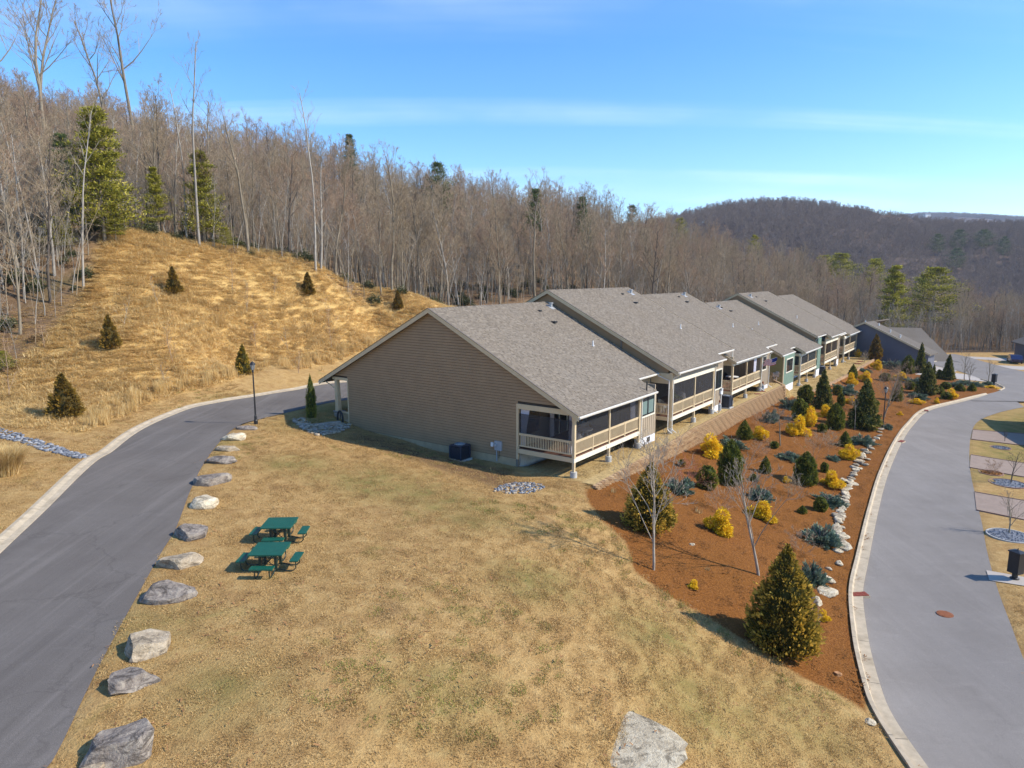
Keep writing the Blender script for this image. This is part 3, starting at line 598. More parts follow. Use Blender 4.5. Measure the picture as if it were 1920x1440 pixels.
def gutter(root, b0, b1, a, z, s=1):
    q = MB(); y0 = a - .0 * s; P = [(a, z - .005), (a - .11 * s, z - .01), (a - .125 * s, z - .03), (a - .09 * s, z - .125), (a, z - .13)]
    if s > 0: q.prism(P, 0, b0, b1)
    else: q.prism(P[::-1], 0, b0, b1)
    q.obj('gutter', GUT, root)
def downspout(root, x, a, z0, z1, kick=.35, aout=None, m=None):
    pts = [(x, a - .02, z1), (x, a + .28, z1 - .25), (x, a + .3, z1 - .45)] if aout is None else [(x, a - .02, z1), (x, aout, z1 - .3)]
    ae = pts[-1][1]; pts += [(x, ae, z0 + .35), (x, ae - .1, z0 + .22), (x, ae - kick, z0 + .06)]; MB().tube(pts, .042, 6).obj('downspout', m or GUT, root)
def window(root, b0, b1, a, z0, z1, n=2, blinds=False):
    f = MB(); t = .11
    for q in ((b0 - t, b1 + t, z0 - t, z0), (b0 - t, b1 + t, z1, z1 + t), (b0 - t, b0, z0, z1), (b1, b1 + t, z0, z1)): f.box(q[0], q[1], a - .05, a + .03, q[2], q[3])
    fr = f.obj('window', TRIMW, root); w_ = (b1 - b0) / n
    for i in range(n):
        x0 = b0 + i * w_; s = MB(); e = .05
        for q in ((x0, x0 + w_, z0, z0 + e), (x0, x0 + w_, z1 - e, z1), (x0, x0 + e, z0 + e, z1 - e), (x0 + w_ - e, x0 + w_, z0 + e, z1 - e)): s.box(q[0], q[1], a - .03, a + .02, q[2], q[3])
        s.obj('sash', DARKM, fr); MB().box(x0 + e, x0 + w_ - e, a - .012, a + .0, z0 + e, z1 - e).obj('pane', GLASS, fr)
        if blinds: MB().box(x0 + e + .06, x0 + w_ - e - .06, a - .0165, a - .0125, z0 + .1, z1 - .35).obj('blind', mat_blind, fr)
mat_blind = mat('pale_green_blind', (.15, .21, .19), .6, .1, 3)
def battens(root, b0, b1, a, z0, z1, m, sp=.305):
    MB().box(b0, b1, a, a + .12, z0, z1).obj('wall', m, root); n = max(1, int((b1 - b0) / sp))
    for i in range(n + 1):
        x = b0 + .02 + (b1 - b0 - .04) * i / n; MB().box(x - .022, x + .022, a - .022, a - .001, z0, z1).obj('batten', m, root)
def railing(root, p0, p1, zt, deck, mid=(), each=True, m=None):
    """p = (b, a). top rail, bottom rail, balusters, small posts"""
    m = m or TRIM; x0, y0 = p0; x1, y1 = p1; L = math.hypot(x1 - x0, y1 - y0); ux, uy = (x1 - x0) / L, (y1 - y0) / L; r = MB()
    def bar(w_, za, zb):
        nx_, ny_ = -uy * w_, ux * w_; v = []
        for z in (za, zb): v += [(x0 - nx_, y0 - ny_, z), (x1 - nx_, y1 - ny_, z), (x1 + nx_, y1 + ny_, z), (x0 + nx_, y0 + ny_, z)]
        r.add(v, [(0,3,2,1),(4,5,6,7),(0,1,5,4),(1,2,6,5),(2,3,7,6),(3,0,4,7)])
    bar(.045, zt - .05, zt); bar(.028, zt - .13, zt - .052); bar(.028, deck + .13, deck + .21); ro = r.obj('railing', m, root)
    n = int(L / .115); base = None; jb = MB()
    for i in range(1, n):
        t = i / n; x, y = x0 + (x1 - x0) * t, y0 + (y1 - y0) * t
        if each:
            if base is None: base = MB().box(-.018, .018, -.018, .018, deck + .2, zt - .12).mesh('baluster', m)
            o = link('baluster', base, ro); o.location = (x, y, 0)
        else: jb.box(x - .018, x + .018, y - .018, y + .018, deck + .2, zt - .12)
    if not each: jb.obj('balusters', m, ro, kind='stuff')
    for t in mid:
        x, y = x0 + (x1 - x0) * t, y0 + (y1 - y0) * t; MB().box(x - .05, x + .05, y - .05, y + .05, deck + .02, zt + .02).obj('rail_post', m, ro)
def post(root, x, y, z0, z1, w_=.085, m=None): MB().box(x - w_, x + w_, y - w_, y + w_, z0, z1).obj('post', m or TRIM, root)
def footing(root, x, y, zt, zg): MB().tube([(x, y, zg - .5), (x, y, zt)], .2, 20).obj('footing', CONC, root, smooth=False)
def porch(root, b0, b1, deck, zh, zs=None, screened=True, near_open=True, pier=(.0, .5, 1.0), each=True, depth=3.9, near_depth=None, gnd=-.98, zroof=2.6, furniture=True, wallm=None):
    nd = near_depth or depth; wallm = wallm or TAN; m = MB().box(b0 + .02, b1 - .02, .04, depth, deck - .04, deck); m.obj('deck', DECKW, root)
    MB().box(b0 - .03, b1, -.055, .015, deck - .30, deck - .03).obj('rim_beam', TRIMW if True else TRIM, root)  # sunlit rear beam gets paler paint than the shaded cream side beam
    MB().box(b0 - .035, b0 + .02, .015, nd, deck - .30, deck - .03).obj('rim_beam', TRIM, root)
    for j in range(int((b1 - b0) / .6)): pass
    MB().box(b0 - .045, b1, -.07, .10, zh - .3, zh).obj('header_beam', TRIMW, root); zs = zs or zh; MB().box(b0 - .045, b0 + .06, .10 if zs == zh else .35, nd, zs - .3, zs).obj('header_beam', TRIM, root)  # same here: sunlight on the rear header is put into its paler paint
    zt = deck + .95
    railing(root, (b0 + .1, .03), (b1 - .05, .03), zt, deck, (.25, .5, .75), each); railing(root, (b0 + .03, .1), (b0 + .03, nd - .08), zt, deck, (), each)
    for i, t in enumerate(pier):
        x = b0 + .04 + (b1 - b0 - .1) * t; post(root, x, .02, gnd + .3, deck - .3, .075); footing(root, x, .02, gnd + .34, gnd)
        post(root, x, .02, deck - .04, zh - .28, .085 if t in (0, 1.0) else .06)
    if screened:
        xs = [b0 + .04 + (b1 - b0 - .1) * t for t in pier]
        for i in range(len(xs) - 1): MB().box(xs[i] + .09, xs[i+1] - .07, .03, .036, zt, zh - .3).obj('screen', SCREEN, root)
        MB().box(b0 + .03, b0 + .036, .1, nd - .06, zt, zh - .3).obj('screen', SCREEN, root)
    # inner walls, floor to ceiling, sliding door, ceiling
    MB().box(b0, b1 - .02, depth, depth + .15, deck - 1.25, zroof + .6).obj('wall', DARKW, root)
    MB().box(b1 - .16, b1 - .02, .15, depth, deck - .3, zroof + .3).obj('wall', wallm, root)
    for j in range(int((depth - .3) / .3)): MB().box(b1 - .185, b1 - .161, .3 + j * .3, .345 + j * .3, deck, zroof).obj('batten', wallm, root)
    MB().box(b0 + .05, b1, .1, depth, zh - .02, zh + .03).obj('ceiling', TRIM, root)
    d = MB(); x = b0 + (b1 - b0) * .42
    for q in ((x, x + .09), (x + 1.0, x + 1.09), (x + 2.0, x + 2.09)): d.box(q[0], q[1], depth - .05, depth - .001, deck, deck + 2.1)
    d.box(x, x + 2.09, depth - .05, depth - .001, deck + 2.1, deck + 2.2); dr = d.obj('sliding_door', TRIMW, root); MB().box(x + .09, x + 2.0, depth - .03, depth - .012, deck + .05, deck + 2.1).obj('pane', GLASS, dr)
    MB().box(b0 + .3, b0 + 2.3, depth - .03, depth - .002, deck + .7, deck + 2.1).obj('window', GLASS, root)
def bay(root, b0, b1, deck, ztop, m, win=None, gnd=-1.0, fnd=-.45, a=0.0, blinds=True, foundm=None, depth=4.0):
    battens(root, b0, b1, a, fnd, ztop, m); MB().box(b0 - .02, b1 + .02, a + .02, a + .3, gnd - .6, fnd - .002).obj('foundation', foundm or WHITEF, root)
    MB().box(b1 - .1, b1 + .01, a, a + .12, fnd, ztop).obj('corner_board', TRIM, root)
    if win: window(root, win[0], win[1], a - .025, win[2], win[3], 2, blinds)
def side_wall(root, x, a0, a1, z0, z1, m, face=1):
    MB().box(min(x, x + .12 * face), max(x, x + .12 * face), a0, a1, z0, z1).obj('wall', m, root)
def vents(root, z_at, pts):
    for i, (a, b, kind) in enumerate(pts):
        z = z_at(a) + .03; g = MB()
        if kind == 'pipe': g.tube([(b, a, z - .1), (b, a, z + .38)], .045, 10); g.tube([(b, a, z - .03), (b, a, z + .06)], .1, 10); g.obj('vent_pipe', WHITEP, root)
        elif kind == 'box': g.box(b - .17, b + .17, a - .19, a + .19, z + .02, z + .14); q = g.obj('roof_vent', DARKM, root)
        elif kind == 'sbox': g.box(b - .11, b + .11, a - .13, a + .13, z + .0, z + .1); g.obj('roof_vent', DARKM, root)
        else: g.tube([(b, a, z - .05), (b, a, z + .28)], .13, 12); g.tube([(b, a, z + .28), (b, a, z + .36)], .19, 12); g.add([(b-.3, a-.35, z-.15), (b+.3, a-.35, z-.15), (b+.3, a+.3, z+.19), (b-.3, a+.3, z+.19)], [(0,1,2,3)]); g.obj('roof_vent', GREYM, root)
def wallbody(root, b0, b1, z_at, zb, gaps=()):
    # rear and front inner walls closing the attic so that no light leaks through
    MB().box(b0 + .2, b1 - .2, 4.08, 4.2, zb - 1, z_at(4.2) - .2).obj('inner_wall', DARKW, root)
    MB().box(b0 + (.1 if b0 > 1 else 3.6), b1 - .1, 20.4, 20.5, zb - 1, z_at(20.5) - .18).obj('front_wall', TAUPE, root)

# ---- unit 1 (nearest)
h1 = house_root('nearest townhouse with a tall taupe clapboard gable end and a screened corner porch')
segs = [(-.32, 10.3, -.45), (10.3, 13.75, 1.0)]
za = roof(h1, -.32, 13.75, 8.37, segs, seed=5)
up = lambda p: (za(p[0]) - .17) - p[1]
def reg1(z, t):
    if z > 3.12: return [(-.3, 21.5)]
    if z > 2.93: return [(-.3, 19.02)]
    return [(3.9, 18.98)]
MB().prism([(3.95, -.5), (18.95, -.5), (18.95, 3.1), (20.55, 3.1), (20.55, za(20.55) - .2), (10.7, 8.15), (.1, za(.1) - .2), (.1, 2.93), (3.95, 2.93)], 0, .015, .15).obj('wall', mat('lap_shadow_backing', (.05, .038, .026)), h1)  # near-black backing behind the board slits: lap shadow lines put into colour
boards(h1, 0.0, reg1, -.49, 8.3, -.3, 21.5, TAUPE, clip=[lambda p: (8.37 - .17 - SL * (RIDGE_A - p[0])) - p[1], lambda p: (8.37 - .17 - SL * (p[0] - RIDGE_A)) - p[1], lambda p: p[0] - .02 if p[1] > 0 else 1.0, lambda p: 20.6 - p[0]])
MB().box(.02, .25, 3.95, 18.95, -1.6, -.492).obj('foundation', FOUND, h1)
MB().box(-.035, .1, 3.86, 4.0, -.5, 2.92).obj('corner_board', TRIM, h1); MB().box(-.035, .1, 18.93, 19.03, -.45, 3.12).obj('corner_board', TRIM, h1)
MB().box(.1, .3, 3.9, 4.1, -1.6, -.1).obj('foundation', CONC, h1)
MB().box(.2, 8.7, 3.86, 4.05, -1.7, -.1).obj('foundation', CONC, h1)
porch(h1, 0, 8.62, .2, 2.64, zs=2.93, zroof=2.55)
MB().box(-.05, .12, -.10, .13, 2.3, 2.66).obj('post_cap', TRIM, h1)
bay(h1, 8.62, 11.25, .2, 2.62, TAN, (8.82, 10.85, 1.08, 2.42))
battens(h1, 11.25, 13.75, 1.6, -.45, 3.2, TAN); side_wall(h1, 11.25, .05, 1.6, -.5, 3.0, TAN, -1); MB().box(11.25, 13.75, 1.62, 1.9, -1.6, -.452).obj('foundation', WHITEF, h1)
fv = MB().box(9.95, 10.4, -.02, .0, -.85, -.55).obj('foundation_vent', DARKM, h1)
downspout(h1, 8.75, -.5, -1.0, 2.62, aout=-.1); downspout(h1, 13.6, .95, -1.0, 3.25, aout=.05)
MB().tube([(9.2, -.2, 2.7), (9.2, -.2, 3.45)], .05, 8).obj('vent_pipe', DARKM, h1)
vents(h1, za, [(9.94, 13.1, 'cap'), (9.5, 10.84, 'sbox'), (7.93, 10.41, 'box'), (4.86, 10.86, 'pipe')])
# curtains and porch interior seen through the screens
def curtain(root, x, y, dx, dy, z0, z1, w0, w1):
    v = []; n = 10
    for k, (z, ww) in enumerate(((z1, w0), ((z0 + z1) / 2, (w0 + w1) / 2 * .9), (z0, w1))):
        for i in range(n + 1):
            t = i / n; o_ = .035 * (1 if i % 2 else -1); v.append((x + dx * ww * t - dy * o_, y + dy * ww * t + dx * o_, z))
    f = [(r * (n+1) + i, r * (n+1) + i + 1, (r+1) * (n+1) + i + 1, (r+1) * (n+1) + i) for r in range(2) for i in range(n)]; MB().add(v, f).obj('curtain', CURT, root)
curtain(h1, .15, 3.75, 0, -1, .3, 2.6, .62, .3); curtain(h1, .15, .22, 0, 1, .3, 2.6, .2, .28); curtain(h1, 8.35, .2, -1, 0, .3, 2.6, .75, .6); curtain(h1, 3.1, 3.6, 1, 0, .3, 2.6, .5, .5)
# left front porch: header, tapered column on a stone pier, railing
MB().box(-.04, .12, 19.03, 20.6, 2.94, 3.14).obj('header_beam', TRIM, h1)
cpx = MB(); cpx.add([(x, y, z) for z, w_ in ((.55, .17), (2.95, .13)) for x, y in ((.0, 20.3-w_), (2*w_, 20.3-w_), (2*w_, 20.3+w_), (.0, 20.3+w_))], [(0,1,5,4),(1,2,6,5),(2,3,7,6),(3,0,4,7),(4,5,6,7),(3,2,1,0)]); cpx.obj('column', TRIM, h1)
STONE = mat('fieldstone', (.36, .31, .26), .9, .35, 7, .6, 25); STONEC = mat('stone_cap', (.30, .28, .28), .9, .15, 6)
rs4 = random.Random(4); z = -.85
MB().box(.04, .44, 20.04, 20.56, -1.2, .5).obj('stone_pier', mat('dark_mortar', (.12, .11, .10)), h1)
while z < .4:
    hh = rs4.uniform(.13, .24); y = 20.0
    while y < 20.58: w_ = min(rs4.uniform(.16, .32), 20.6 - y); MB().box(-.01 - rs4.uniform(0, .03), .05, y + .01, y + w_ - .01, z + .01, z + hh - .01).obj('stone', STONE, h1); y += w_
    z += hh
MB().box(-.06, .52, 19.95, 20.65, .5, .57).obj('pier_cap', STONEC, h1)
railing(h1, (.05, 19.06), (.05, 20.0), .62, -.35, (), True); MB().box(0.02, 3, 19.0, 20.6, -.5, -.33).obj('deck', CONC, h1)
MB().tube([(.0, 21.6, 2.75), (.0, 21.2, 2.6), (0.0, 20.75, 2.45), (0, 20.5, 2.3)], .04, 6).obj('downspout', TRIM, h1)
wallbody(h1, 0, 13.75, za, -.5); MB().box(.15, 3.6, 18.9, 19.0, -1.5, 3.9).obj('front_wall', TAUPE, h1); MB().box(3.5, 3.6, 19.0, 20.4, -1.5, 3.3).obj('front_wall', TAUPE, h1); MB().box(.12, 3.6, 19.0, 20.6, 3.1, 3.14).obj('ceiling', TRIM, h1)

# ---- unit 2
h2 = house_root('second townhouse in the row with the highest roof and a two-bay screened porch')
segs = [(13.75, 24.1, -.55), (24.1, 28.3, .2)]
za = roof(h2, 13.75, 28.3, 9.30, segs, seed=6)
zp = lambda a: 8.37 - SL * abs(RIDGE_A - a)
def stepwall(root, x, znew, zold, m, a0=.3, a1=20.5, bd=True):
    f = lambda a: znew - .17 - SL * abs(RIDGE_A - a); g = lambda a: zold - .35 - SL * abs(RIDGE_A - a)
    MB().prism([(a0, g(a0)), (RIDGE_A, g(RIDGE_A)), (RIDGE_A, f(RIDGE_A)), (a0, f(a0))], 0, x + .02, x + .12).obj('wall', m, root); MB().prism([(RIDGE_A, g(RIDGE_A)), (a1, g(a1)), (a1, f(a1)), (RIDGE_A, f(RIDGE_A))], 0, x + .02, x + .12).obj('wall', m, root)
stepwall(h2, 14.0, 9.30, 8.37, TAUPE)
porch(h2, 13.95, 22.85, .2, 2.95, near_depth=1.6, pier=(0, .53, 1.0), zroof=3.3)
MB().box(13.92, 22.85, -.04, .1, 2.953, 3.42).obj('frieze', TAN, h2); MB().box(13.9, 14.0, .1, 1.7, 2.953, 3.42).obj('wall', TRIM, h2)
MB().box(13.86, 14.14, -.1, .16, 2.3, 3.5).obj('corner_post', TRIM, h2)
MB().box(14.1, 22.85, 3.86, 4.05, -1.7, -.1).obj('foundation', CONC, h2)
MB().box(20.8, 21.9, 3.2, 3.9, -1.7, -.1).obj('foundation', WHITEF, h2)
bay(h2, 22.85, 25.15, .2, 3.42, TAN, (23.1, 24.75, 1.0, 2.55), blinds=False)
battens(h2, 25.15, 27.75, 1.6, -.45, 3.9, TAN); side_wall(h2, 25.15, .05, 1.6, -.5, 3.6, TAN, -1); MB().box(25.15, 27.75, 1.62, 1.9, -1.6, -.452).obj('foundation', WHITEF, h2)
downspout(h2, 14.0, -.6, -1.0, 3.4, aout=-.12); downspout(h2, 22.95, -.6, -1.0, 3.4, aout=-.12); MB().tube([(28.0, .15, 3.8), (28.0, .15, 3.1), (28.0, -.1, 3.0)], .045, 6).obj('downspout', GUT, h2)
vents(h2, za, [(9.68, 26.83, 'cap'), (9.57, 24.84, 'sbox'), (8.04, 24.48, 'box'), (3.88, 24.96, 'pipe')]); wallbody(h2, 13.75, 28.2, za, -.5)

# ---- unit 3 open porch with flag
h3 = house_root('third townhouse in the row with an open unscreened porch and the flag on its post')
segs = [(28.3 - .9, 38.9, -.35), (38.9, 43.1, .3)]
za = roof(h3, 28.3, 43.1, 8.52, [(28.3, 38.9, -.35), (38.9, 43.1, .3)], rake_b0=False, seed=7)
q = MB(); zz = lambda a: 8.52 - SL * abs(RIDGE_A - a); q.prism([(-.35, zz(-.35)), (1.3, zz(1.3)), (1.3, zz(1.3) - .16), (-.35, zz(-.35) - .16)], 0, 27.5, 28.3); q.obj('roof', SHING, h3); shingles(h3, 8.52, [(27.5, 28.3, -.35)], 71)
q = MB(); q.prism([(-.37, zz(-.37) + .05), (1.3, zz(1.3) + .05), (1.3, zz(1.3) - .24), (-.37, zz(-.37) - .24)], 0, 27.46, 27.5); q.obj('rake_board', TRIM, h3); gutter(h3, 27.5, 28.3, -.35, zz(-.35))
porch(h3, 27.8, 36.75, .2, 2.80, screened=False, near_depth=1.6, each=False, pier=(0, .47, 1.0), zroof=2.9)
MB().box(27.76, 27.86, .0, 1.6, 2.8, 3.3).obj('wall', TRIM, h3); MB().box(27.9, 36.7, 3.86, 4.05, -1.7, -.1).obj('foundation', CONC, h3)
curtain(h3, 35.0, .25, 1, 0, .4, 2.5, .9, .9)
bay(h3, 36.75, 39.6, .2, 2.75, TAN, (37.0, 38.3, 1.1, 2.4), blinds=False, gnd=-1.1, fnd=-.6)
battens(h3, 39.6, 42.9, 1.6, -.45, 3.3, TAN); side_wall(h3, 39.6, .05, 1.6, -.5, 3.0, TAN, -1)
downspout(h3, 36.7, -.4, -1.0, 2.7, aout=-.1); downspout(h3, 39.5, -.4, -1.0, 2.75, aout=-.06)
vents(h3, za, [(10.1, 41.3, 'cap'), (9.88, 39.2, 'sbox'), (8.81, 38.86, 'box'), (3.92, 39.56, 'pipe')]); wallbody(h3, 28.3, 43.1, za, -.5)

# ---- unit 4 olive side wall, sage rear
h4 = house_root('fourth townhouse with an olive clapboard side wall and a sage green rear wall')
za = roof(h4, 43.1, 62.2, 7.13, [(43.1, 45.3, 1.7), (45.3, 50.9, .15), (50.9, 53.2, .75), (53.2, 62.2, -.5)], rake_b0=False, seed=8)
MB().prism([(.05, -1.9), (2.6, -1.9), (2.6, 2.78), (.05, 1.47)], 0, 45.51, 45.62).obj('wall', OLIVE, h4)
boards(h4, 45.5, lambda z, t: [(0, 2.6)], -1.25, 2.4, .06, 2.6, OLIVE, clip=[lambda p: (7.13 - .17 - SL * (RIDGE_A - p[0])) - p[1]])
MB().box(45.46, 45.64, -.04, .07, -1.35, 1.55).obj('corner_board', TRIM, h4); MB().box(45.48, 45.62, .05, 2.6, -1.9, -1.26).obj('foundation', CONC, h4)
bay(h4, 45.6, 50.3, -1.1, 1.6, SAGE, (46.6, 49.3, -.25, 1.15), gnd=-2.6, fnd=-1.75, blinds=False)
battens(h4, 50.3, 53, 1.6, -1.7, 2.2, SAGE); side_wall(h4, 50.3, .05, 1.6, -1.7, 1.7, SAGE, -1)
porch(h4, 53, 62.1, -1.1, 1.25, each=False, near_depth=1.6, gnd=-2.62, zroof=1.3, pier=(0, .45, .93), wallm=SAGE); MB().box(53.1, 62, 3.86, 4.05, -3.2, -1.4).obj('foundation', CONC, h4); MB().box(59, 61.9, 2, 3.8, -3.2, -1.42).obj('foundation', WHITEF, h4)
downspout(h4, 53.05, -.55, -2.6, 1.2, aout=-.1); vents(h4, za, [(9.46, 51.16, 'cap'), (9.4, 51.97, 'sbox'), (8.48, 52.71, 'box'), (5.34, 53.91, 'pipe'), (4.5, 48.5, 'pipe')]); wallbody(h4, 43.1, 62.2, za, -2)

# ---- unit 5
h5 = house_root('fifth townhouse with a raised roof and a tan porch above stacked side railings')
za = roof(h5, 62.2, 77.0, 8.02, [(62.2, 67.3, .1), (67.3, 77.0, -.6)], seed=9)
stepwall(h5, 62.35, 8.02, 7.13, TAUPE, a0=.4)
bay(h5, 62.4, 64.2, -1.1, 2.4, SAGE, None, gnd=-2.7, fnd=-1.7); battens(h5, 64.2, 67, 1.6, -1.7, 3.2, OLIVE)
porch(h5, 67, 75.3, -1.1, 1.6, screened=False, each=False, near_depth=1.6, gnd=-2.62, zroof=2.0, pier=(0, .5, 1)); MB().box(66.96, 76.9, -.04, .1, 1.6, 2.15).obj('frieze', TRIM, h5); bay(h5, 75.3, 77, -1.1, 2.1, TAN, None, gnd=-2.7, fnd=-1.7); MB().box(72, 75, 2, 3.8, -3.2, -1.42).obj('foundation', WHITEF, h5)
MB().box(67, 75.2, 3.86, 4.05, -3.2, -1.4).obj('foundation', CONC, h5); MB().box(71.2, 73.4, 3.8, 3.86, -1, 1.3).obj('blind', mat_blind, h5)
downspout(h5, 62.5, -.0, 0, 2.5, aout=.3, kick=.05); vents(h5, za, [(9.7, 64.71, 'cap'), (9.47, 66.69, 'sbox'), (8.3, 67.38, 'box'), (4.0, 67.45, 'pipe')]); wallbody(h5, 62.2, 77, za, -2)
# ---- unit 6
h6 = house_root('farthest townhouse of the row with an open end porch next to the dark grey house')
za = roof(h6, 77.0, 92.4, 7.2, [(77.0, 82.0, .05), (82.0, 92.4, -.45)], rake_b0=False, seed=10)
battens(h6, 77, 80.4, 1.6, -1.7, 2.2, SAGE); porch(h6, 80.4, 91.4, -1.1, 1.3, screened=False, each=False, near_depth=1.6, gnd=-2.62, zroof=1.4, pier=(0, .45, 1)); MB().box(80.5, 91.2, 3.86, 4.05, -3.2, -1.4).obj('foundation', CONC, h6); downspout(h6, 80.45, -.45, -2.6, 1.2, aout=-.1); wallbody(h6, 77, 92.4, za, -2)
MB().box(80.4, 80.5, 0, 1.6, 1.3, 2.0).obj('wall', TRIM, h6); side_wall(h6, 91.9, .2, 20.4, -2.6, 1.5, TAUPE)

# ---- slate grey house beyond the row, two stepped roofs
def grey_house():
    th = math.atan2(1, 1); r = empty('house', (57.9, 112.0, 0), math.radians(45), 'separate slate grey house beyond the far end of the townhouse row', 'house')
    # local x away along its length, local y towards the upper left; peak at y = 0
    zr = 2.95; ev = 9.9; s = .46; zl = -4.3
    MB().prism([(-9.5, zl), (3.5, zl), (3.5, zr - .25 - s * 3.5), (0, zr - .25), (-9.5, zr - .25 - s * 9.5)], 0, 0, .3).obj('wall', GREYSIDE, r)
    MB().prism([(-ev, zr - s * ev), (0, zr), (0, zr - .2), (-ev, zr - .2 - s * ev)], 0, -.35, 4.0).obj('roof', SHING, r)
    MB().prism([(0, zr), (9, zr - s * 9), (9, zr - .2 - s * 9), (0, zr - .2)], 0, -.35, 12).obj('roof', SHING, r)
    inv = Matrix.Translation((57.9, 112, 0)) @ Matrix.Rotation(math.radians(45), 4, 'Z'); inv = inv.inverted()
    for (qa, qb, Y, dp, dz) in (((1640, 613), (1727, 615), 130, 12, 6.0), ((1700, 632), (1747, 635), 126, 9, 4.3)):
        a, b = Vector(pY(*qa, Y)), Vector(pY(*qb, Y)); m = MB(); u = Vector((0, -1, 0))
        V = [a, b, b + u * dp - Vector((0, 0, dz)), a + u * dp - Vector((0, 0, dz)), b - u * dp - Vector((0, 0, dz)), a - u * dp - Vector((0, 0, dz))]; V += [v - Vector((0, 0, .2)) for v in V]
        m.add([tuple(inv @ v) for v in V], [(0,3,2,1), (0,1,4,5), (6,7,8,9), (6,11,10,7), (1,2,8,7), (1,7,10,4), (0,6,9,3), (0,5,11,6), (3,9,8,2), (5,4,10,11)]); m.obj('roof', SHING, r)
        m = MB(); m.add([tuple(inv @ v) for v in (V[7], V[8], V[10], Vector((V[8].x, V[8].y, -4.4)), Vector((V[10].x, V[10].y, -4.4)))], [(0, 1, 3, 4, 2)]); m.obj('wall', GREYSIDE, r)
    MB().prism([(-ev, zr - s * ev + .04), (0, zr + .04), (0, zr - .26), (-ev, zr - .26 - s * ev)], 0, -.40, -.35).obj('rake_board', TRIM, r); MB().prism([(0, zr + .04), (4, zr + .04 - s * 4), (4, zr - .26 - s * 4), (0, zr - .26)], 0, -.40, -.35).obj('rake_board', TRIM, r)
    MB().box(.02, .4, -9.45, -9.3, zl, -1.9).obj('corner_board', TRIMW, r)
    MB().box(.3, 4, -9.4, -9.2, zl, -1.9).obj('wall', GREYSIDE, r)
    for x, y in ((2.2, -1.4), (1.5, -3.4), (1.2, -5.0), (2.5, .8)): MB().tube([(x, y, zr - s * abs(y) - .1), (x, y, zr - s * abs(y) + .45)], .09, 8).obj('vent_pipe', WHITEP, r)
grey_house()
def edge_house():   # corner of a house that enters at the right edge of the photo
    p = pY(1921, 690, 118); r = empty('house', (p[0] + 1.6, p[1], -4.4), -.35, 'far house at the right edge whose brown roof corner shows by the woods', 'house')
    MB().prism([(-.6, 2.6), (5, 5.2), (10.6, 2.6), (10.6, 2.4), (5, 5.0), (-.6, 2.4)], 1, -.5, 11).obj('roof', SHING, r); MB().box(0, 10, 0, 10.5, -1, 2.45).obj('wall', GREYSIDE, r)
    MB().box(1.2, 3.4, -.05, -.01, 0.2, 2.4).obj('garage_door', TRIMW, r)
edge_house()
# right-hand neighbour whose shadow falls across the drives
def side_house():
    p = at(1960, 905); r = empty('townhouse', (46.5, 47.0, -4.3), math.radians(-18), 'townhouse just past the right edge of the photo beside the paver drives', 'townhouse')
    MB().box(0, 9, 0, 24, -1, 3.0).obj('wall', TAUPE, r); MB().prism([(-.5, 2.9), (4.5, 5.4), (9.5, 2.9), (9.5, 2.7), (4.5, 5.2), (-.5, 2.7)], 1, -.5, 24.5).obj('roof', SHING, r)
    for y in (3, 11, 19): MB().box(-.06, -.01, y, y + 3, 0, 2.3).obj('garage_door', TRIMW, r)
side_house()

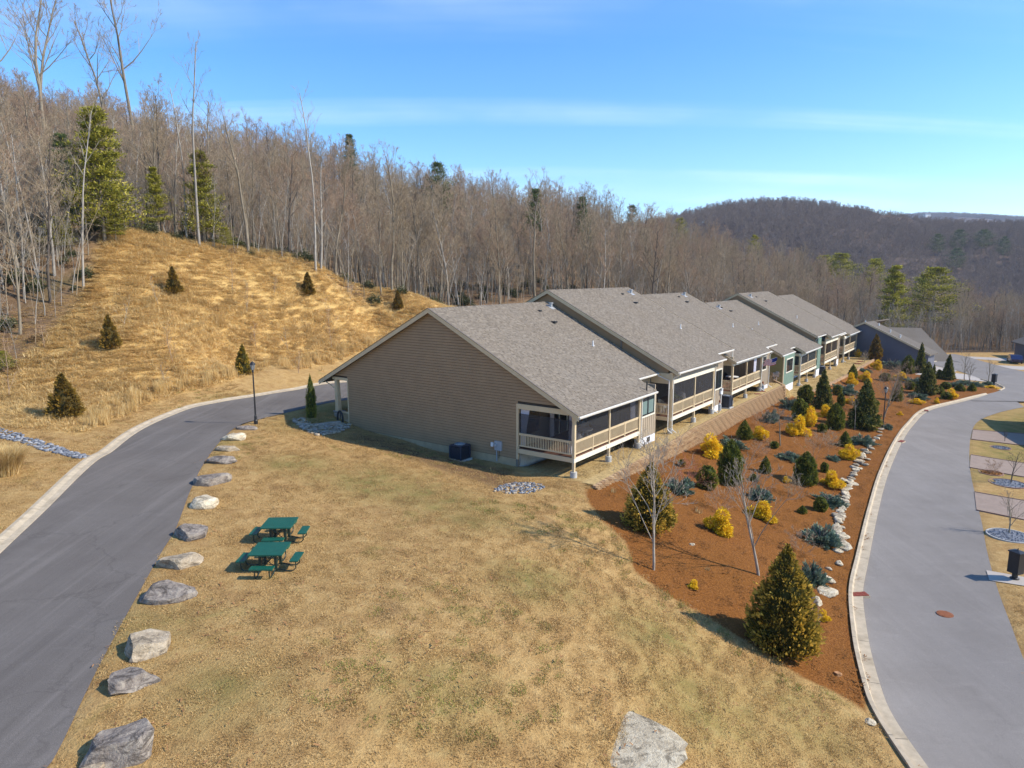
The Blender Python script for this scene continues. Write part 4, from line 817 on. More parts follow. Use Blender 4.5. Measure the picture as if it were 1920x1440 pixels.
# ------------------------------------------------------------------ block retaining wall
BLK = mat('tan_wall_block', (.42, .27, .15), .95, .25, 1.6, .5, 40)
def block_wall():
    r = empty('retaining_wall', (0, 0, 0), 0, 'long tan split-face block retaining wall between the straw terrace and the mulch bed', 'retaining wall')
    n = N('split_face_block'); rr_ = n.rnd(); c = n.ramp(rr_, (0, (.30, .17, .08)), (.5, (.44, .28, .14)), (1, (.56, .39, .21))); c = n.mix(.35, c, n.ramp(n.noise(18, 3), (.3, (.22, .12, .06)), (.7, (.62, .43, .26)))); n.col(c); n.b.inputs['Roughness'].default_value = .95; n.bump(n.noise(30, 3), .6, .02); m = n.m
    me = []
    for k in range(3):
        d = [.0, .03, -.015][k]; w_ = .158
        me.append(MB().add([(-w_, .13, 0), (w_, .13, 0), (w_, .13, .132), (-w_, .13, .132), (-w_ * .98, -.06, 0), (0, -.20 - d, 0), (w_ * .98, -.06, 0), (w_ * .98, -.05, .132), (0, -.18 - d, .132), (-w_ * .98, -.05, .132)],
            [(0,1,6,5,4), (3,9,8,7,2), (4,5,8,9), (5,6,7,8), (1,2,7,6), (0,4,9,3), (0,3,2,1)]).mesh('block', m))
    S = np.array([ab2w(np.interp(b, WALL_B, WALL_A), b)[:2] for b in np.arange(-.75, 42.05, .1)]); S = np.vstack([S, np.array([ab2w(a, b)[:2] for a, b in [(-.95, 42.3), (-.75, 43), (-.35, 43.8), (.2, 44.5), (.9, 45.1), (1.5, 45.4)]])]); S = smooth_line(S[::6], .1)
    d = np.r_[0, np.cumsum(np.linalg.norm(np.diff(S, axis=0), axis=1))]; cnt = 0; big = []; rest = MB(); items = []
    for c_ in range(14):
        s = .2 * (c_ % 2) + .05
        while s < d[-1]:
            x, y = np.interp(s, d, S[:, 0]), np.interp(s, d, S[:, 1]); i = min(len(S) - 2, int(np.searchsorted(d, s))); t = S[min(i + 1, len(S)-1)] - S[max(i - 1, 0)]; t = t / np.linalg.norm(t); nrm_ = np.array([t[1], -t[0]]); a, b = to_ab(np.array([x]), np.array([y])); zt = float(terrace_z(min(b[0], 42.8))) + .10 - c_ * .15
            set_ = .018 * c_; xx, yy = x + nrm_[0] * set_, y + nrm_[1] * set_; gl_ = gz(x + nrm_[0] * .45, y + nrm_[1] * .45)
            if zt > gl_ - .12 or c_ == 0: items.append((xx, yy, zt - .15, math.atan2(t[1], t[0]), math.hypot(x, y)))
            s += .402
    items.sort(key=lambda q: q[4])
    for i, (x, y, z, ang, _) in enumerate(items):
        if i < 300: o = link('block', me[i % 3], r); o.location = (x, y, z); o.rotation_euler = (0, 0, ang + random.uniform(-.02, .02))
        else:
            ca, sa = math.cos(ang), math.sin(ang); b_ = me[i % 3]; rest.add([(x + v.co.x * ca - v.co.y * sa, y + v.co.x * sa + v.co.y * ca, z + v.co.z) for v in b_.vertices], [tuple(p.vertices) for p in b_.polygons])
    if rest.n: rest.obj('blocks', m, r, kind='stuff')
    # dark sheet closing the gaps behind the blocks; joint shade is put into its colour
    q = MB(); pts = S[::4]
    for i in range(len(pts) - 1):
        t = pts[i+1] - pts[i]; t /= np.linalg.norm(t); n_ = np.array([-t[1], t[0]]) * .12; p0, p1 = pts[i] + n_, pts[i+1] + n_; zt = -.93
        q.add([(p0[0], p0[1], -3.2), (p1[0], p1[1], -3.2), (p1[0], p1[1], zt), (p0[0], p0[1], zt)], [(0,1,2,3)])
    q.obj('joint_backing', mat('painted_joint_shade', (.07, .045, .028), .95), r)
block_wall()
def terrace_loft(A, B, m, nl, nc):
    A = resample(A, nl); B = resample(B, nl); t = np.linspace(0, 1, nc); P = A[:, None] * (1 - t[None, :, None]) + B[:, None] * t[None, :, None]
    a, b = to_ab(P[..., 0], P[..., 1]); z = terrace_z(np.minimum(b, 42.8)) + .035 + .01 * np.sin(P[..., 0] * 9) * np.cos(P[..., 1] * 8); ii = np.arange(nl * nc).reshape(nl, nc)
    Fq = np.stack([ii[:-1, :-1], ii[:-1, 1:], ii[1:, 1:], ii[1:, :-1]], -1).reshape(-1, 4)
    return tag(link('terrace_edge', np_mesh('terrace_edge', np.concatenate([P, z[..., None]], -1).reshape(-1, 3), Fq[:, ::-1], m)), kind='structure')
_b = np.arange(-.6, 43.0, .5); terrace_loft(np.array([ab2w(np.interp(b, WALL_B, WALL_A) + .02, b)[:2] for b in _b]), np.array([ab2w(np.interp(b, WALL_B, WALL_A) + .95, b)[:2] for b in _b]), mat('straw_bed', (.42, .30, .13), .95, .35, 5, .6, 25), 120, 5)
def low_edge():
    S = smooth_line(np.array([ab2w(*p)[:2] for p in [(-2.0,45.6),(-2.6,52),(-3.0,60),(-3.25,72),(-3.4,86),(-3.2,90)]]), .42); r = empty('retaining_wall', (0,0,0), 0, 'low single-course block edging along the far half of the straw terrace', 'retaining wall'); me = MB().box(-.19, .19, -.14, .12, -.2, .1).mesh('block', BLK)
    for i in range(len(S) - 1):
        t = S[i+1] - S[i]; o = link('block', me, r); o.location = (*S[i], -2.55 + random.uniform(-.01, .02)); o.rotation_euler = (0, 0, math.atan2(t[1], t[0]))
low_edge()
# ------------------------------------------------------------------ vegetation generators
def leafquads(P, D, L, Wd, rs, tint):
    n = len(P); D = D / (np.linalg.norm(D, axis=1)[:, None] + 1e-9); r = rs.normal(0, 1, (n, 3)); S = np.cross(D, r); S /= (np.linalg.norm(S, axis=1)[:, None] + 1e-9); S = S * Wd[:, None]
    V = np.stack([P, P + D * (L * .5)[:, None] + S, P + D * L[:, None], P + D * (L * .5)[:, None] - S], 1).reshape(-1, 3); return V, np.arange(4 * n).reshape(n, 4), np.repeat(tint, 4)
def foliage_mat(name, stops, trans=.15, rough=.75, objvar=.25):
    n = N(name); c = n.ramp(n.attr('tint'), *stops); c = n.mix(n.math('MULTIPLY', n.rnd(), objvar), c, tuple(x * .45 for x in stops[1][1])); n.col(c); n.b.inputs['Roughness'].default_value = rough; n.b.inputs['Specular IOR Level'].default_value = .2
    tl = n.node("ShaderNodeBsdfTranslucent"); n.put(tl.inputs[0], c); ms = n.node("ShaderNodeMixShader"); ms.inputs[0].default_value = trans; n.l.new(n.b.outputs[0], ms.inputs[1]); n.l.new(tl.outputs[0], ms.inputs[2]); n.l.new(ms.outputs[0], n.out.inputs[0]); return n.m
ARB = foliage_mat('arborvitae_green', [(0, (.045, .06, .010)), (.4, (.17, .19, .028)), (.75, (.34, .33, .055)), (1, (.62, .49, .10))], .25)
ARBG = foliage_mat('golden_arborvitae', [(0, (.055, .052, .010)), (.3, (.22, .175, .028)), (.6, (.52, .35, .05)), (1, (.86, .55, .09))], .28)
BRNZ = foliage_mat('bronzed_juniper', [(0, (.07, .05, .01)), (.4, (.25, .155, .025)), (.7, (.42, .25, .04)), (1, (.60, .38, .08))])
SPR = foliage_mat('dark_spruce', [(0, (.04, .05, .010)), (.4, (.13, .145, .028)), (.75, (.27, .25, .05)), (1, (.52, .40, .12))], .25)
YEL = foliage_mat('yellow_cypress', [(0, (.30, .19, .01)), (.3, (.70, .44, .01)), (.65, (.92, .57, .015)), (1, (.97, .72, .05))], .25)
JUN = foliage_mat('blue_juniper', [(0, (.03, .05, .036)), (.4, (.095, .145, .10)), (.75, (.19, .25, .17)), (1, (.32, .37, .24))])
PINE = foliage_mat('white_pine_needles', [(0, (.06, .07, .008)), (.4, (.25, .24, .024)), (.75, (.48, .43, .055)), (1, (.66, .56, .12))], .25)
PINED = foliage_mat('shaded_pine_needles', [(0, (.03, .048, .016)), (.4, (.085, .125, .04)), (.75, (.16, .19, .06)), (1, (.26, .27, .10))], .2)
RHOD = foliage_mat('rhododendron_leaves', [(0, (.025, .035, .012)), (.45, (.07, .085, .03)), (.8, (.15, .15, .07)), (1, (.26, .22, .13))])
def bark_mat(name, a, b):
    n = N(name); c = n.ramp(n.noise(2.2, 4, .6), (.3, a), (.7, b)); n.col(n.mix(n.math('MULTIPLY', n.rnd(), .35), c, tuple(x * .55 for x in a))); n.b.inputs['Roughness'].default_value = .95; return n.m
BARK = bark_mat('grey_bark', (.19, .155, .11), (.33, .28, .205)); BARKP = bark_mat('pale_bark', (.29, .26, .22), (.45, .41, .35)); BARKO = bark_mat('ornamental_pale_bark', (.27, .225, .175), (.44, .375, .30)); TWIG = bark_mat('twigs', (.30, .225, .145), (.47, .37, .245)); TWIGR = bark_mat('reddish_twigs', (.33, .215, .14), (.48, .345, .235)); TWIGD = bark_mat('shade_toned_far_twigs', (.20, .152, .12), (.32, .25, .20)); BARKD = bark_mat('dark_bark', (.10, .08, .065), (.17, .14, .11))  # TWIGD is darker to carry the far ridge's shade in its colour
def lump(a, t, s): return .5 + .5 * np.sin(a * 3 + 5 * np.sin(t * 4 + s)) * np.sin(t * 11 + a * 2 + s * 3)
def conifer_mesh(seed, n, prof, m, L=.09, Wd=.03, up=.55, lump_k=.22, gold=.25, squash=1.0):
    """unit crown: height 1, half width .5; prof(t) -> radius 0..1"""
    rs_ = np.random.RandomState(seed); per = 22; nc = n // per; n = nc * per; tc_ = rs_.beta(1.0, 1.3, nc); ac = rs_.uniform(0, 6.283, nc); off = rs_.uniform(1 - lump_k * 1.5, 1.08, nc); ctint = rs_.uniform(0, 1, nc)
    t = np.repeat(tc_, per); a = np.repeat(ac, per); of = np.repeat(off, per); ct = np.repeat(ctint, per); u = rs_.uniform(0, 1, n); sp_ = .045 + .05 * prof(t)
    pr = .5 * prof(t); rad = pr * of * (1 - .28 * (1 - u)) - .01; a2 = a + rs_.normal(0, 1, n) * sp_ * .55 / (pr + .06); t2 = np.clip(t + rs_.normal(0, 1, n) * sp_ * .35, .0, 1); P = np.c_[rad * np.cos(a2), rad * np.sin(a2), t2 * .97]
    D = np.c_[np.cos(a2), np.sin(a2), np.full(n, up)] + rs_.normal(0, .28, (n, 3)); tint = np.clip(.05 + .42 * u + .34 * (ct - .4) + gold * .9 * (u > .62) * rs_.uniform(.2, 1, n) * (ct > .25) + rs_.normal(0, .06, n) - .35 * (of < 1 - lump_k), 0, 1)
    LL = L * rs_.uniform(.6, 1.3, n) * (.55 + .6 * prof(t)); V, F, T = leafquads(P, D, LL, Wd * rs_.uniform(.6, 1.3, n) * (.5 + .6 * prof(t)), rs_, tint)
    # dark inner body
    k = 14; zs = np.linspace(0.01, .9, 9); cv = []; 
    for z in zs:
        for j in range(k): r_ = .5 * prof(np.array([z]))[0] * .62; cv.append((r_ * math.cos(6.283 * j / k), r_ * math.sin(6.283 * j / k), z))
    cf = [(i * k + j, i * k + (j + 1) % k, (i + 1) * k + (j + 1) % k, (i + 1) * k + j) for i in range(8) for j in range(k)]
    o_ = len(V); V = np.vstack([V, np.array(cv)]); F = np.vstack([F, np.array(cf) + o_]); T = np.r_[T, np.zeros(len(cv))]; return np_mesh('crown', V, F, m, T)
cone = lambda t: np.clip((1 - t) ** .8 * np.minimum(1, (t + .06) / .16) ** .5, 0, 1)
egg = lambda t: np.clip(np.sqrt(np.clip(1 - ((t - .36) / .64) ** 2, 0, 1)) * np.where(t < .36, np.sqrt(np.clip(1 - ((.36 - t) / .5) ** 2, 0, 1)), 1) , 0, 1)
colm = lambda t: np.clip(np.minimum(1, (1 - t) * 2.2) ** .75 * np.minimum(1, (t + .05) / .12) ** .4, 0, 1)
flame = lambda t: np.clip(np.sin(np.clip((1 - t), 0, 1) * 1.75) ** 1.0 * np.minimum(1, (t + .1) / .2) ** .5, 0, 1)
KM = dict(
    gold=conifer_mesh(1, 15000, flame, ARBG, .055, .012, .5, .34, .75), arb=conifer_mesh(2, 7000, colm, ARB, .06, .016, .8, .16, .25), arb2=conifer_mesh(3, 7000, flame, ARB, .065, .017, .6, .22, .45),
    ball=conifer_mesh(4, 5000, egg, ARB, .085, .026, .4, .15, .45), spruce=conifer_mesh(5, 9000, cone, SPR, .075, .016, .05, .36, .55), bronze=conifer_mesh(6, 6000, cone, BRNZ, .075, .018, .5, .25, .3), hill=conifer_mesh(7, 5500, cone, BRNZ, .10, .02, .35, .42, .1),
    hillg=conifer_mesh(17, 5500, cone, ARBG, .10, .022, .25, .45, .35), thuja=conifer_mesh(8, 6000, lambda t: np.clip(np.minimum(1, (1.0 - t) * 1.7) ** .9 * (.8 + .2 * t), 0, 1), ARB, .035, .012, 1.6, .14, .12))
TRK = MB().tube([(0, 0, -.15), (0, 0, .5)], [.05, .03], 7).mesh('trunk', BARKD)
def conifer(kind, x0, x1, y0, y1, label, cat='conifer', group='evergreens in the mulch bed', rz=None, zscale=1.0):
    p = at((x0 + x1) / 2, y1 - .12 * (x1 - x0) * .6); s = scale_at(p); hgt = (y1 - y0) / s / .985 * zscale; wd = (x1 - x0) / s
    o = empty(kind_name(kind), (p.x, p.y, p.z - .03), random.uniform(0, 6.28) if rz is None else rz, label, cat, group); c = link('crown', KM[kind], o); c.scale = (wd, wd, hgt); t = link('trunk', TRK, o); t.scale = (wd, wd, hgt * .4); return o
def kind_name(k): return {'gold': 'arborvitae', 'arb': 'arborvitae', 'arb2': 'arborvitae', 'ball': 'evergreen_shrub', 'spruce': 'spruce_tree', 'bronze': 'juniper_tree', 'hill': 'young_conifer', 'hillg': 'young_conifer', 'thuja': 'thuja'}[k]
for a in [
 ('gold', 1398, 1532, 1018, 1224, 'largest green and gold arborvitae, nearest the camera beside the right road'),
 ('gold', 1168, 1265, 868, 996, 'dark bulky arborvitae standing directly behind the nearest bare young tree'),
 ('arb', 1345, 1391, 824, 909, 'tall dense green arborvitae just right of the small clipped round evergreen'),
 ('ball', 1306, 1344, 874, 918, 'small clipped round evergreen left of the tall dense green arborvitae'),
 ('arb', 1488, 1531, 847, 910, 'broad blunt green arborvitae alone in the middle right of the bed above a yellow cypress'),
 ('arb', 1549, 1582, 756, 806, 'dense green oval arborvitae just left of the big spruce by the right lamp'),
 ('spruce', 1587, 1651, 712, 808, 'big dark spruce between the thin staked sapling and the right street lamp'),
 ('spruce', 1520, 1562, 693, 769, 'dark pointed spruce overlapping the end of the straw terrace, front of the green rear walls'),
 ('ball', 1496, 1523, 722, 758, 'light green egg-shaped evergreen just below the end of the tall block wall'),
 ('ball', 1485, 1513, 748, 790, 'green shrub with a yellow side touching the tall yellow cypress pair'),
 ('arb2', 1380, 1410, 787, 825, 'yellow green shrub close below the middle of the block wall'),
 ('arb2', 1423, 1446, 854, 888, 'thin sparse green shrub left of the broad blunt arborvitae'),
 ('bronze', 1625, 1656, 626, 676, 'orange bronze cone-shaped conifer in front of the slate grey house'),
 ('arb', 1690, 1713, 666, 702, 'green rounded arborvitae left of the tall dark spruce near the grey house corner'),
 ('spruce', 1712, 1737, 643, 701, 'tall slim dark spruce rising against the roof edge of the grey house'),
 ('spruce', 1715, 1758, 680, 742, 'wide dark spruce in the far bed just below the tall slim one'),
 ('thuja', 1745, 1755, 681, 709, 'thin pencil-like thuja by the far planting island'),
 ('spruce', 1763, 1790, 665, 714, 'pointed dark spruce at the far edge of the bed next to the far road'),
 ('arb2', 1672, 1693, 711, 753, 'narrow green arborvitae right behind the big bare tree by the lamp'),
 ('arb2', 1589, 1608, 683, 711, 'small dark green shrub beside the far end of the terrace edging'),
 ('ball', 1562, 1578, 722, 742, 'tiny green shrub in front of the blue juniper clump by the far spruce'),
 ('ball', 1569, 1583, 738, 764, 'small green shrub above the oval arborvitae'),
 ('arb2', 1572, 1596, 808, 838, 'brownish green feathery shrub left of the wide blue juniper'),
 ('ball', 1526, 1550, 932, 959, 'small yellowish green shrub below the spreading juniper by the stone line'),
 ('ball', 1538, 1553, 866, 886, 'tiny dark green shrub right of the broad blunt arborvitae'),
 ('ball', 1755, 1767, 693, 711, 'small dark bush beside the pencil-like thuja'),
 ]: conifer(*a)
for a in [
 ('hill', 88, 157, 703, 788, 'largest young bronze conifer on the dry slope, lowest on the left'), ('hill', 186, 228, 592, 655, 'young bronze conifer halfway up the dry slope on the left'),
 ('hillg', 439, 474, 647, 704, 'young green-bronze conifer at the slope foot directly left of the street lamp head'), ('hill', 307, 344, 502, 553, 'young bronze conifer near the top of the slope below the tall pines'),
 ('hill', 562, 593, 512, 554, 'young conifer on the slope just below the lone tall tree'), ('hill', 734, 758, 546, 580, 'young conifer near the right end of the slope crest')]:
    conifer(*a, 'conifer', 'young conifers planted on the dry slope')
conifer('thuja', 572, 597, 700, 784, 'dark columnar thuja by the stone edging at the left corner of the house', 'thuja', None)
# yellow threadleaf cypress
def yellow_mesh(seed):
    rs_ = np.random.RandomState(seed); Vs = []; Fs = []; Ts = []; k = 0
    for i in range(9):
        a = rs_.uniform(0, 6.28); r = rs_.uniform(.0, .33) if i else 0; cx, cy_, cz_ = r * math.cos(a), r * math.sin(a), (.55 if i == 0 else rs_.uniform(.10, .38)); R = rs_.uniform(.13, .22) if i else .16; n = 520
        d = rs_.normal(0, 1, (n, 3)); d /= np.linalg.norm(d, axis=1)[:, None]; rad = R * rs_.uniform(.6, 1.0, n); P = np.c_[cx + d[:, 0] * rad, cy_ + d[:, 1] * rad, np.maximum(.01, cz_ + d[:, 2] * rad * (1.5 if i == 0 else .9))]
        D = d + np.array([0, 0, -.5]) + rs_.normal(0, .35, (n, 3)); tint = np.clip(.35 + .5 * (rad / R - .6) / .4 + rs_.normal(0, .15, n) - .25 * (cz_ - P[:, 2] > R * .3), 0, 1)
        V, F, T = leafquads(P, D, rs_.uniform(.05, .12, n), rs_.uniform(.008, .018, n), rs_, tint); Vs.append(V); Fs.append(F + k); Ts.append(T); k += len(V)
    return np_mesh('foliage', np.vstack(Vs), np.vstack(Fs), YEL, np.concatenate(Ts))
YM = [yellow_mesh(s) for s in (1, 2, 3, 4)]
STEM = MB(); 
for i in range(6): STEM.tube([(0, 0, -.05), (.06 * math.cos(i), .06 * math.sin(i), .18), (.2 * math.cos(i * 1.05), .2 * math.sin(i * 1.05), .4)], [.018, .012, .006], 4)
STEM = STEM.mesh('stem', BARKD)
def shrub(meshes, name, x0, x1, y0, y1, label, cat, group, hs=1.0):
    p = at((x0 + x1) / 2, y1 - .1 * (x1 - x0)); s = scale_at(p);  wd = (x1 - x0) / s * 1.55; hg = max(.35, (y1 - y0 - .1 * (x1 - x0)) / s) * hs * 1.0 / .8
    o = empty(name, (p.x, p.y, p.z - .02), random.uniform(0, 6.28), label, cat, group); f = link('foliage', random.choice(meshes), o); f.scale = (wd, wd, hg); t = link('stem', STEM, o); t.scale = (wd, wd, hg); return o
for a in [
 (1311, 1352, 812, 857, 'yellow cypress with a tall spike top right below the block wall'), (1408, 1438, 798, 826, 'round yellow cypress right of the yellow green shrub under the wall'), (1481, 1514, 778, 820, 'larger front one of the two tall yellow cypresses standing side by side'),
 (1507, 1531, 760, 801, 'rear one of the two tall yellow cypresses standing side by side'), (1535, 1559, 758, 784, 'low yellow cypress between the dark spruce and the oval arborvitae'), (1577, 1605, 831, 864, 'yellow cypress touching the stone line below the wide blue juniper'),
 (1542, 1574, 881, 915, 'yellow cypress right of the broad blunt arborvitae'), (1408, 1451, 937, 975, 'yellow cypress showing through the branches of the second bare tree'), (1331, 1375, 950, 1004, 'brightest bulky yellow cypress between the two bare young trees'),
 (1466, 1480, 892, 906, 'tiny yellow shrub next to a bare twiggy shrub in mid bed'), (1291, 1311, 1089, 1103, 'tiny low yellow plant in the open mulch at the lower left of the bed'), (1531, 1553, 1141, 1162, 'small yellow shrub on the right of the largest gold arborvitae'),
 (1586, 1604, 698, 723, 'yellow cypress below the dark shrub at the far terrace edging'), (1614, 1634, 695, 718, 'yellow cypress behind the top of the big spruce'), (1636, 1655, 674, 695, 'yellow cypress at the foot of the bronze conifer'),
 (1679, 1700, 697, 717, 'yellow cypress above the narrow green arborvitae by the bare tree'), (1771, 1793, 728, 749, 'yellow cypress near the far curve of the kerb'), (1708, 1728, 746, 759, 'flat yellow cypress below the wide dark spruce'), (1588, 1606, 742, 760, 'yellow tuft on thin stems left of the big spruce'),
 (1851, 1867, 722, 729, 'flat yellow patch of shrub at the tip of the bed'), (1743, 1753, 659, 673, 'orange yellow shrub at the corner of the grey house roof'), (1604, 1613, 654, 670, 'yellow shrub by the last porch post of the row'), (1683, 1692, 771, 779, 'tiny yellow mound near the kerb right of the lamp')]:
    shrub(YM, 'yellow_cypress', a[0], a[1], a[2], a[3], a[4], 'shrub', 'yellow cypress shrubs')
o_ = shrub(YM, 'grass_mound', 1752, 1761, 745, 757, 'small round orange tuft of grass in the far bed', 'shrub', None)
# spreading blue junipers
for i_, (x_, y_) in enumerate([(1278, 872), (1413, 899), (1505, 960), (1541, 808), (1773, 727), (1800, 731), (1822, 731), (1762, 737), (1775, 746), (1548, 1020), (1388, 868), (1520, 905), (1640, 760), (1622, 742), (1660, 712), (1705, 728), (1452, 838), (1360, 905)]):
    shrub([KM['ball'], KM['arb2']], 'small_shrub', x_ - 5 - i_ % 3, x_ + 5 + i_ % 2, y_ - 9 - i_ % 4, y_ + 3, 'small low dull green or brown shrub dotted in the open mulch', 'shrub', 'small shrubs dotted in the open mulch')
def juniper_mesh(seed):
    rs_ = np.random.RandomState(seed); Vs = []; Fs = []; Ts = []; k = 0
    for i in range(44):
        a = rs_.uniform(0, 6.28); el = rs_.uniform(.12, 1.1); Lb = rs_.uniform(.3, .52); n = 150; t = rs_.uniform(.15, 1, n); d = np.array([math.cos(a) * math.cos(el), math.sin(a) * math.cos(el), math.sin(el) * .9])
        P = d[None] * (t * Lb)[:, None] + rs_.normal(0, .022, (n, 3)); P[:, 2] = np.maximum(P[:, 2] - .12 * t ** 2 * math.cos(el), .01); D = d[None] * 1.2 + rs_.normal(0, .55, (n, 3)) + np.array([0, 0, .25])
        V, F, T = leafquads(P, D, rs_.uniform(.05, .10, n), rs_.uniform(.008, .018, n), rs_, np.clip(.2 + .6 * t + rs_.normal(0, .15, n), 0, 1)); Vs.append(V); Fs.append(F + k); Ts.append(T); k += len(V)
    return np_mesh('foliage', np.vstack(Vs), np.vstack(Fs), JUN, np.concatenate(Ts))
JM = [juniper_mesh(s) for s in (1, 2, 3)]
for a in [
 (1248, 1297, 887, 925, 'blue green juniper right of the dark arborvitae behind the first bare tree'), (1353, 1395, 810, 845, 'blue green juniper behind the tall dense arborvitae near the wall'), (1459, 1493, 840, 864, 'low oval blue juniper alone in the upper middle of the bed'),
 (1408, 1446, 905, 940, 'blue juniper above the yellow cypress seen through the second bare tree'), (1530, 1578, 920, 947, 'flat spreading juniper with splayed branches beside the stone line'), (1508, 1566, 976, 1022, 'large spreading blue juniper beside the stone line in the lower bed'),
 (1497, 1545, 1044, 1095, 'tufted blue juniper right behind the largest gold arborvitae'), (1550, 1570, 849, 864, 'very small blue juniper left of the stone line'), (1595, 1634, 810, 835, 'wide blue juniper just left of the upper end of the stone line'),
 (1466, 1494, 738, 768, 'blue juniper below the end of the tall block wall'), (1428, 1455, 760, 793, 'blue juniper in front of the block wall left of the small weeping tree'), (1562, 1600, 713, 740, 'twin-lobed blue juniper right of the dark pointed spruce'),
 (1656, 1687, 666, 695, 'wide dark juniper at the foot of the grey house wall'), (1698, 1723, 702, 722, 'blue juniper left of the wide dark spruce'), (1707, 1736, 731, 749, 'grey blue juniper at the foot of the wide dark spruce'), (1771, 1799, 711, 727, 'low blue juniper under the pointed dark spruce by the far road'),
 (1800, 1836, 709, 725, 'wide blue juniper around the two small bare trees by the far road'), (1842, 1857, 711, 723, 'small juniper left of the far mailbox pedestal'), (1610, 1630, 686, 699, 'small dark purple grey shrub near the bronze conifer'), (1655, 1670, 788, 806, 'small juniper hugging the base of the right lamp post')]:
    shrub(JM, 'juniper', a[0], a[1], a[2], a[3], a[4], 'juniper', 'blue junipers in the mulch bed', hs=1.55)

# ------------------------------------------------------------------ bare trees
def grow_tree(seed, h, r0, first=.42, nb=14, spread=.5, lv=(1.0, 6, 5, 3), blen=.30, sweep=.35, rmin=.008, wig=.05, multi=1, lean=0):
    rr = random.Random(seed); segs = []
    def branch(p, d, L, r, level, nseg):
        pts = [p]; dirs = [d]; rads = [r]; q = p.copy(); dd = d.copy()
        for i in range(nseg):
            dd = (dd + Vector((rr.gauss(0, 1), rr.gauss(0, 1), rr.gauss(0, .6))) * (wig * (1 + level)) + Vector((0, 0, 1)) * (sweep * .5 / nseg if level else 0)).normalized(); q = q + dd * (L / nseg); t = (i + 1) / nseg
            rn = max(rmin * .6, r * (1 - t * (.72 if level == 0 else .8))); segs.append((pts[-1], q.copy(), rads[-1], rn, level)); pts.append(q.copy()); dirs.append(dd.copy()); rads.append(rn)
        return pts, dirs, rads
    def rec(pts, dirs, rads, L, level):
        if level >= len(lv): return
        n = lv[level] if level else 0
        for k in range(int(n)):
            t = rr.uniform(.25, 1.0); i = min(len(pts) - 2, int(t * (len(pts) - 1))); f = t * (len(pts) - 1) - i; p = pts[i].lerp(pts[i+1], f); d = dirs[i + 1]; ax = d.orthogonal().normalized(); ax.rotate(Matrix.Rotation(rr.uniform(0, 6.28), 3, d)); ang = rr.uniform(.45, .95)
            nd_ = (d * math.cos(ang) + ax * math.sin(ang) + Vector((0, 0, .12))).normalized(); LL = L * rr.uniform(.35, .62) * (1.15 - .5 * t); r = max(rmin, rads[i] * .55); last = level == len(lv) - 1
            a = branch(p, nd_, LL, r, level + 1, 1 if last else (2 if level > 1 else 3))
            rec(*a, LL, level + 1)
    for m_ in range(multi):
        d0 = Vector((rr.gauss(0, .02) + lean, rr.gauss(0, .02), 1)) if multi == 1 else Vector((math.cos(m_ * 6.28 / multi) * .3, math.sin(m_ * 6.28 / multi) * .3, 1)); tr = branch(Vector((0, 0, -.3)), d0.normalized(), h + .3, r0, 0, 9); P_, D_, R_ = tr
        for k in range(nb):
            t = first + (1 - first) * ((k + rr.random()) / nb); i = min(len(P_) - 2, int(t * (len(P_) - 1))); f = t * (len(P_) - 1) - i; p = P_[i].lerp(P_[i+1], f); a = k * 2.4 + rr.uniform(-.5, .5); ang = spread * rr.uniform(.7, 1.3); nd_ = Vector((math.cos(a) * math.sin(ang), math.sin(a) * math.sin(ang), math.cos(ang)))
            tt = (t - first) / (1 - first); LL = h * blen * (1.15 - .75 * tt) * rr.uniform(.7, 1.25); b = branch(p, nd_, LL, max(rmin * 1.5, R_[i] * .5), 1, 4); rec(*b, LL, 1)
    return segs
def seg_mesh(name, segs, m, lo, hi):
    S = [s for s in segs if lo <= s[4] <= hi]
    if not S: S = segs[:1]
    Vs = []; Fs = []; k0 = 0
    for k, sel in ((6, [s for s in S if s[4] == 0]), (4, [s for s in S if s[4] == 1]), (3, [s for s in S if s[4] > 1])):
        if not sel: continue
        A = np.array([s[0] for s in sel]); B = np.array([s[1] for s in sel]); ra = np.array([s[2] for s in sel]); rb = np.array([s[3] for s in sel]); D = B - A; D /= np.linalg.norm(D, axis=1)[:, None] + 1e-9
        h_ = np.where(np.abs(D[:, 2:3]) > .98, np.array([[1., 0, 0]]), np.array([[0, 0, 1.]])); U = np.cross(D, h_); U /= np.linalg.norm(U, axis=1)[:, None] + 1e-9; Wv = np.cross(D, U); n = len(sel); V = np.zeros((n, 2 * k, 3))
        for j in range(k): c, s_ = math.cos(6.283 * j / k), math.sin(6.283 * j / k); V[:, j] = A + (U * c + Wv * s_) * ra[:, None]; V[:, k + j] = B + (U * c + Wv * s_) * rb[:, None]
        base = np.arange(n)[:, None] * 2 * k + k0; f = [np.c_[base + j, base + (j + 1) % k, base + k + (j + 1) % k, base + k + j] for j in range(k)]; Vs.append(V.reshape(-1, 3)); Fs.append(np.concatenate(f)); k0 += n * 2 * k
    return np_mesh(name, np.vstack(Vs), np.vstack(Fs), m)
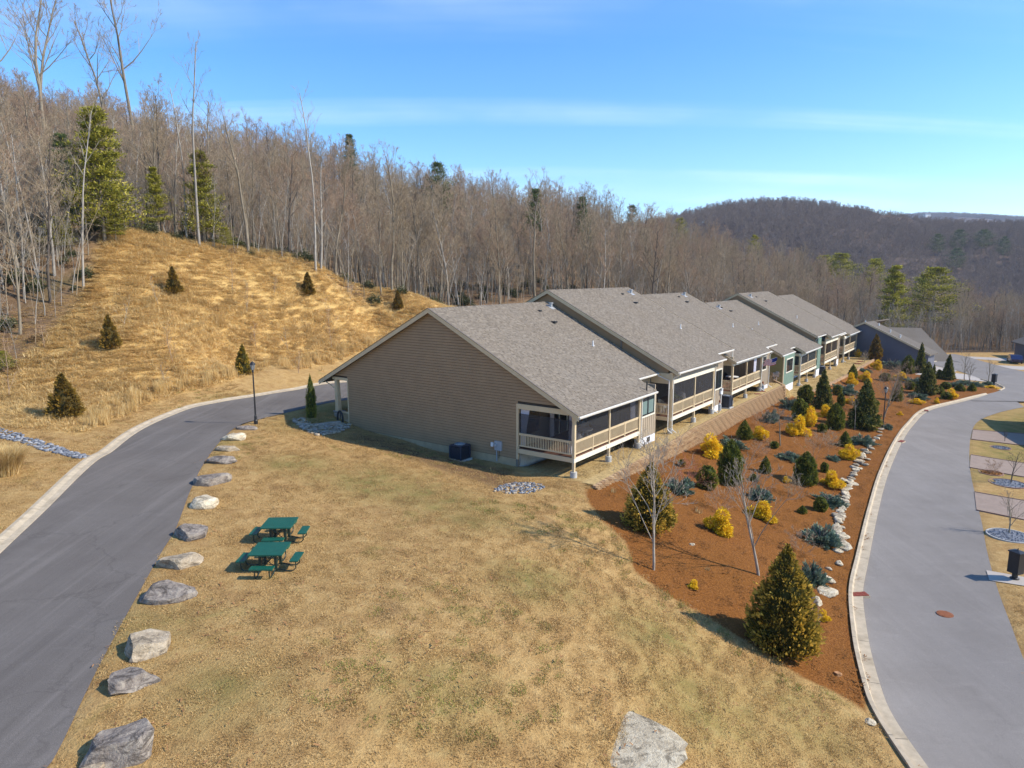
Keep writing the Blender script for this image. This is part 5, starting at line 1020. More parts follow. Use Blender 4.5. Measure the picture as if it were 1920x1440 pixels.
# twenty metre forest tree kinds: trunk mesh + crown mesh
FT = []
for s in range(9):
    tw = (TWIG, TWIG, TWIGR)[s % 3]; bk = (BARK, BARKP, BARKD, BARK)[s % 4]
    g = grow_tree(100 + s, 18, .17 + .03 * (s % 3), .24 + .06 * (s % 4), 15 + s % 3, .55 + .05 * (s % 3), (1, 7, 5, 4), .29, .5, .012, .035)
    FT.append((seg_mesh('trunk', g, bk, 0, 1), seg_mesh('crown', g, tw, 2, 9)))
def bare_tree(kind, loc, s, rz, label, group=None, cat='tree', name='bare_tree', sx=1.0):
    o = link(name, FT[kind][0]); o.location = loc; o.scale = (s * sx, s * sx, s); o.rotation_euler = (random.uniform(-.03, .03), random.uniform(-.03, .03), rz); tag(o, label, cat, group); c = link('crown', FT[kind][1], o); return o
def scaled_tree(kind, bx, by, ty, label, group=None, sx=1.0, depth=None, kinds=None):
    p = at(bx, by); s = scale_at(p); h = (by - ty) / s; return bare_tree(kind, (p.x, p.y, p.z - .1), h / 18.0, random.uniform(0, 6.28), label, group, sx=sx)
# individually recognisable tall trees above the slope crest
TALLT = [grow_tree(300 + s, 18, .2, .5, 11, .62, (1, 5, 4, 3), .26, .55, .012, .05) for s in range(3)]
for g in TALLT: FT.append((seg_mesh('trunk', g, BARK, 0, 1), seg_mesh('crown', g, TWIG, 2, 9)))
slim = [grow_tree(320 + s, 18, .13, .62, 8, .5, (1, 4, 3), .16, .5, .012, .03) for s in range(2)]
for g in slim: FT.append((seg_mesh('trunk', g, BARKP, 0, 1), seg_mesh('crown', g, TWIG, 2, 9)))
for a in [(12, 374, 463, 103, 'tall curved bare tree right of the golden green pines on the slope crest'), (13, 350, 450, 178, 'thin mottled bare tree just left of the tall curved one'), (9, 258, 362, 12, 'tall spreading bare tree rising behind the big pine into the blue sky'), (10, 108, 372, 6, 'tallest many-limbed bare tree at the upper left'), (9, 84, 330, 0, 'tall bare tree left of the tallest many-limbed one'),
   (13, 592, 508, 190, 'lone tall slender bare tree standing clear on the slope crest'), (12, 156, 540, 215, 'pale slim bare tree at the left edge of the slope in front of the pine'), (11, 466, 476, 226, 'bare tree at the crest left of the lone tall one'), (10, 1003, 560, 345, 'tall bare tree behind the peak of the second roof'), (9, 1100, 545, 368, 'tall bare tree with spreading crown behind the second roof, right of the peak'),
   (13, 45, 560, 260, 'first thin pale trunk in the thicket at the far left'), (12, 72, 520, 240, 'second thin pale trunk in the thicket at the left'), (9, 210, 345, 60, 'tall bare tree between the two tallest at upper left'), (11, 395, 440, 190, 'bare tree with a forked crown right of the tall curved tree'), (10, 735, 545, 300, 'bare tree above the right part of the slope crest'),
   (9, 20, 400, -10, 'tall bare tree cut by the left edge of the photo')]:
    scaled_tree(*a, group='tall bare trees on the crest of the slope')
# the woods: nearest few hundred as individuals, the rest as one mass
FAR_PINES = [(2, 655, 0, 250, 'round-topped pine on the woods skyline right of the lone tall tree', .55, 130), (4, 820, 0, 303, 'second round-topped pine on the woods skyline', .5, 130), (2, 1005, 0, 352, 'olive pine on the skyline behind the second roof', .6, 140), (2, 965, 0, 372, 'small olive pine on the skyline left of the bigger one', .4, 150), (2, 1092, 0, 368, 'narrow olive pine on the skyline in mid photo', .55, 150), (4, 1186, 0, 384, 'dark flat pine where the two ridges meet', .5, 190),
   (3, 1578, 0, 474, 'big bright green pine crown in mid woods above the last roof', 1.15, 205), (3, 1545, 0, 478, 'bright green pine joined to the left of the big one', .9, 207), (3, 1642, 0, 484, 'smaller olive green pine right of the big bright one', .8, 205), (1, 1682, 0, 496, 'tall narrow green pine with a pale dead trunk in front', 1.0, 160), (3, 1757, 0, 500, 'broad green pine in the woods above the far road', 1.1, 165), (3, 1735, 0, 515, 'green pine left of the broad one above the far road', .8, 160),
   (4, 1800, 0, 430, 'dark pine on the slope of the far ridge', .8, 330), (4, 1845, 0, 430, 'widest dark pine on the far ridge slope', 1.0, 330), (4, 1760, 0, 438, 'leftmost dark pine on the far ridge slope', .7, 330), (4, 1795, 0, 465, 'dark pine below the pair on the far ridge slope', .9, 300), (4, 1885, 0, 443, 'small dark pine near the right edge on the far ridge', .6, 340), (3, 1275, 0, 408, 'pale olive tree crown at the edge of the near hill', .6, 200), (3, 1205, 0, 428, 'small yellow green crown on the near hill', .4, 170), (3, 1415, 0, 440, 'faded green crown on the near hill right of centre', .5, 200)]
def far_pos(bx, ty, Y):
    want = 17.0 if Y < 290 else 22.0; ys = np.arange(Y * .92, Y * 1.9, 1.5); q_ = np.array([pY(bx, ty, y) for y in ys]); e = np.abs(q_[:, 2] - ground_z(q_[:, 0], q_[:, 1]) - want) + .02 * np.abs(ys - Y); return q_[int(np.argmin(e))]
FPOS = [(far_pos(f[1], f[3], f[6]), f[6]) for f in FAR_PINES]
def pine_gap(P):
    k = np.ones(len(P), bool)
    for q, Y in FPOS:
        if Y < 155: continue
        L_ = 34.0 if Y < 290 else 24.0; d_ = -q[:2] / np.linalg.norm(q[:2]); w_ = P - q[:2]; t = np.clip(w_ @ d_, 0, L_); k &= np.linalg.norm(w_ - t[:, None] * d_, axis=1) > (4.8 if Y < 290 else 4.5)
    return k
def clear_sd(P): return sdf(CLEAR, P[:, 0], P[:, 1])
rs = np.random.RandomState(12)
def woods(n, x0, x1, y0, y1, mind):
    P = rs.uniform(0, 1, (n, 2)) * [x1 - x0, y1 - y0] + [x0, y0]; P = P[(np.abs(P[:, 0]) < P[:, 1] * 1.08 + 8)]; g = {}; out = []
    for p in P:
        c = (int(p[0] // mind), int(p[1] // mind))
        if c in g: continue
        g[c] = 1; out.append(p)
    return np.array(out)
A = woods(38000, -230, 310, 20, 300, 3.4); d = clear_sd(A); A = A[d < -.8]; A = A[pine_gap(A)]; d = -clear_sd(A)
right = sstep((A[:, 0] - 20) / 60); keep = A[:, 1] < 300; A = A[keep]; d = d[keep]; right = right[keep]
sz = (.66 + rs.uniform(-.2, .2, len(A))) * (1 - .18 * right); sz = np.where(rs.uniform(0, 1, len(A)) < .25, sz * .7, sz)
near = np.argsort(np.hypot(A[:, 0], A[:, 1]) + d * .8)[:285]; isn = np.zeros(len(A), bool); isn[near] = True; z = ground_z(A[:, 0], A[:, 1])
LAB = [('bare grey brown deciduous tree in the woods at the left behind the dry slope', 'bare trees at the left edge of the woods'), ('bare grey brown deciduous tree in the woods behind the slope crest and roofs', 'bare trees behind the slope crest and roofs'), ('bare deciduous tree along the woods edge beyond the grey house and far road', 'bare trees beyond the grey house and far road')]
for i in np.where(isn)[0]:
    k = 0 if A[i, 0] < -30 else (1 if A[i, 0] < 35 else 2); bare_tree(int(rs.randint(0, 9)), (A[i, 0], A[i, 1], z[i] - .2), sz[i], rs.uniform(0, 6.28), LAB[k][0], LAB[k][1])
fk = []
for s in range(9):
    o = link('forest_tree', FT[s][0]); o2 = link('forest_crown', FT[s][1]); vs = []
    me = o.data.copy(); bm_ = None
    import bmesh
    b = bmesh.new(); b.from_mesh(FT[s][0]); n0 = len(b.faces); b.from_mesh(FT[s][1]); b.faces.ensure_lookup_table()
    for f in b.faces[n0:]: f.material_index = 1
    me = bpy.data.meshes.new('forest_tree'); b.to_mesh(me); b.free(); me.materials.append(FT[s][0].materials[0]); me.materials.append(FT[s][1].materials[0]); bpy.data.objects.remove(o2); o.data = me; fk.append(o)
fc = proto_collection('forest_kinds', fk); B_ = A[~isn]; zb = z[~isn]; sb = sz[~isn]; n = len(B_)
scatter('woodland', np.c_[B_, zb - .2], np.c_[rs.uniform(-.04, .04, n), rs.uniform(-.04, .04, n), rs.uniform(0, 6.28, n)], np.c_[sb, sb, sb], rs.randint(0, 9, n), fc, 'bare winter woods covering the near hillside behind the houses')
# thin saplings inside the near woods
SP = [seg_mesh('sapling', grow_tree(400 + s, 9, .05, .35, 9, .5, (1, 4, 3), .25, .4, .008, .05), (BARKP, TWIG, BARK)[s % 3], 0, 9) for s in range(4)]
sk = proto_collection('sapling_kinds', [link('sapling', m) for m in SP]); Q = woods(40000, -110, 190, 20, 190, 1.5); ds = -clear_sd(Q); Q = Q[(ds > .3) & (ds < 45)]; n = len(Q); ss = rs.uniform(.45, 1.1, n)
scatter('saplings', np.c_[Q, ground_z(Q[:, 0], Q[:, 1]) - .1], np.c_[rs.uniform(-.12, .12, n), rs.uniform(-.12, .12, n), rs.uniform(0, 6.28, n)], np.c_[ss, ss, ss], rs.randint(0, 4, n), sk, 'thin understorey saplings in the near woods')
# far ridge woods
FK = []
for s in range(5):
    g = grow_tree(500 + s, 13, .16, .3, 10, .6, (1, 7, 6), .34, .4, .035, .05); FK.append(link('ridge_tree', seg_mesh('ridge_tree', g, TWIGD, 0, 9)))
rk = proto_collection('ridge_kinds', FK); Q = woods(130000, 40, 860, 270, 760, 5.0); Q = Q[(Q[:, 0] > Q[:, 1] * .14)]; Q = Q[pine_gap(Q)]; n = len(Q); ss = rs.uniform(.75, 1.25, n)
scatter('ridge_woods', np.c_[Q, ground_z(Q[:, 0], Q[:, 1]) - 1.0], np.c_[rs.uniform(-.05, .05, (n, 2)), rs.uniform(0, 6.28, n)], np.c_[ss * 1.1, ss * 1.1, ss], rs.randint(0, 5, n), rk, 'dark bare woods covering the far ridge')
Q = rs.uniform(0, 1, (5200, 2)) * [900, 260] + [1180, 2340]; Q = Q[(Q[:, 0] < Q[:, 1] * .82)]; n = len(Q); ss = rs.uniform(.8, 1.5, n)
scatter('distant_woods', np.c_[Q, ground_z(Q[:, 0], Q[:, 1]) - 1], np.c_[np.zeros((n, 2)), rs.uniform(0, 6.28, n)], np.c_[ss * 1.3, ss * 1.3, ss], rs.randint(0, 5, n), rk, 'hazy woods on the most distant hill')
# distant houses on the blue hill
HW = mat('distant_house_white', (.62, .62, .60)); HR = mat('distant_house_roof', (.16, .15, .15))
for i, (x, y) in enumerate([(1672, 403), (1738, 401), (1797, 408), (1652, 404)]):
    p = pY(x, y, 2380); g = gz(p[0], p[1]); r = empty('distant_house', (p[0], p[1], max(g, p[2] - 10)), .3 * i, ['second house from the left on the distant hill ridge', 'largest pale house on the distant hill ridge', 'rightmost house on the distant hill ridge', 'leftmost small house on the distant hill ridge'][i], 'house', 'houses on the distant hill')
    MB().box(-11, 11, -6, 6, -4, 8).obj('wall', HW, r); MB().prism([(-7, 7.8), (0, 12), (7, 7.8)], 0, -12, 12).obj('roof', HR, r)

# ------------------------------------------------------------------ pines
def pine_mesh(seed, tiers, n_per, H=1.0, R=.3, top=.02, base=.12, gap=.6, rnd_top=False):
    rs_ = np.random.RandomState(seed); Vs = []; Fs = []; Ts = []; k = 0; br = MB(); br.tube([(0, 0, -.05), (0, 0, .5), (0, 0, .97)], [.013, .009, .002], 6)
    for i in range(tiers):
        t0 = base + (1 - base) * (i + .5) / tiers
        for j in range(rs_.randint(6, 9)):
            t = min(.96, t0 + rs_.uniform(-.5, .5) * (1 - base) / tiers); rr = R * (np.sin(min(1.0, (1 - t) / (1 - base) * 1.25) * 1.57) ** .8 if rnd_top else (1 - t) ** .65) * rs_.uniform(.75, 1.1); a = j * .95 + rs_.uniform(-.4, .4) + i; L = rr * rs_.uniform(.55, 1.15); e = Vector((math.cos(a) * L, math.sin(a) * L, t + L * .22)); br.tube([(0, 0, t), (e.x * .6, e.y * .6, t + L * .08), tuple(e)], [.005, .0035, .0015], 3, caps=False)
            n = n_per; u = rs_.uniform(.3, 1.05, n); P = np.c_[e.x * u, e.y * u, t + L * .22 * u ** 1.5] + rs_.normal(0, 1, (n, 3)) * np.array([.032, .032, .014]) * (L / .25 + .4)
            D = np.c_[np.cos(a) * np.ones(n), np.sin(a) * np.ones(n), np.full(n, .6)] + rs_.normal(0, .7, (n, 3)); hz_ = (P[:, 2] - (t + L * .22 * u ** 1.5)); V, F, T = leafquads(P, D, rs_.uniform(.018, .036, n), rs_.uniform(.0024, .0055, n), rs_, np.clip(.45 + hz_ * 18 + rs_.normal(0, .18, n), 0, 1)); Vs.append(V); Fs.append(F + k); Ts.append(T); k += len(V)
    return br, np.vstack(Vs), np.vstack(Fs), np.concatenate(Ts)
PN = []
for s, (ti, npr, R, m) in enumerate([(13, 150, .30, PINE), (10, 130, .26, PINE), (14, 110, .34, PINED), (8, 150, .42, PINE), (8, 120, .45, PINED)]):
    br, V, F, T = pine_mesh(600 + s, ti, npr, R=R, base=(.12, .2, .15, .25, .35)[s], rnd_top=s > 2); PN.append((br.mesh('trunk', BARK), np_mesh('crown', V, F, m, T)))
def pine(k, bx, by, ty, label, sx=1.0, Y=None, group='pines among the bare woods'):
    if Y is None: p = at(bx, by); s = scale_at(p); h = (by - ty) / s; loc = (p.x, p.y, p.z - .1)
    else:
        want = 17.0 if Y < 290 else 22.0; ys = np.arange(Y * .92, Y * 1.9, 1.5); q_ = np.array([pY(bx, ty, y) for y in ys]); e = np.abs(q_[:, 2] - ground_z(q_[:, 0], q_[:, 1]) - want) + .02 * np.abs(ys - Y); q = q_[int(np.argmin(e))]; g = gz(q[0], q[1]); h = float(np.clip(q[2] - g, 9, 24)); loc = (q[0], q[1], q[2] - h)
    o = empty('pine_tree', loc, random.uniform(0, 6.28), label, 'pine tree', group); a = link('trunk', PN[k][0], o); b = link('crown', PN[k][1], o); a.scale = b.scale = (h * sx, h * sx, h); return o
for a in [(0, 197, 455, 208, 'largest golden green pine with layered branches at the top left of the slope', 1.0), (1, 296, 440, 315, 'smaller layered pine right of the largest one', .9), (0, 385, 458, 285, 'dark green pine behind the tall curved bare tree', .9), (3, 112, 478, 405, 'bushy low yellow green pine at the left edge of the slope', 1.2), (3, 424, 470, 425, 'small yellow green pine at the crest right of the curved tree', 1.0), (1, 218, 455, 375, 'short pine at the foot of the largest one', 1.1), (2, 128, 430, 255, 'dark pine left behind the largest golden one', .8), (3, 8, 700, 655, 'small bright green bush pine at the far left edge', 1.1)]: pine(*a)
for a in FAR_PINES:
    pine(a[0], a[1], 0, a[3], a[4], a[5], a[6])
# evergreen undergrowth along the woods edge
def bush_mesh(seed, m, n=700):
    rs_ = np.random.RandomState(seed); d = rs_.normal(0, 1, (n, 3)); d /= np.linalg.norm(d, axis=1)[:, None]; d[:, 2] = np.abs(d[:, 2]); r = rs_.uniform(.5, 1, n) * (.8 + .3 * np.sin(d[:, 0] * 6 + seed) * np.sin(d[:, 1] * 5)); P = d * r[:, None] * [.5, .5, .8]
    V, F, T = leafquads(P, d + rs_.normal(0, .6, (n, 3)), rs_.uniform(.07, .14, n), rs_.uniform(.02, .035, n), rs_, np.clip(rs_.uniform(.1, .7, n) + .3 * (d[:, 2] > .6), 0, 1)); return V, F, T
bk = protos('undergrowth', lambda i: bush_mesh(i, RHOD), RHOD, 3)
rs = np.random.RandomState(5); Q = woods(9000, -90, 60, 30, 140, 2.4); ds = -clear_sd(Q); k = (ds > .0) & (ds < 18); Q = Q[k]; Q = Q[rs.uniform(0, 1, len(Q)) < np.where(Q[:, 0] < -30, .8, .45)]; n = len(Q); ss = rs.uniform(.8, 2.4, n)
scatter('undergrowth', np.c_[Q, ground_z(Q[:, 0], Q[:, 1]) - .1], np.c_[np.zeros((n, 2)), rs.uniform(0, 6.28, n)], np.c_[ss, ss, ss * .8], rs.randint(0, 3, n), bk, 'evergreen undergrowth along the edge of the woods')
DRY = foliage_mat('dry_leaves', [(0, (.10, .055, .025)), (.4, (.22, .13, .06)), (.7, (.34, .22, .11)), (1, (.42, .30, .17))]); dk_ = protos('dry_thicket', lambda i: bush_mesh(40 + i, DRY, 300), DRY, 2)
Q = woods(9000, -90, 190, 30, 145, 3.0); ds = -clear_sd(Q); k = (ds > -1.0) & (ds < 14); Q = Q[k]; Q = Q[rs.uniform(0, 1, len(Q)) < np.where(Q[:, 0] < -30, .8, .45)]; n = len(Q); ss = rs.uniform(.6, 1.8, n)
scatter('dry_thicket', np.c_[Q, ground_z(Q[:, 0], Q[:, 1]) - .1], np.c_[np.zeros((n, 2)), rs.uniform(0, 6.28, n)], np.c_[ss, ss, ss * .7], rs.randint(0, 2, n), dk_, 'brown dry thicket at the foot of the woods')

# ------------------------------------------------------------------ small bare trees and shrubs in the beds and on the slope
def own_tree(bx, by, ty, name, label, cat, seed, m=BARKO, m2=None, **kw):
    p = at(bx, by); s = scale_at(p); h = (by - ty) / s; args = dict(first=.3, nb=10, spread=.45, lv=(1, 4, 3), blen=.5, sweep=.4, rmin=.006, wig=.05); args.update(kw); r0 = args.pop('r0', .035 * h ** .5); grp = args.pop('group', None)
    g = grow_tree(seed, h, r0, **args); o = link(name, seg_mesh('trunk', g, m, 0, 1)); o.location = (p.x, p.y, p.z); o.rotation_euler = (0, 0, seed); tag(o, label, cat, grp); link('crown', seg_mesh('crown', g, m2 or m, 2, 9), o); return o
GB = 'bare ornamental trees'
own_tree(1225, 1068, 850, 'ornamental_tree', 'nearest bare young tree with pale upswept branches at the left of the mulch bed', 'tree', 21, first=.27, nb=15, blen=.62, spread=.55, lv=(1, 5, 4, 2), group=GB, r0=.065, sweep=.6, rmin=.0085)
own_tree(1424, 1078, 885, 'ornamental_tree', 'second bare young tree with a forked mottled trunk behind the gold arborvitae', 'tree', 22, first=.27, nb=13, blen=.62, spread=.5, lv=(1, 4, 3, 2), group=GB, r0=.075, sweep=.6, rmin=.0085)
own_tree(1603, 806, 742, 'ornamental_tree', 'thin staked sapling in front of the big dark spruce', 'tree', 23, first=.6, nb=6, blen=.2, group=GB, r0=.03)
own_tree(1657, 782, 698, 'ornamental_tree', 'dense vase-shaped bare tree right behind the right lamp post', 'tree', 24, m=BARK, m2=TWIGR, first=.22, nb=22, blen=.62, spread=.62, lv=(1, 7, 5, 2), group=GB, r0=.08)
own_tree(1463, 836, 768, 'weeping_tree', 'small grey weeping tree on a thin trunk below the block wall', 'tree', 25, m=BARK, m2=bark_mat('grey_weeping_twigs', (.12, .13, .12), (.22, .23, .21)), first=.62, nb=16, blen=.4, spread=1.1, lv=(1, 7, 5), group=GB, sweep=-.3)
own_tree(1808, 712, 668, 'ornamental_tree', 'left one of two small bare trees growing from the junipers by the far road', 'tree', 26, m=BARK, group=GB, nb=14); own_tree(1817, 722, 685, 'ornamental_tree', 'right one of two small bare trees growing from the junipers by the far road', 'tree', 27, m=BARK, group=GB, nb=12)
own_tree(1853, 718, 678, 'ornamental_tree', 'small bare tree left of the far mailbox', 'tree', 28, m=BARK, group=GB, nb=12); own_tree(1711, 690, 650, 'ornamental_tree', 'light grey bare tree against the end wall of the grey house', 'tree', 29, m=BARKP, group=GB, first=.2, nb=16, spread=.7)
own_tree(1895, 905, 848, 'ornamental_tree', 'dark bare young tree in the upper gravel ring by the paver drives', 'tree', 30, m=BARKD, group=GB, first=.35, nb=9, spread=.75); own_tree(1893, 1000, 930, 'ornamental_tree', 'thin bare tree in the lower gravel ring by the paver drives', 'tree', 31, m=BARK, group=GB, first=.25)
own_tree(1885, 828, 808, 'ornamental_tree', 'tiny bare sapling on the second right-hand lawn', 'tree', 32, m=BARKD, group=GB)
own_tree(1926, 700, 655, 'ornamental_tree', 'small bare tree at the right edge near the parked car', 'tree', 33, m=TWIGR, group=GB)
for i, (bx, by, ty, sp_, lab, mm) in enumerate([(1348, 958, 915, 1.0, 'bare twiggy shrub above the brightest yellow cypress', TWIGR), (1427, 856, 824, 1.0, 'bare brown shrub below the round yellow cypress', TWIGR), (1487, 930, 896, .8, 'pinkish bare shrub left of the broad blunt arborvitae foot', TWIG), (1497, 1034, 994, 1.0, 'pinkish bare shrub left of the large spreading juniper', TWIGR),
   (1527, 862, 812, .9, 'tall leaning bare shrub in the right middle of the bed', TWIGR), (1553, 836, 808, 1.0, 'pale pink bare shrub above the tiny blue juniper', TWIG), (1698, 764, 740, .8, 'small bare shrub right of the narrow green arborvitae', TWIGR), (1862, 888, 864, .9, 'round bare shrub in a gravel ring on the right-hand lawn', TWIGR), (1292, 915, 862, 1.0, 'red-twigged bare shrub behind the first bare tree', bark_mat('red_twigs', (.34, .12, .08), (.48, .2, .12))),
   (1450, 722, 700, .7, 'small bare shrub at the olive wall', TWIGR), (1428, 800, 768, 1.0, 'bare thicket shrub in front of the block wall', TWIGR), (1620, 682, 662, .8, 'light twiggy shrub by the grey house wall', TWIG), (1600, 764, 742, .7, 'bare stems left of the big dark spruce', TWIGR), (1516, 1168, 1128, .6, 'thin bare stems on the right of the gold arborvitae', TWIGR)]):
    own_tree(bx, by, ty, 'bare_shrub', lab, 'shrub', 50 + i, m=mm, first=.02, nb=12, blen=.75, spread=sp_, lv=(1, 5, 4), r0=.012, group='bare shrubs', rmin=.005, multi=2)
for i, (bx, by, ty, lab) in enumerate([(297, 572, 522, 'uppermost left sapling on the dry slope'), (325, 682, 612, 'reddish sapling in the middle of the dry slope'), (312, 724, 682, 'dark twiggy shrub near the slope foot'), (437, 552, 498, 'sapling near the crest under the woods'), (463, 588, 528, 'tall thin sapling on the upper slope right of centre'), (482, 655, 606, 'thin sapling above the lamp'), (540, 657, 616, 'small sapling on the slope right of the lamp'), (622, 655, 568, 'sapling above the left roof edge'), (514, 552, 518, 'small dark shrub on the upper slope'), (17, 745, 635, 'dark thin sapling at the far left of the slope'), (657, 560, 528, 'small sapling near the crest on the right'), (560, 700, 660, 'thin sapling left of the house eave'), (232, 610, 560, 'pale sapling right of the bronze conifer'), (84, 655, 600, 'thin sapling at the left woods edge')]):
    own_tree(bx, by, ty, 'sapling', lab, 'sapling', 80 + i, m=TWIGR if i % 2 else TWIG, first=.15, nb=9, blen=.4, spread=.5, lv=(1, 3, 2), r0=.03, group='bare saplings planted on the dry slope', rmin=.009)

# ------------------------------------------------------------------ rocks
from mathutils import noise as mnoise
def rock_mesh(name, seed, sx, sy, sz, m, cuts=7, sub=3):
    rr = random.Random(seed); bm = bmesh.new(); bmesh.ops.create_icosphere(bm, subdivisions=sub, radius=1.0); pl_ = []
    for _ in range(cuts): d = Vector((rr.gauss(0, 1), rr.gauss(0, 1), rr.gauss(0, .8))).normalized(); pl_.append((d, rr.uniform(.55, .86)))
    pl_.append((Vector((rr.gauss(0, .15), rr.gauss(0, .15), 1)).normalized(), rr.uniform(.45, .65)))
    for v in bm.verts:
        for d, o_ in pl_:
            k = v.co.dot(d)
            if k > o_: v.co -= d * (k - o_)
        v.co += v.co.normalized() * (mnoise.noise(v.co * 2.3 + Vector((seed, 0, 0))) * .10 + mnoise.noise(v.co * 7 + Vector((seed, 3, 0))) * .035); v.co = Vector((v.co.x * sx, v.co.y * sy, v.co.z * sz))
    me = bpy.data.meshes.new(name); bm.to_mesh(me); bm.free(); me.materials.append(m); return me
def rock_mat(name, a, b, c):
    n = N(name); n.pos(True); f = n.noise(2.2, 6, .7, dist=1.2); k = n.ramp(f, (.34, a), (.5, b), (.68, c)); s = n.noise(1.2, 7, .75, vec=n.mapv(n.pos(), (1, 1, 4), (.5, .2, 0)), dist=2); k = n.mix(n.ramp(s, (.52, 0), (.6, .75)), k, tuple(x * .42 for x in a)); k = n.mix(n.ramp(n.noise(9, 4), (.6, 0), (.72, .5)), k, tuple(min(1, x * 1.35) for x in c)); n.col(k); n.b.inputs['Roughness'].default_value = .95; n.bump(n.math('ADD', f, n.noise(14, 5, .7)), .8, .06); return n.m
RG = rock_mat('grey_boulder_stone', (.13, .105, .085), (.25, .21, .175), (.42, .36, .28)); RT = rock_mat('tan_boulder_stone', (.24, .19, .13), (.40, .32, .22), (.55, .46, .33)); RW = rock_mat('pale_limestone', (.44, .35, .23), (.62, .52, .36), (.76, .67, .50))
RB = mat('blue_grey_riprap', (.15, .16, .18), .9, .5, 5, .5, 20); RB2 = mat('pale_gravel_stone', (.40, .33, .24), .9, .3, 5)
BG = 'boulders lining the left road'
for i, (x0, x1, y0, y1, m, rz, lab) in enumerate([(163, 276, 1330, 1452, RG, .9, 'largest boulder by the road, closest to the bottom left, grey with a paler front piece'), (205, 284, 1249, 1303, RG, .5, 'flat dark grey pointed boulder just above the largest one'), (238, 315, 1171, 1243, RT, .7, 'two-level pale and dark boulder, third from the bottom'), (276, 353, 1088, 1136, RG, .2, 'smooth dark grey wedge boulder, fourth from the bottom'), (308, 372, 1032, 1072, RT, .3, 'pale layered boulder left of the picnic tables'), (334, 383, 972, 1022, RG, .1, 'blocky brown grey boulder level with the rear picnic table'), (362, 407, 923, 960, RW, .0, 'cream coloured angular boulder in mid row'), (373, 424, 881, 917, RG, .6, 'dark mottled sloping boulder above the cream one'),
    (396, 438, 851, 875, RG, .1, 'low brown and tan boulder, fourth from the lamp'), (410, 448, 833, 850, RT, .1, 'flat greenish tan boulder, third from the lamp'), (421, 455, 808, 831, RW, .1, 'rounded cream boulder, second from the lamp'), (447, 478, 796, 809, RG, 0, 'small flat boulder closest to the lamp post')]):
    p = at((x0 + x1) / 2, y1 - (y1 - y0) * .35); s = scale_at(p); wd = (x1 - x0) / s; ht = (y1 - y0) / s
    o = link('boulder', rock_mesh('boulder', 11 + i, wd * .68, min(wd * .6, max(.34, ht * .72)), max(.18, min(ht * .6, wd * .45)), m)); o.location = (p.x, p.y, p.z + .05); o.rotation_euler = (0, 0, rz); tag(o, lab, 'boulder', BG)
    if i == 0: c = link('boulder_piece', rock_mesh('boulder_piece', 77, .42, .30, .26, RT), o); c.location = (-.75, -.35, -.02)
def rock1(q, w_, d_, h_, m, lab, seed, cat='boulder', name='rock', rz=0, group=None, sink=.3):
    p = at(*q); o = link(name, rock_mesh(name, seed, w_, d_, h_, m)); o.location = (p.x, p.y, p.z + h_ * (.5 - sink)); o.rotation_euler = (0, 0, rz); return tag(o, lab, cat, group)
rock1((1172, 1396), 1.7, 1.3, .10, rock_mat('weathered_bedrock', (.34, .27, .18), (.50, .42, .29), (.64, .56, .41)), 'pale flat bedrock slab breaking through the lawn at the bottom centre', 41, 'rock', sink=.35, rz=-.5)
rock1((1631, 1355), .22, .2, .12, RW, 'small white stone at the tip of the mulch bed by the kerb', 42, 'rock'); rock1((1571, 1266), .17, .15, .14, mat('orange_tuft', (.42, .22, .10), .9, .4, 9), 'small orange tan clump in the lower mulch', 43, 'rock'); rock1((1297, 1021), .16, .12, .09, RW, 'small white stone in the open mulch right of the first bare tree', 44, 'rock')
line = smooth_line(np.array([(1651, 806), (1645, 818), (1634, 832), (1625, 845), (1614, 860), (1606, 873), (1602, 888), (1597, 903), (1590, 924), (1584, 945), (1575, 965), (1569, 980), (1571, 995), (1579, 1012), (1582, 1030)], float), 4.6); SG = 'pale stones edging the mulch bed'; smesh = [rock_mesh('stone', 60 + i, 1, .8, .45, (RW, RW, RT)[i % 3], 6, 2) for i in range(6)]; rr = random.Random(3)
def stone(px, py, r, lab='small pale stone in the winding stone line of the mulch bed'):
    p = at(px, py); o = link('stone', rr.choice(smesh)); o.location = (p.x, p.y, p.z + r * .2); o.scale = (r * rr.uniform(.8, 1.3), r * rr.uniform(.8, 1.2), r * rr.uniform(.7, 1.1)); o.rotation_euler = (rr.uniform(-.2, .2), rr.uniform(-.2, .2), rr.uniform(0, 6.28)); tag(o, lab, 'stone', SG)
for x, y in line: stone(x + rr.uniform(-4, 4), y, rr.uniform(.26, .42))
for x, y in [(1626, 862), (1617, 867), (1610, 880), (1620, 872), (1609, 866), (1628, 850), (1634, 842), (1630, 835), (1604, 880), (1574, 990), (1586, 947)]: stone(x, y, rr.uniform(.25, .4))
for x, y, r, lab in [(1573, 1058, .34, 'round cream stone right of the tufted juniper'), (1554, 1067, .2, 'small cream stone left of the round one by the juniper'), (1553, 1090, .42, 'cream slab stone behind the gold arborvitae'), (1551, 1112, .5, 'largest pale stone right of the gold arborvitae'), (1533, 1130, .34, 'pale stone half hidden by the gold arborvitae'), (1583, 920, .42, 'big pale stone in the middle of the stone line'), (1581, 902, .4, 'large tan stone above the middle of the stone line'), (1574, 972, .42, 'wide flat pale stone where the line bends'), (1572, 1035, .3, 'grey pale stone at the lower end of the line')]: stone(x, y, r, lab)
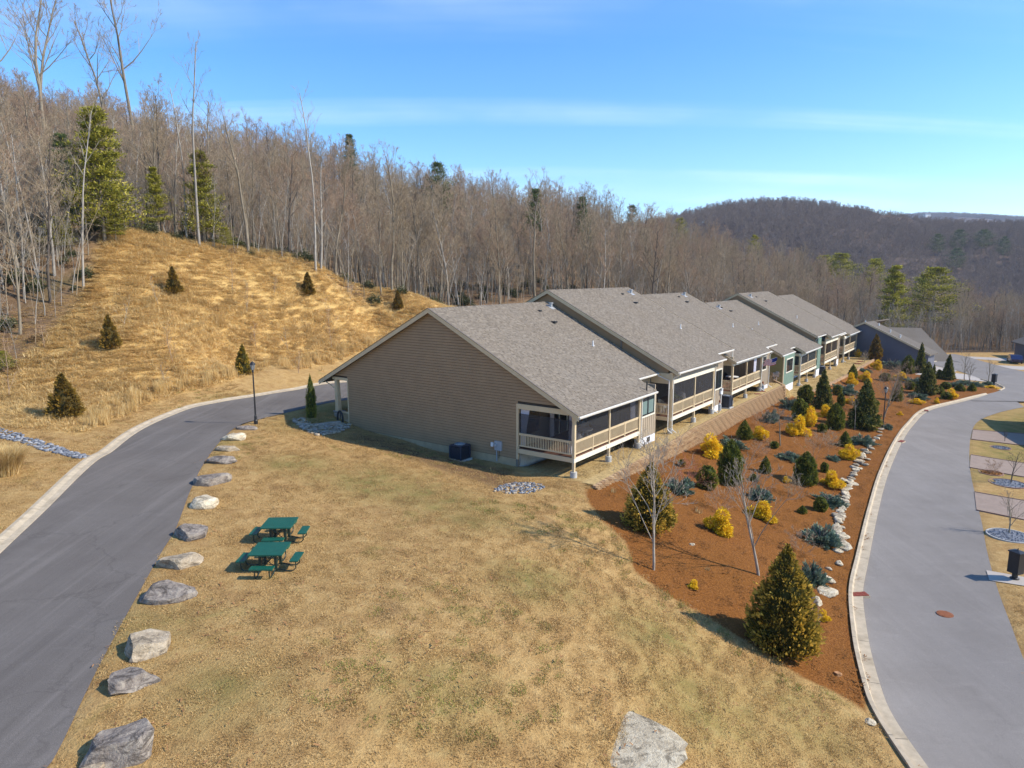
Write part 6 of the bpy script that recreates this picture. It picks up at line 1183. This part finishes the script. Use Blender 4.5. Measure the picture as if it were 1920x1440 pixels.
def rockpile(name, pts, r0, r1, ms, seed, label, n=160):
    rr_ = random.Random(seed); base_ = [rock_mesh(name + '_s', 900 + i, 1, .85, .6, ms[0], 5, 1) for i in range(4)]; V = []; F = []; MI = []; k = 0; poly = W(pts); lo = poly.min(0); hi = poly.max(0); c = 0
    while c < n:
        q = np.array([[rr_.uniform(lo[0], hi[0]), rr_.uniform(lo[1], hi[1])]])
        if sdf(poly, q[:, 0], q[:, 1])[0] < 0: continue
        c += 1; r = rr_.uniform(r0, r1); a = rr_.uniform(0, 6.28); b = rr_.choice(base_); ca, sa = math.cos(a) * r, math.sin(a) * r; z = gz(*q[0]) + r * .3; mi = rr_.randrange(len(ms))
        for v in b.vertices: V.append((q[0][0] + v.co.x * ca - v.co.y * sa, q[0][1] + v.co.x * sa + v.co.y * ca, z + v.co.z * r))
        for p_ in b.polygons: F.append(tuple(i + k for i in p_.vertices)); MI.append(mi)
        k += len(b.vertices)
    o = link(name, np_mesh(name, np.array(V), np.array(F), ms, mi=MI)); o['kind'] = 'stuff'; o['label'] = label
BW = mat('bluish_white_riprap', (.30, .31, .33), .9, .3, 5)
rockpile('riprap', [(-30,795),(0,803),(30,812),(60,822),(100,836),(140,848),(168,856),(150,862),(110,852),(70,842),(40,830),(0,822),(-30,812)], .07, .17, [RB, BW, RB], 1, 'blue grey riprap stones filling the ditch that meets the left kerb', 420)
rockpile('drain_rocks', [(922,921),(935,912),(960,906),(990,905),(1012,909),(1025,913),(1010,921),(990,926),(960,927)], .05, .12, [RB, BW, RB2, RB], 2, 'patch of grey and tan drain rocks on the lawn near the porch corner', 300)
rockpile('stone_edging', [(550,786),(562,782),(575,790),(600,800),(622,798),(655,793),(657,800),(635,812),(610,817),(590,818),(570,806),(553,795)], .10, .24, [STONE, RB2, RT], 3, 'loose flagstones edging the planting bed at the left house corner', 230)
for (x, y, rx) in ((1893, 1005, 36), (1890, 907, 30), (1858, 887, 19), (1876, 840, 16)):
    p = at(x, y); s = scale_at(p); R = rx / s; lab = {1005: 'largest oval gravel ring with pale edging on the lower right lawn', 907: 'oval gravel ring around the dark bare young tree', 887: 'small mulch ring around the round bare shrub', 840: 'small gravel patch on the second right lawn'}[y]
    o = empty('tree_ring', (p.x, p.y, p.z), 0, lab, 'tree ring', 'gravel rings on the right-hand lawns'); g = MB()
    nseg = 26
    for j in range(nseg):
        a = 6.283 * j / nseg; MB().box(-.115 * R / 1, .115 * R, -.035, .035, -.05, .06).obj('edging_block', CONC if y == 1005 else EDGE, o); b_ = o.children[-1]; b_.location = (math.cos(a) * R, math.sin(a) * R, 0); b_.rotation_euler = (0, 0, a + 1.571)
    V = []; rr_ = random.Random(y); m_ = MB(); m_.add([(math.cos(6.283 * j / 24) * R * .96, math.sin(6.283 * j / 24) * R * .96, .03) for j in range(24)], [tuple(range(24))])
    for j in range(140): a = rr_.uniform(0, 6.28); q = R * .92 * math.sqrt(rr_.random()); e = rr_.uniform(.03, .07); x_, y_ = q * math.cos(a), q * math.sin(a); m_.add([(x_ - e, y_, .03), (x_, y_ - e, .03), (x_ + e, y_, .03), (x_, y_ + e, .03), (x_, y_, .03 + e)], [(0,1,4), (1,2,4), (2,3,4), (3,0,4)])
    m_.obj('gravel', RB if y != 887 else MULM, o, kind='stuff')
# ornamental grass mound at the left edge
p = at(12, 890); V, F, T = blades(2200, .5, .9, 1.7, .014, 1.1, np.random.RandomState(2)); o = link('ornamental_grass', np_mesh('ornamental_grass', V, F, GOLD, T)); o.location = (p.x, p.y, p.z); o.scale = (1.0, 1.0, 1.1); tag(o, 'big mounded clump of golden ornamental grass at the left edge above the kerb', 'ornamental grass')

# ------------------------------------------------------------------ picnic tables
GRN = mat('green_coated_metal', (.006, .088, .056), .45, .12, 4, spec=.5); GRD = mat('dark_green_frame', (.012, .03, .024), .45, .1, 4, spec=.5)
def picnic(q, label, rz):
    p = at(*q); r = empty('picnic_table', (p.x, p.y, p.z), rz, label, 'picnic table', 'green picnic tables on the lawn')
    def slab(name, x0, x1, y0, y1, z, nx, ny):     # perforated sheet: rim and a lattice of bars
        m = MB(); t = .03; m.box(x0, x1, y0, y0 + t, z - .05, z); m.box(x0, x1, y1 - t, y1, z - .05, z); m.box(x0, x0 + t, y0 + t, y1 - t, z - .05, z); m.box(x1 - t, x1, y0 + t, y1 - t, z - .05, z)
        for i in range(nx): x = x0 + t + (x1 - x0 - 2*t) * (i + .5) / nx; w_ = (x1 - x0) / nx * .34; m.box(x - w_, x + w_, y0 + t, y1 - t, z - .012, z - .003)
        for j in range(ny): y = y0 + t + (y1 - y0 - 2*t) * (j + .5) / ny; w_ = (y1 - y0) / ny * .34; m.box(x0 + t, x1 - t, y - w_, y + w_, z - .016, z - .007)
        return m.obj(name, GRN, r)
    slab('tabletop', -.59, .59, -.59, .59, .76, 22, 22); D = .93; w_ = .15; L = .40
    slab('bench_seat', -L, L, -D - w_, -D + w_, .45, 15, 6); slab('bench_seat', -L, L, D - w_, D + w_, .45, 15, 6); slab('bench_seat', -D - w_, -D + w_, -L, L, .45, 6, 15); slab('bench_seat', D - w_, D + w_, -L, L, .45, 6, 15)
    for sx in (-1, 1):
        for sy in (-1, 1): MB().box(sx * .27 - .045, sx * .27 + .045, sy * .27 - .045, sy * .27 + .045, .05, .72).obj('leg', GRD, r)
    for sx in (-1, 1):
        MB().tube([(sx * .27, -.27, .66), (sx * .27, .27, .1)], .015, 5).obj('brace', GRD, r); MB().tube([(sx * .27, .27, .66), (sx * .27, -.27, .1)], .015, 5).obj('brace', GRD, r); MB().tube([(-.27, sx * .27, .62), (.27, sx * .27, .15)], .015, 5).obj('brace', GRD, r); MB().tube([(.27, sx * .27, .62), (-.27, sx * .27, .15)], .015, 5).obj('brace', GRD, r)
    for k in range(4):
        c, s = math.cos(k * math.pi / 2), math.sin(k * math.pi / 2)
        for o_ in (-.25, .25): P = [(.27, o_, .12), (.62, o_, .03), (.86, o_, .035), (.95, o_, .12), (.96, o_, .28), (.94, o_, .41)]; MB().tube([(x * c - y * s, x * s + y * c, z) for x, y, z in P], .022, 7).obj('bench_support', GRD, r)
picnic((526, 1014), 'rear one of two green metal picnic tables, farther from the camera', math.radians(3)); picnic((508, 1066), 'front one of two green metal picnic tables, closer to the camera', math.radians(2))

# ------------------------------------------------------------------ lamps, mailboxes, manhole, utilities
LAMPG = glass_mat('lamp_glass', (.25, .25, .24), .3)
def lamp(q, h, label):
    p = at(*q); r = empty('street_lamp', (p.x, p.y, p.z), 0, label, 'street lamp', 'black post lanterns')
    MB().tube([(0, 0, -.2), (0, 0, .25), (0, 0, .3), (0, 0, .55), (0, 0, .62)], [.13, .13, .10, .085, .06], 14).obj('base', DARKM, r); MB().tube([(0, 0, .6), (0, 0, h - .75)], [.058, .042], 12).obj('pole', DARKM, r)
    MB().tube([(0, 0, h - .76), (0, 0, h - .70), (0, 0, h - .64), (0, 0, h - .58)], [.05, .075, .05, .11], 12).obj('collar', DARKM, r); la = MB().tube([(0, 0, h - .58), (0, 0, h - .22)], [.10, .17], 8).obj('lantern', LAMPG, r)
    for k in range(8):
        a = (k) * math.pi / 4; MB().tube([(.103 * math.cos(a), .103 * math.sin(a), h - .58), (.175 * math.cos(a), .175 * math.sin(a), h - .22)], .009, 4).obj('rib', DARKM, la)
    MB().tube([(0, 0, h - .225), (0, 0, h - .19), (0, 0, h - .07), (0, 0, h - .045), (0, 0, h)], [.20, .19, .09, .03, .012], 14).obj('cap', DARKM, r)
lamp((480, 795), 4.25, 'black lantern post left of the house at the bend of the left road'); lamp((1655, 803), 4.0, 'black lantern post in the mulch bed beside the right road')
def mailbox(q, rz, label):
    p = at(*q); r = empty('mailbox', (p.x, p.y, p.z), rz, label, 'mailbox', 'cluster mailboxes on pedestals'); MB().tube([(0, 0, -.1), (0, 0, .08), (0, 0, .12), (0, 0, .34)], [.2, .2, .13, .12], 14).obj('pedestal', DARKM, r)
    b = MB().box(-.22, .22, -.26, .26, .34, 1.38).obj('cabinet', DARKM, r); MB().add([(-.26, -.3, 1.38), (.26, -.3, 1.38), (.26, .3, 1.38), (-.26, .3, 1.38), (-.26, -.3, 1.43), (.26, -.3, 1.43), (.26, .3, 1.43), (-.26, .3, 1.43), (0, 0, 1.52)], [(0,3,2,1), (0,1,5,4), (1,2,6,5), (2,3,7,6), (3,0,4,7), (4,5,8), (5,6,8), (6,7,8), (7,4,8)]).obj('roof', DARKM, r); MB().tube([(0, 0, 1.5), (0, 0, 1.6)], [.03, .015], 8).obj('finial', DARKM, r)
    for i in range(4):
        for j in range(2): MB().box(.221, .232, -.24 + j * .245, -.01 + j * .245, .40 + i * .235, .62 + i * .235).obj('door', BLUEM, r)
mailbox((1902, 1086), math.radians(20), 'near black cluster mailbox at the right edge beside the right road'); mailbox((1863, 721), math.radians(30), 'far black cluster mailbox at the tip of the planting bed')
q = pz(1912, 1060, gz(*at(1914, 1086)[:2]) + .9)
p = at(1772, 1152); r = empty('manhole_cover', (p.x, p.y, p.z + .012), 0, 'round rusty iron manhole cover in the right road', 'manhole cover'); RUST = mat('rusty_iron', (.27, .10, .045), .85, .2, 7, .3, 60); MB().tube([(0, 0, -.03), (0, 0, .012)], .33, 32).obj('rim', RUST, r); MB().tube([(0, 0, -.02), (0, 0, .02)], .28, 32).obj('cover', RUST, r)
for k in range(10): MB().box(-.22, .22, -.225 + k * .05, -.205 + k * .05, .02, .027).obj('rib', RUST, r)
FINS = None
def condenser(loc, rz, label, s=.9, h=.85):
    r = empty('air_conditioner', loc, rz, label, 'air conditioner', 'outdoor air conditioning units'); MB().box(-s * .62, s * .62, -s * .62, s * .62, -.2, .09).obj('pad', CONC, r); MB().box(-s/2 + .04, s/2 - .04, -s/2 + .04, s/2 - .04, .09, .09 + h - .08).obj('core', DARKM, r)
    m = MB(); n = 13
    for i in range(n):
        z = .15 + (h - .16) * i / (n - 1)
        for q in ((-s/2, s/2, -s/2, -s/2 + .03), (-s/2, s/2, s/2 - .03, s/2), (-s/2, -s/2 + .03, -s/2 + .03, s/2 - .03), (s/2 - .03, s/2, -s/2 + .03, s/2 - .03)): m.box(*q, z, z + .018)
    m.obj('grille', BLUEM, r)
    for sx in (-1, 1):
        for sy in (-1, 1): MB().box(sx * s/2 - .035, sx * s/2 + .035, sy * s/2 - .035, sy * s/2 + .035, .09, .09 + h - .02).obj('corner_post', BLUEM, r)
    MB().box(-s/2 - .01, s/2 + .01, -s/2 - .01, s/2 + .01, .07 + h, .13 + h).obj('top_panel', BLUEM, r); f = MB()
    for k in range(1, 5): R = s * .095 * k; f.tube([(R * math.cos(6.283 * j / 24), R * math.sin(6.283 * j / 24), .16 + h) for j in range(25)], .010, 4, caps=False)
    for k in range(8): a = k * math.pi / 8; R = s * .38; f.tube([(-R * math.cos(a), -R * math.sin(a), .155 + h), (R * math.cos(a), R * math.sin(a), .155 + h)], .008, 4)
    f.obj('fan_guard', GREYM, r); MB().tube([(0, 0, .12 + h), (0, 0, .14 + h)], s * .40, 24).obj('fan_shroud', DARKM, r)
zr_ = math.radians(90) - BZ
w_ = ab2w(7.75, -.85); condenser((w_[0], w_[1], gz(w_[0], w_[1]) + .02), zr_, 'dark blue air conditioner on a pad against the taupe end wall')
w_ = ab2w(-.1, 26.1); condenser((w_[0], w_[1], -1.0), zr_, 'air conditioner between the second and third porch in the notch', .85, .95)
w_ = ab2w(-.1, 64.9); condenser((w_[0], w_[1], -2.62), zr_, 'air conditioner beyond the dark spruce by the fourth porch', .85, .95)
def onwall(name, a, b, z, label, cat, build, rz=zr_): w_ = ab2w(a, b, z); r = empty(name, tuple(w_), rz, label, cat); build(r); return r
def b1(r):
    MB().box(-.14, -.02, -.3, .22, -.3, .28).obj('cabinet', GREYM, r); MB().box(-.13, -.02, .32, .52, -.12, .14).obj('junction_box', WHITEP, r); MB().tube([(-.14, .12, .02), (-.24, .12, .02)], .085, 14).obj('meter', GREYM, r); MB().tube([(-.06, .1, -.3), (-.06, .1, -1.0)], .035, 8).obj('conduit', GREYM, r); MB().tube([(-.06, -.1, -.3), (-.09, -.12, -.6), (-.06, -.05, -.8)], .012, 5).obj('cable', DARKM, r)
onwall('electric_meter', 5.35, 0, .16, 'grey electric meter cabinet with conduit on the taupe end wall', 'electric meter', b1)
def b2(r): MB().box(-.3, .05, -.14, -.02, -.25, .3).obj('cabinet', WHITEP, r); MB().tube([(-.45, -.1, -.15), (-.45, -.1, .15)], .1, 12).obj('meter', WHITEP, r); MB().box(-.5, -.25, -.2, -.03, .1, .35).obj('junction_box', GREYM, r); MB().tube([(-.2, -.07, -.25), (-.2, -.07, -1.0)], .04, 8).obj('conduit', WHITEP, r)
onwall('electric_meter', 0, 25.0, .6, 'white and grey utility boxes on the corner of the second house', 'electric meter', b2)
def b3(r): MB().tube([(0, 0, -.9), (0, 0, -.05)], .05, 8).obj('pipe', GREYM, r); MB().tube([(0, -.05, -.7), (0, -.05, -.2)], .14, 12).obj('regulator', GREYM, r); MB().tube([(.1, .0, -.15), (.1, .0, .15)], .07, 10).obj('cap', RUST, r)
onwall('gas_meter', -.35, 23.6, -.1, 'grey gas meter at the foot of the post between the second and third porches', 'gas meter', b3); onwall('gas_meter', -.2, 36.9, -.2, 'brownish gas meter at the foot of the third porch', 'gas meter', b3)
def b4(r): MB().box(-.12, -.02, -.35, .0, -.1, .5).obj('cabinet', GREYM, r); MB().box(-.12, -.02, .03, .3, -.15, .35).obj('junction_box', GREYM, r); MB().tube([(-.06, -.1, -.1), (-.06, -.1, -.75)], .04, 8).obj('conduit', WHITEP, r); MB().tube([(-.06, .15, -.1), (-.06, .15, -.5)], .05, 8).obj('conduit', GREYM, r)
onwall('electric_meter', .75, 45.44, -.55, 'grey electric boxes on the olive side wall', 'electric meter', b4)
# garden ornament by the left porch
def b5(r):
    P = [(0, .28 * math.cos(t), .1 + .55 * math.sin(t)) for t in np.linspace(0, math.pi, 13)]; MB().tube([(0, .28, -.6)] + P + [(0, -.28, -.6)], .07, 8).obj('arch', DARKM, r); MB().tube([(0, -.2, -.35), (0, .2, -.35)], .04, 6).obj('crossbar', DARKM, r)
onwall('garden_arch', 19.55, -.35, .05, 'small black arched ornament beside the left porch railing', 'garden ornament', b5)
w_ = ab2w(18.9, -1.0); RTW = empty('stone_wall', (w_[0], w_[1], gz(w_[0], w_[1])), zr_ + 2.75, 'short curved fieldstone bed wall at the left house corner', 'stone wall')
rr = random.Random(8)
for c_ in range(3):
    x = -.1
    while x < 2.3: L_ = rr.uniform(.22, .5); MB().box(x, x + L_ - .02, -.14 + rr.uniform(-.03, .03), .14, -.08 + c_ * .13, .04 + c_ * .13 + rr.uniform(-.01, .01)).obj('stone', STONE, RTW); x += L_
# flag on a short pole at the third porch
fr = empty('flag', tuple(ab2w(-.12, 36.8, 2.05)), zr_, 'american flag hanging from a short pole on the third porch post', 'flag'); MB().tube([(0, 0, -.1), (.25, -1.3, .45)], .018, 6).obj('pole', TRIMW, fr)
FR_ = mat('flag_red', (.48, .02, .03)); FW_ = mat('flag_white', (.75, .75, .75)); FB_ = mat('flag_blue', (.02, .03, .17)); v = []; f = []; mi = []; nx_, nz_ = 20, 13; m = MB()
for j in range(nz_ + 1):
    for i in range(nx_ + 1): t = i / nx_; s_ = j / nz_; v.append((.05 + .2 * s_ * 0 + .04 * math.sin(t * 9 + s_ * 2) + .22 * t, -.1 - 1.15 * t - .06 * math.sin(s_ * 6), .02 + .42 * t - .75 * s_ * (.75 + .25 * t) + .05 * math.sin(t * 7)))
k = MB(); k.v = v; k.n = len(v); k.t = [.5] * len(v)
for j in range(nz_):
    for i in range(nx_): k.f.append((j * (nx_+1) + i, j * (nx_+1) + i + 1, (j+1) * (nx_+1) + i + 1, (j+1) * (nx_+1) + i)); k.m.append(2 if (i > 11 and j < 7) else (0 if j % 2 == 0 else 1))
k.obj('cloth', [FR_, FW_, FB_], fr)
# porch furniture, small things behind the rails
WICK = mat('grey_wicker', (.30, .29, .27), .8, .2, 12); LEAFY = foliage_mat('houseplant', [(0, (.10, .12, .02)), (.5, (.25, .28, .04)), (1, (.45, .42, .08))])
def chair(a, b, z, rz, label, m=WICK, group='porch chairs'):
    r = empty('porch_chair', tuple(ab2w(a, b, z)), rz, label, 'chair', group); MB().box(-.32, .32, -.3, .3, .28, .40).obj('seat', m, r); P = [(.36 * math.cos(t), .34 * math.sin(t)) for t in np.linspace(-.2, math.pi + .2, 11)]; q = MB()
    for i in range(10): (x0, y0), (x1, y1) = P[i], P[i+1]; hh = .62 + .32 * math.sin(math.pi * (i + .5) / 10); q.add([(x0, y0, .3), (x1, y1, .3), (x1 * 1.05, y1 * 1.05, hh), (x0 * 1.05, y0 * 1.05, hh), (x0 * .88, y0 * .88, .3), (x1 * .88, y1 * .88, .3), (x1 * .93, y1 * .93, hh), (x0 * .93, y0 * .93, hh)], [(0,1,2,3), (5,4,7,6), (3,2,6,7), (0,4,5,1), (1,5,6,2), (4,0,3,7)])
    q.obj('backrest', m, r); MB().box(-.28, .28, -.27, .25, .40, .50).obj('cushion', CUSH, r)
    for x in (-.27, .27):
        for y in (-.25, .25): MB().box(x - .03, x + .03, y - .03, y + .03, 0, .28).obj('leg', m, r)
chair(1.4, 15.6, .2, 0.8, 'round-backed grey wicker chair on the second porch'); chair(1.6, 3.0, .2, 2.2, 'first wicker chair on the nearest porch', CUSH); chair(2.2, 5.2, .2, 1.0, 'second wicker chair on the nearest porch', WICK); chair(2.2, 31.0, .2, 1.4, 'dark chair on the open third porch left of the middle post', DARKM); chair(2.2, 33.4, .2, 1.4, 'dark chair on the open third porch right of the middle post', DARKM); chair(1.8, 20.4, .2, 2.5, 'chair with cushion on the second porch right bay', CUSH); chair(1.5, 84, -1.1, .4, 'dark chair on the farthest porch', DARKM)
def table(a, b, z, label, m=WHITEP, R=.5):
    r = empty('porch_table', tuple(ab2w(a, b, z)), 0, label, 'table'); MB().tube([(0, 0, .68), (0, 0, .72)], R, 20).obj('tabletop', m, r)
    for k in range(3): MB().tube([(R * .7 * math.cos(k * 2.1), R * .7 * math.sin(k * 2.1), 0), (0.05 * math.cos(k*2.1), .05 * math.sin(k*2.1), .68)], .02, 6).obj('leg', m, r)
table(1.0, 14.7, .2, 'small white table in the corner of the second porch', WHITEP, .35); table(1.7, 4.2, .2, 'glass topped table on the nearest porch', GREYM, .55); table(1.4, 32.2, .2, 'low table on the open third porch', WHITEP, .6)
r = empty('potted_plant', tuple(ab2w(1.0, 17.2, .2)), 0, 'yellow green potted plant on the second porch', 'potted plant'); MB().tube([(0, 0, 0), (0, 0, .5)], [.16, .2], 12).obj('pot', BRICKR, r); rs_ = np.random.RandomState(3); d = rs_.normal(0, 1, (240, 3)); d[:, 2] = np.abs(d[:, 2]) * .7; V, F, T = leafquads(d * .18 + [0, 0, .8], d, rs_.uniform(.1, .2, 240), rs_.uniform(.02, .04, 240), rs_, rs_.uniform(0, 1, 240)); link('leaves', np_mesh('leaves', V, F, LEAFY, T), r)
r = empty('storage_cover', tuple(ab2w(1.2, 65.9 + 3.2, -2.6)), .4, 'orange covered bundle stored under the fifth porch', 'covered bundle'); MB().tube([(0, 0, -.1), (0, 0, .5), (0, 0, .8)], [.5, .42, .1], 9).obj('cover', mat('orange_tarp', (.55, .16, .04)), r)
# stepping stones on the terrace
for i, (a, b) in enumerate([(-.55, 29.6), (-.5, 31.3), (-.55, 33.0), (-.35, 34.8), (-.3, 36.6)]): w_ = ab2w(a, b); tag(MB().box(-.28, .28, -.2, .2, -.02, .05).obj('stepping_stone', BRICKR), 'flat brown stepping stone on the straw in front of the open third porch', 'stepping stone', 'stepping stones near the third porch').location = (w_[0], w_[1], gz(w_[0], w_[1]) + .02)
for i, (a, b) in enumerate([(-2.2, 80), (-2.0, 83.2), (-1.6, 86.5)]): w_ = ab2w(a, b); tag(MB().box(-.4, .4, -.3, .3, -.02, .05).obj('stepping_stone', BRICKR), 'flat brown stepping stone at the far end of the straw terrace', 'stepping stone', 'stepping stones at the far terrace end').location = (w_[0], w_[1], gz(w_[0], w_[1]) + .02)
# parked car far right
def car():
    p = at(1902, 680); r = empty('parked_car', (p.x, p.y, p.z), math.radians(62), 'dark blue car parked under the trees at the far right edge', 'car'); PAINT = mat('dark_blue_paint', (.015, .02, .07), .25, .1, 2, spec=.6)
    MB().prism([(-2.2, .35), (2.2, .35), (2.25, .75), (1.3, .88), (.7, 1.38), (-1.3, 1.42), (-2.0, .95), (-2.25, .8)], 1, -.85, .85).obj('body', PAINT, r); MB().prism([(1.2, .9), (.66, 1.32), (-1.25, 1.36), (-1.85, .95)], 1, -.87, .87).obj('window', GLASS, r)
    for x in (-1.4, 1.4):
        for y in (-.8, .8): MB().tube([(x, y - .1, .33), (x, y + .1, .33)], .33, 16).obj('wheel', DARKM, r)
car()
# the air between here and the far hills
HZ = N('haze'); HZ.t.nodes.remove(HZ.b); pv = HZ.node("ShaderNodeVolumePrincipled"); pv.inputs['Color'].default_value = (.70, .80, 1, 1); pv.inputs['Density'].default_value = .00013; pv.inputs['Anisotropy'].default_value = .2; HZ.l.new(pv.outputs[0], HZ.out.inputs[1])
USE_HAZE = True
if USE_HAZE: zmin = float(GZ.min()) - 3; hb = MB().box(-2700, 3400, -560, 3600, zmin, 330).obj('haze', HZ.m); hb['kind'] = 'stuff'
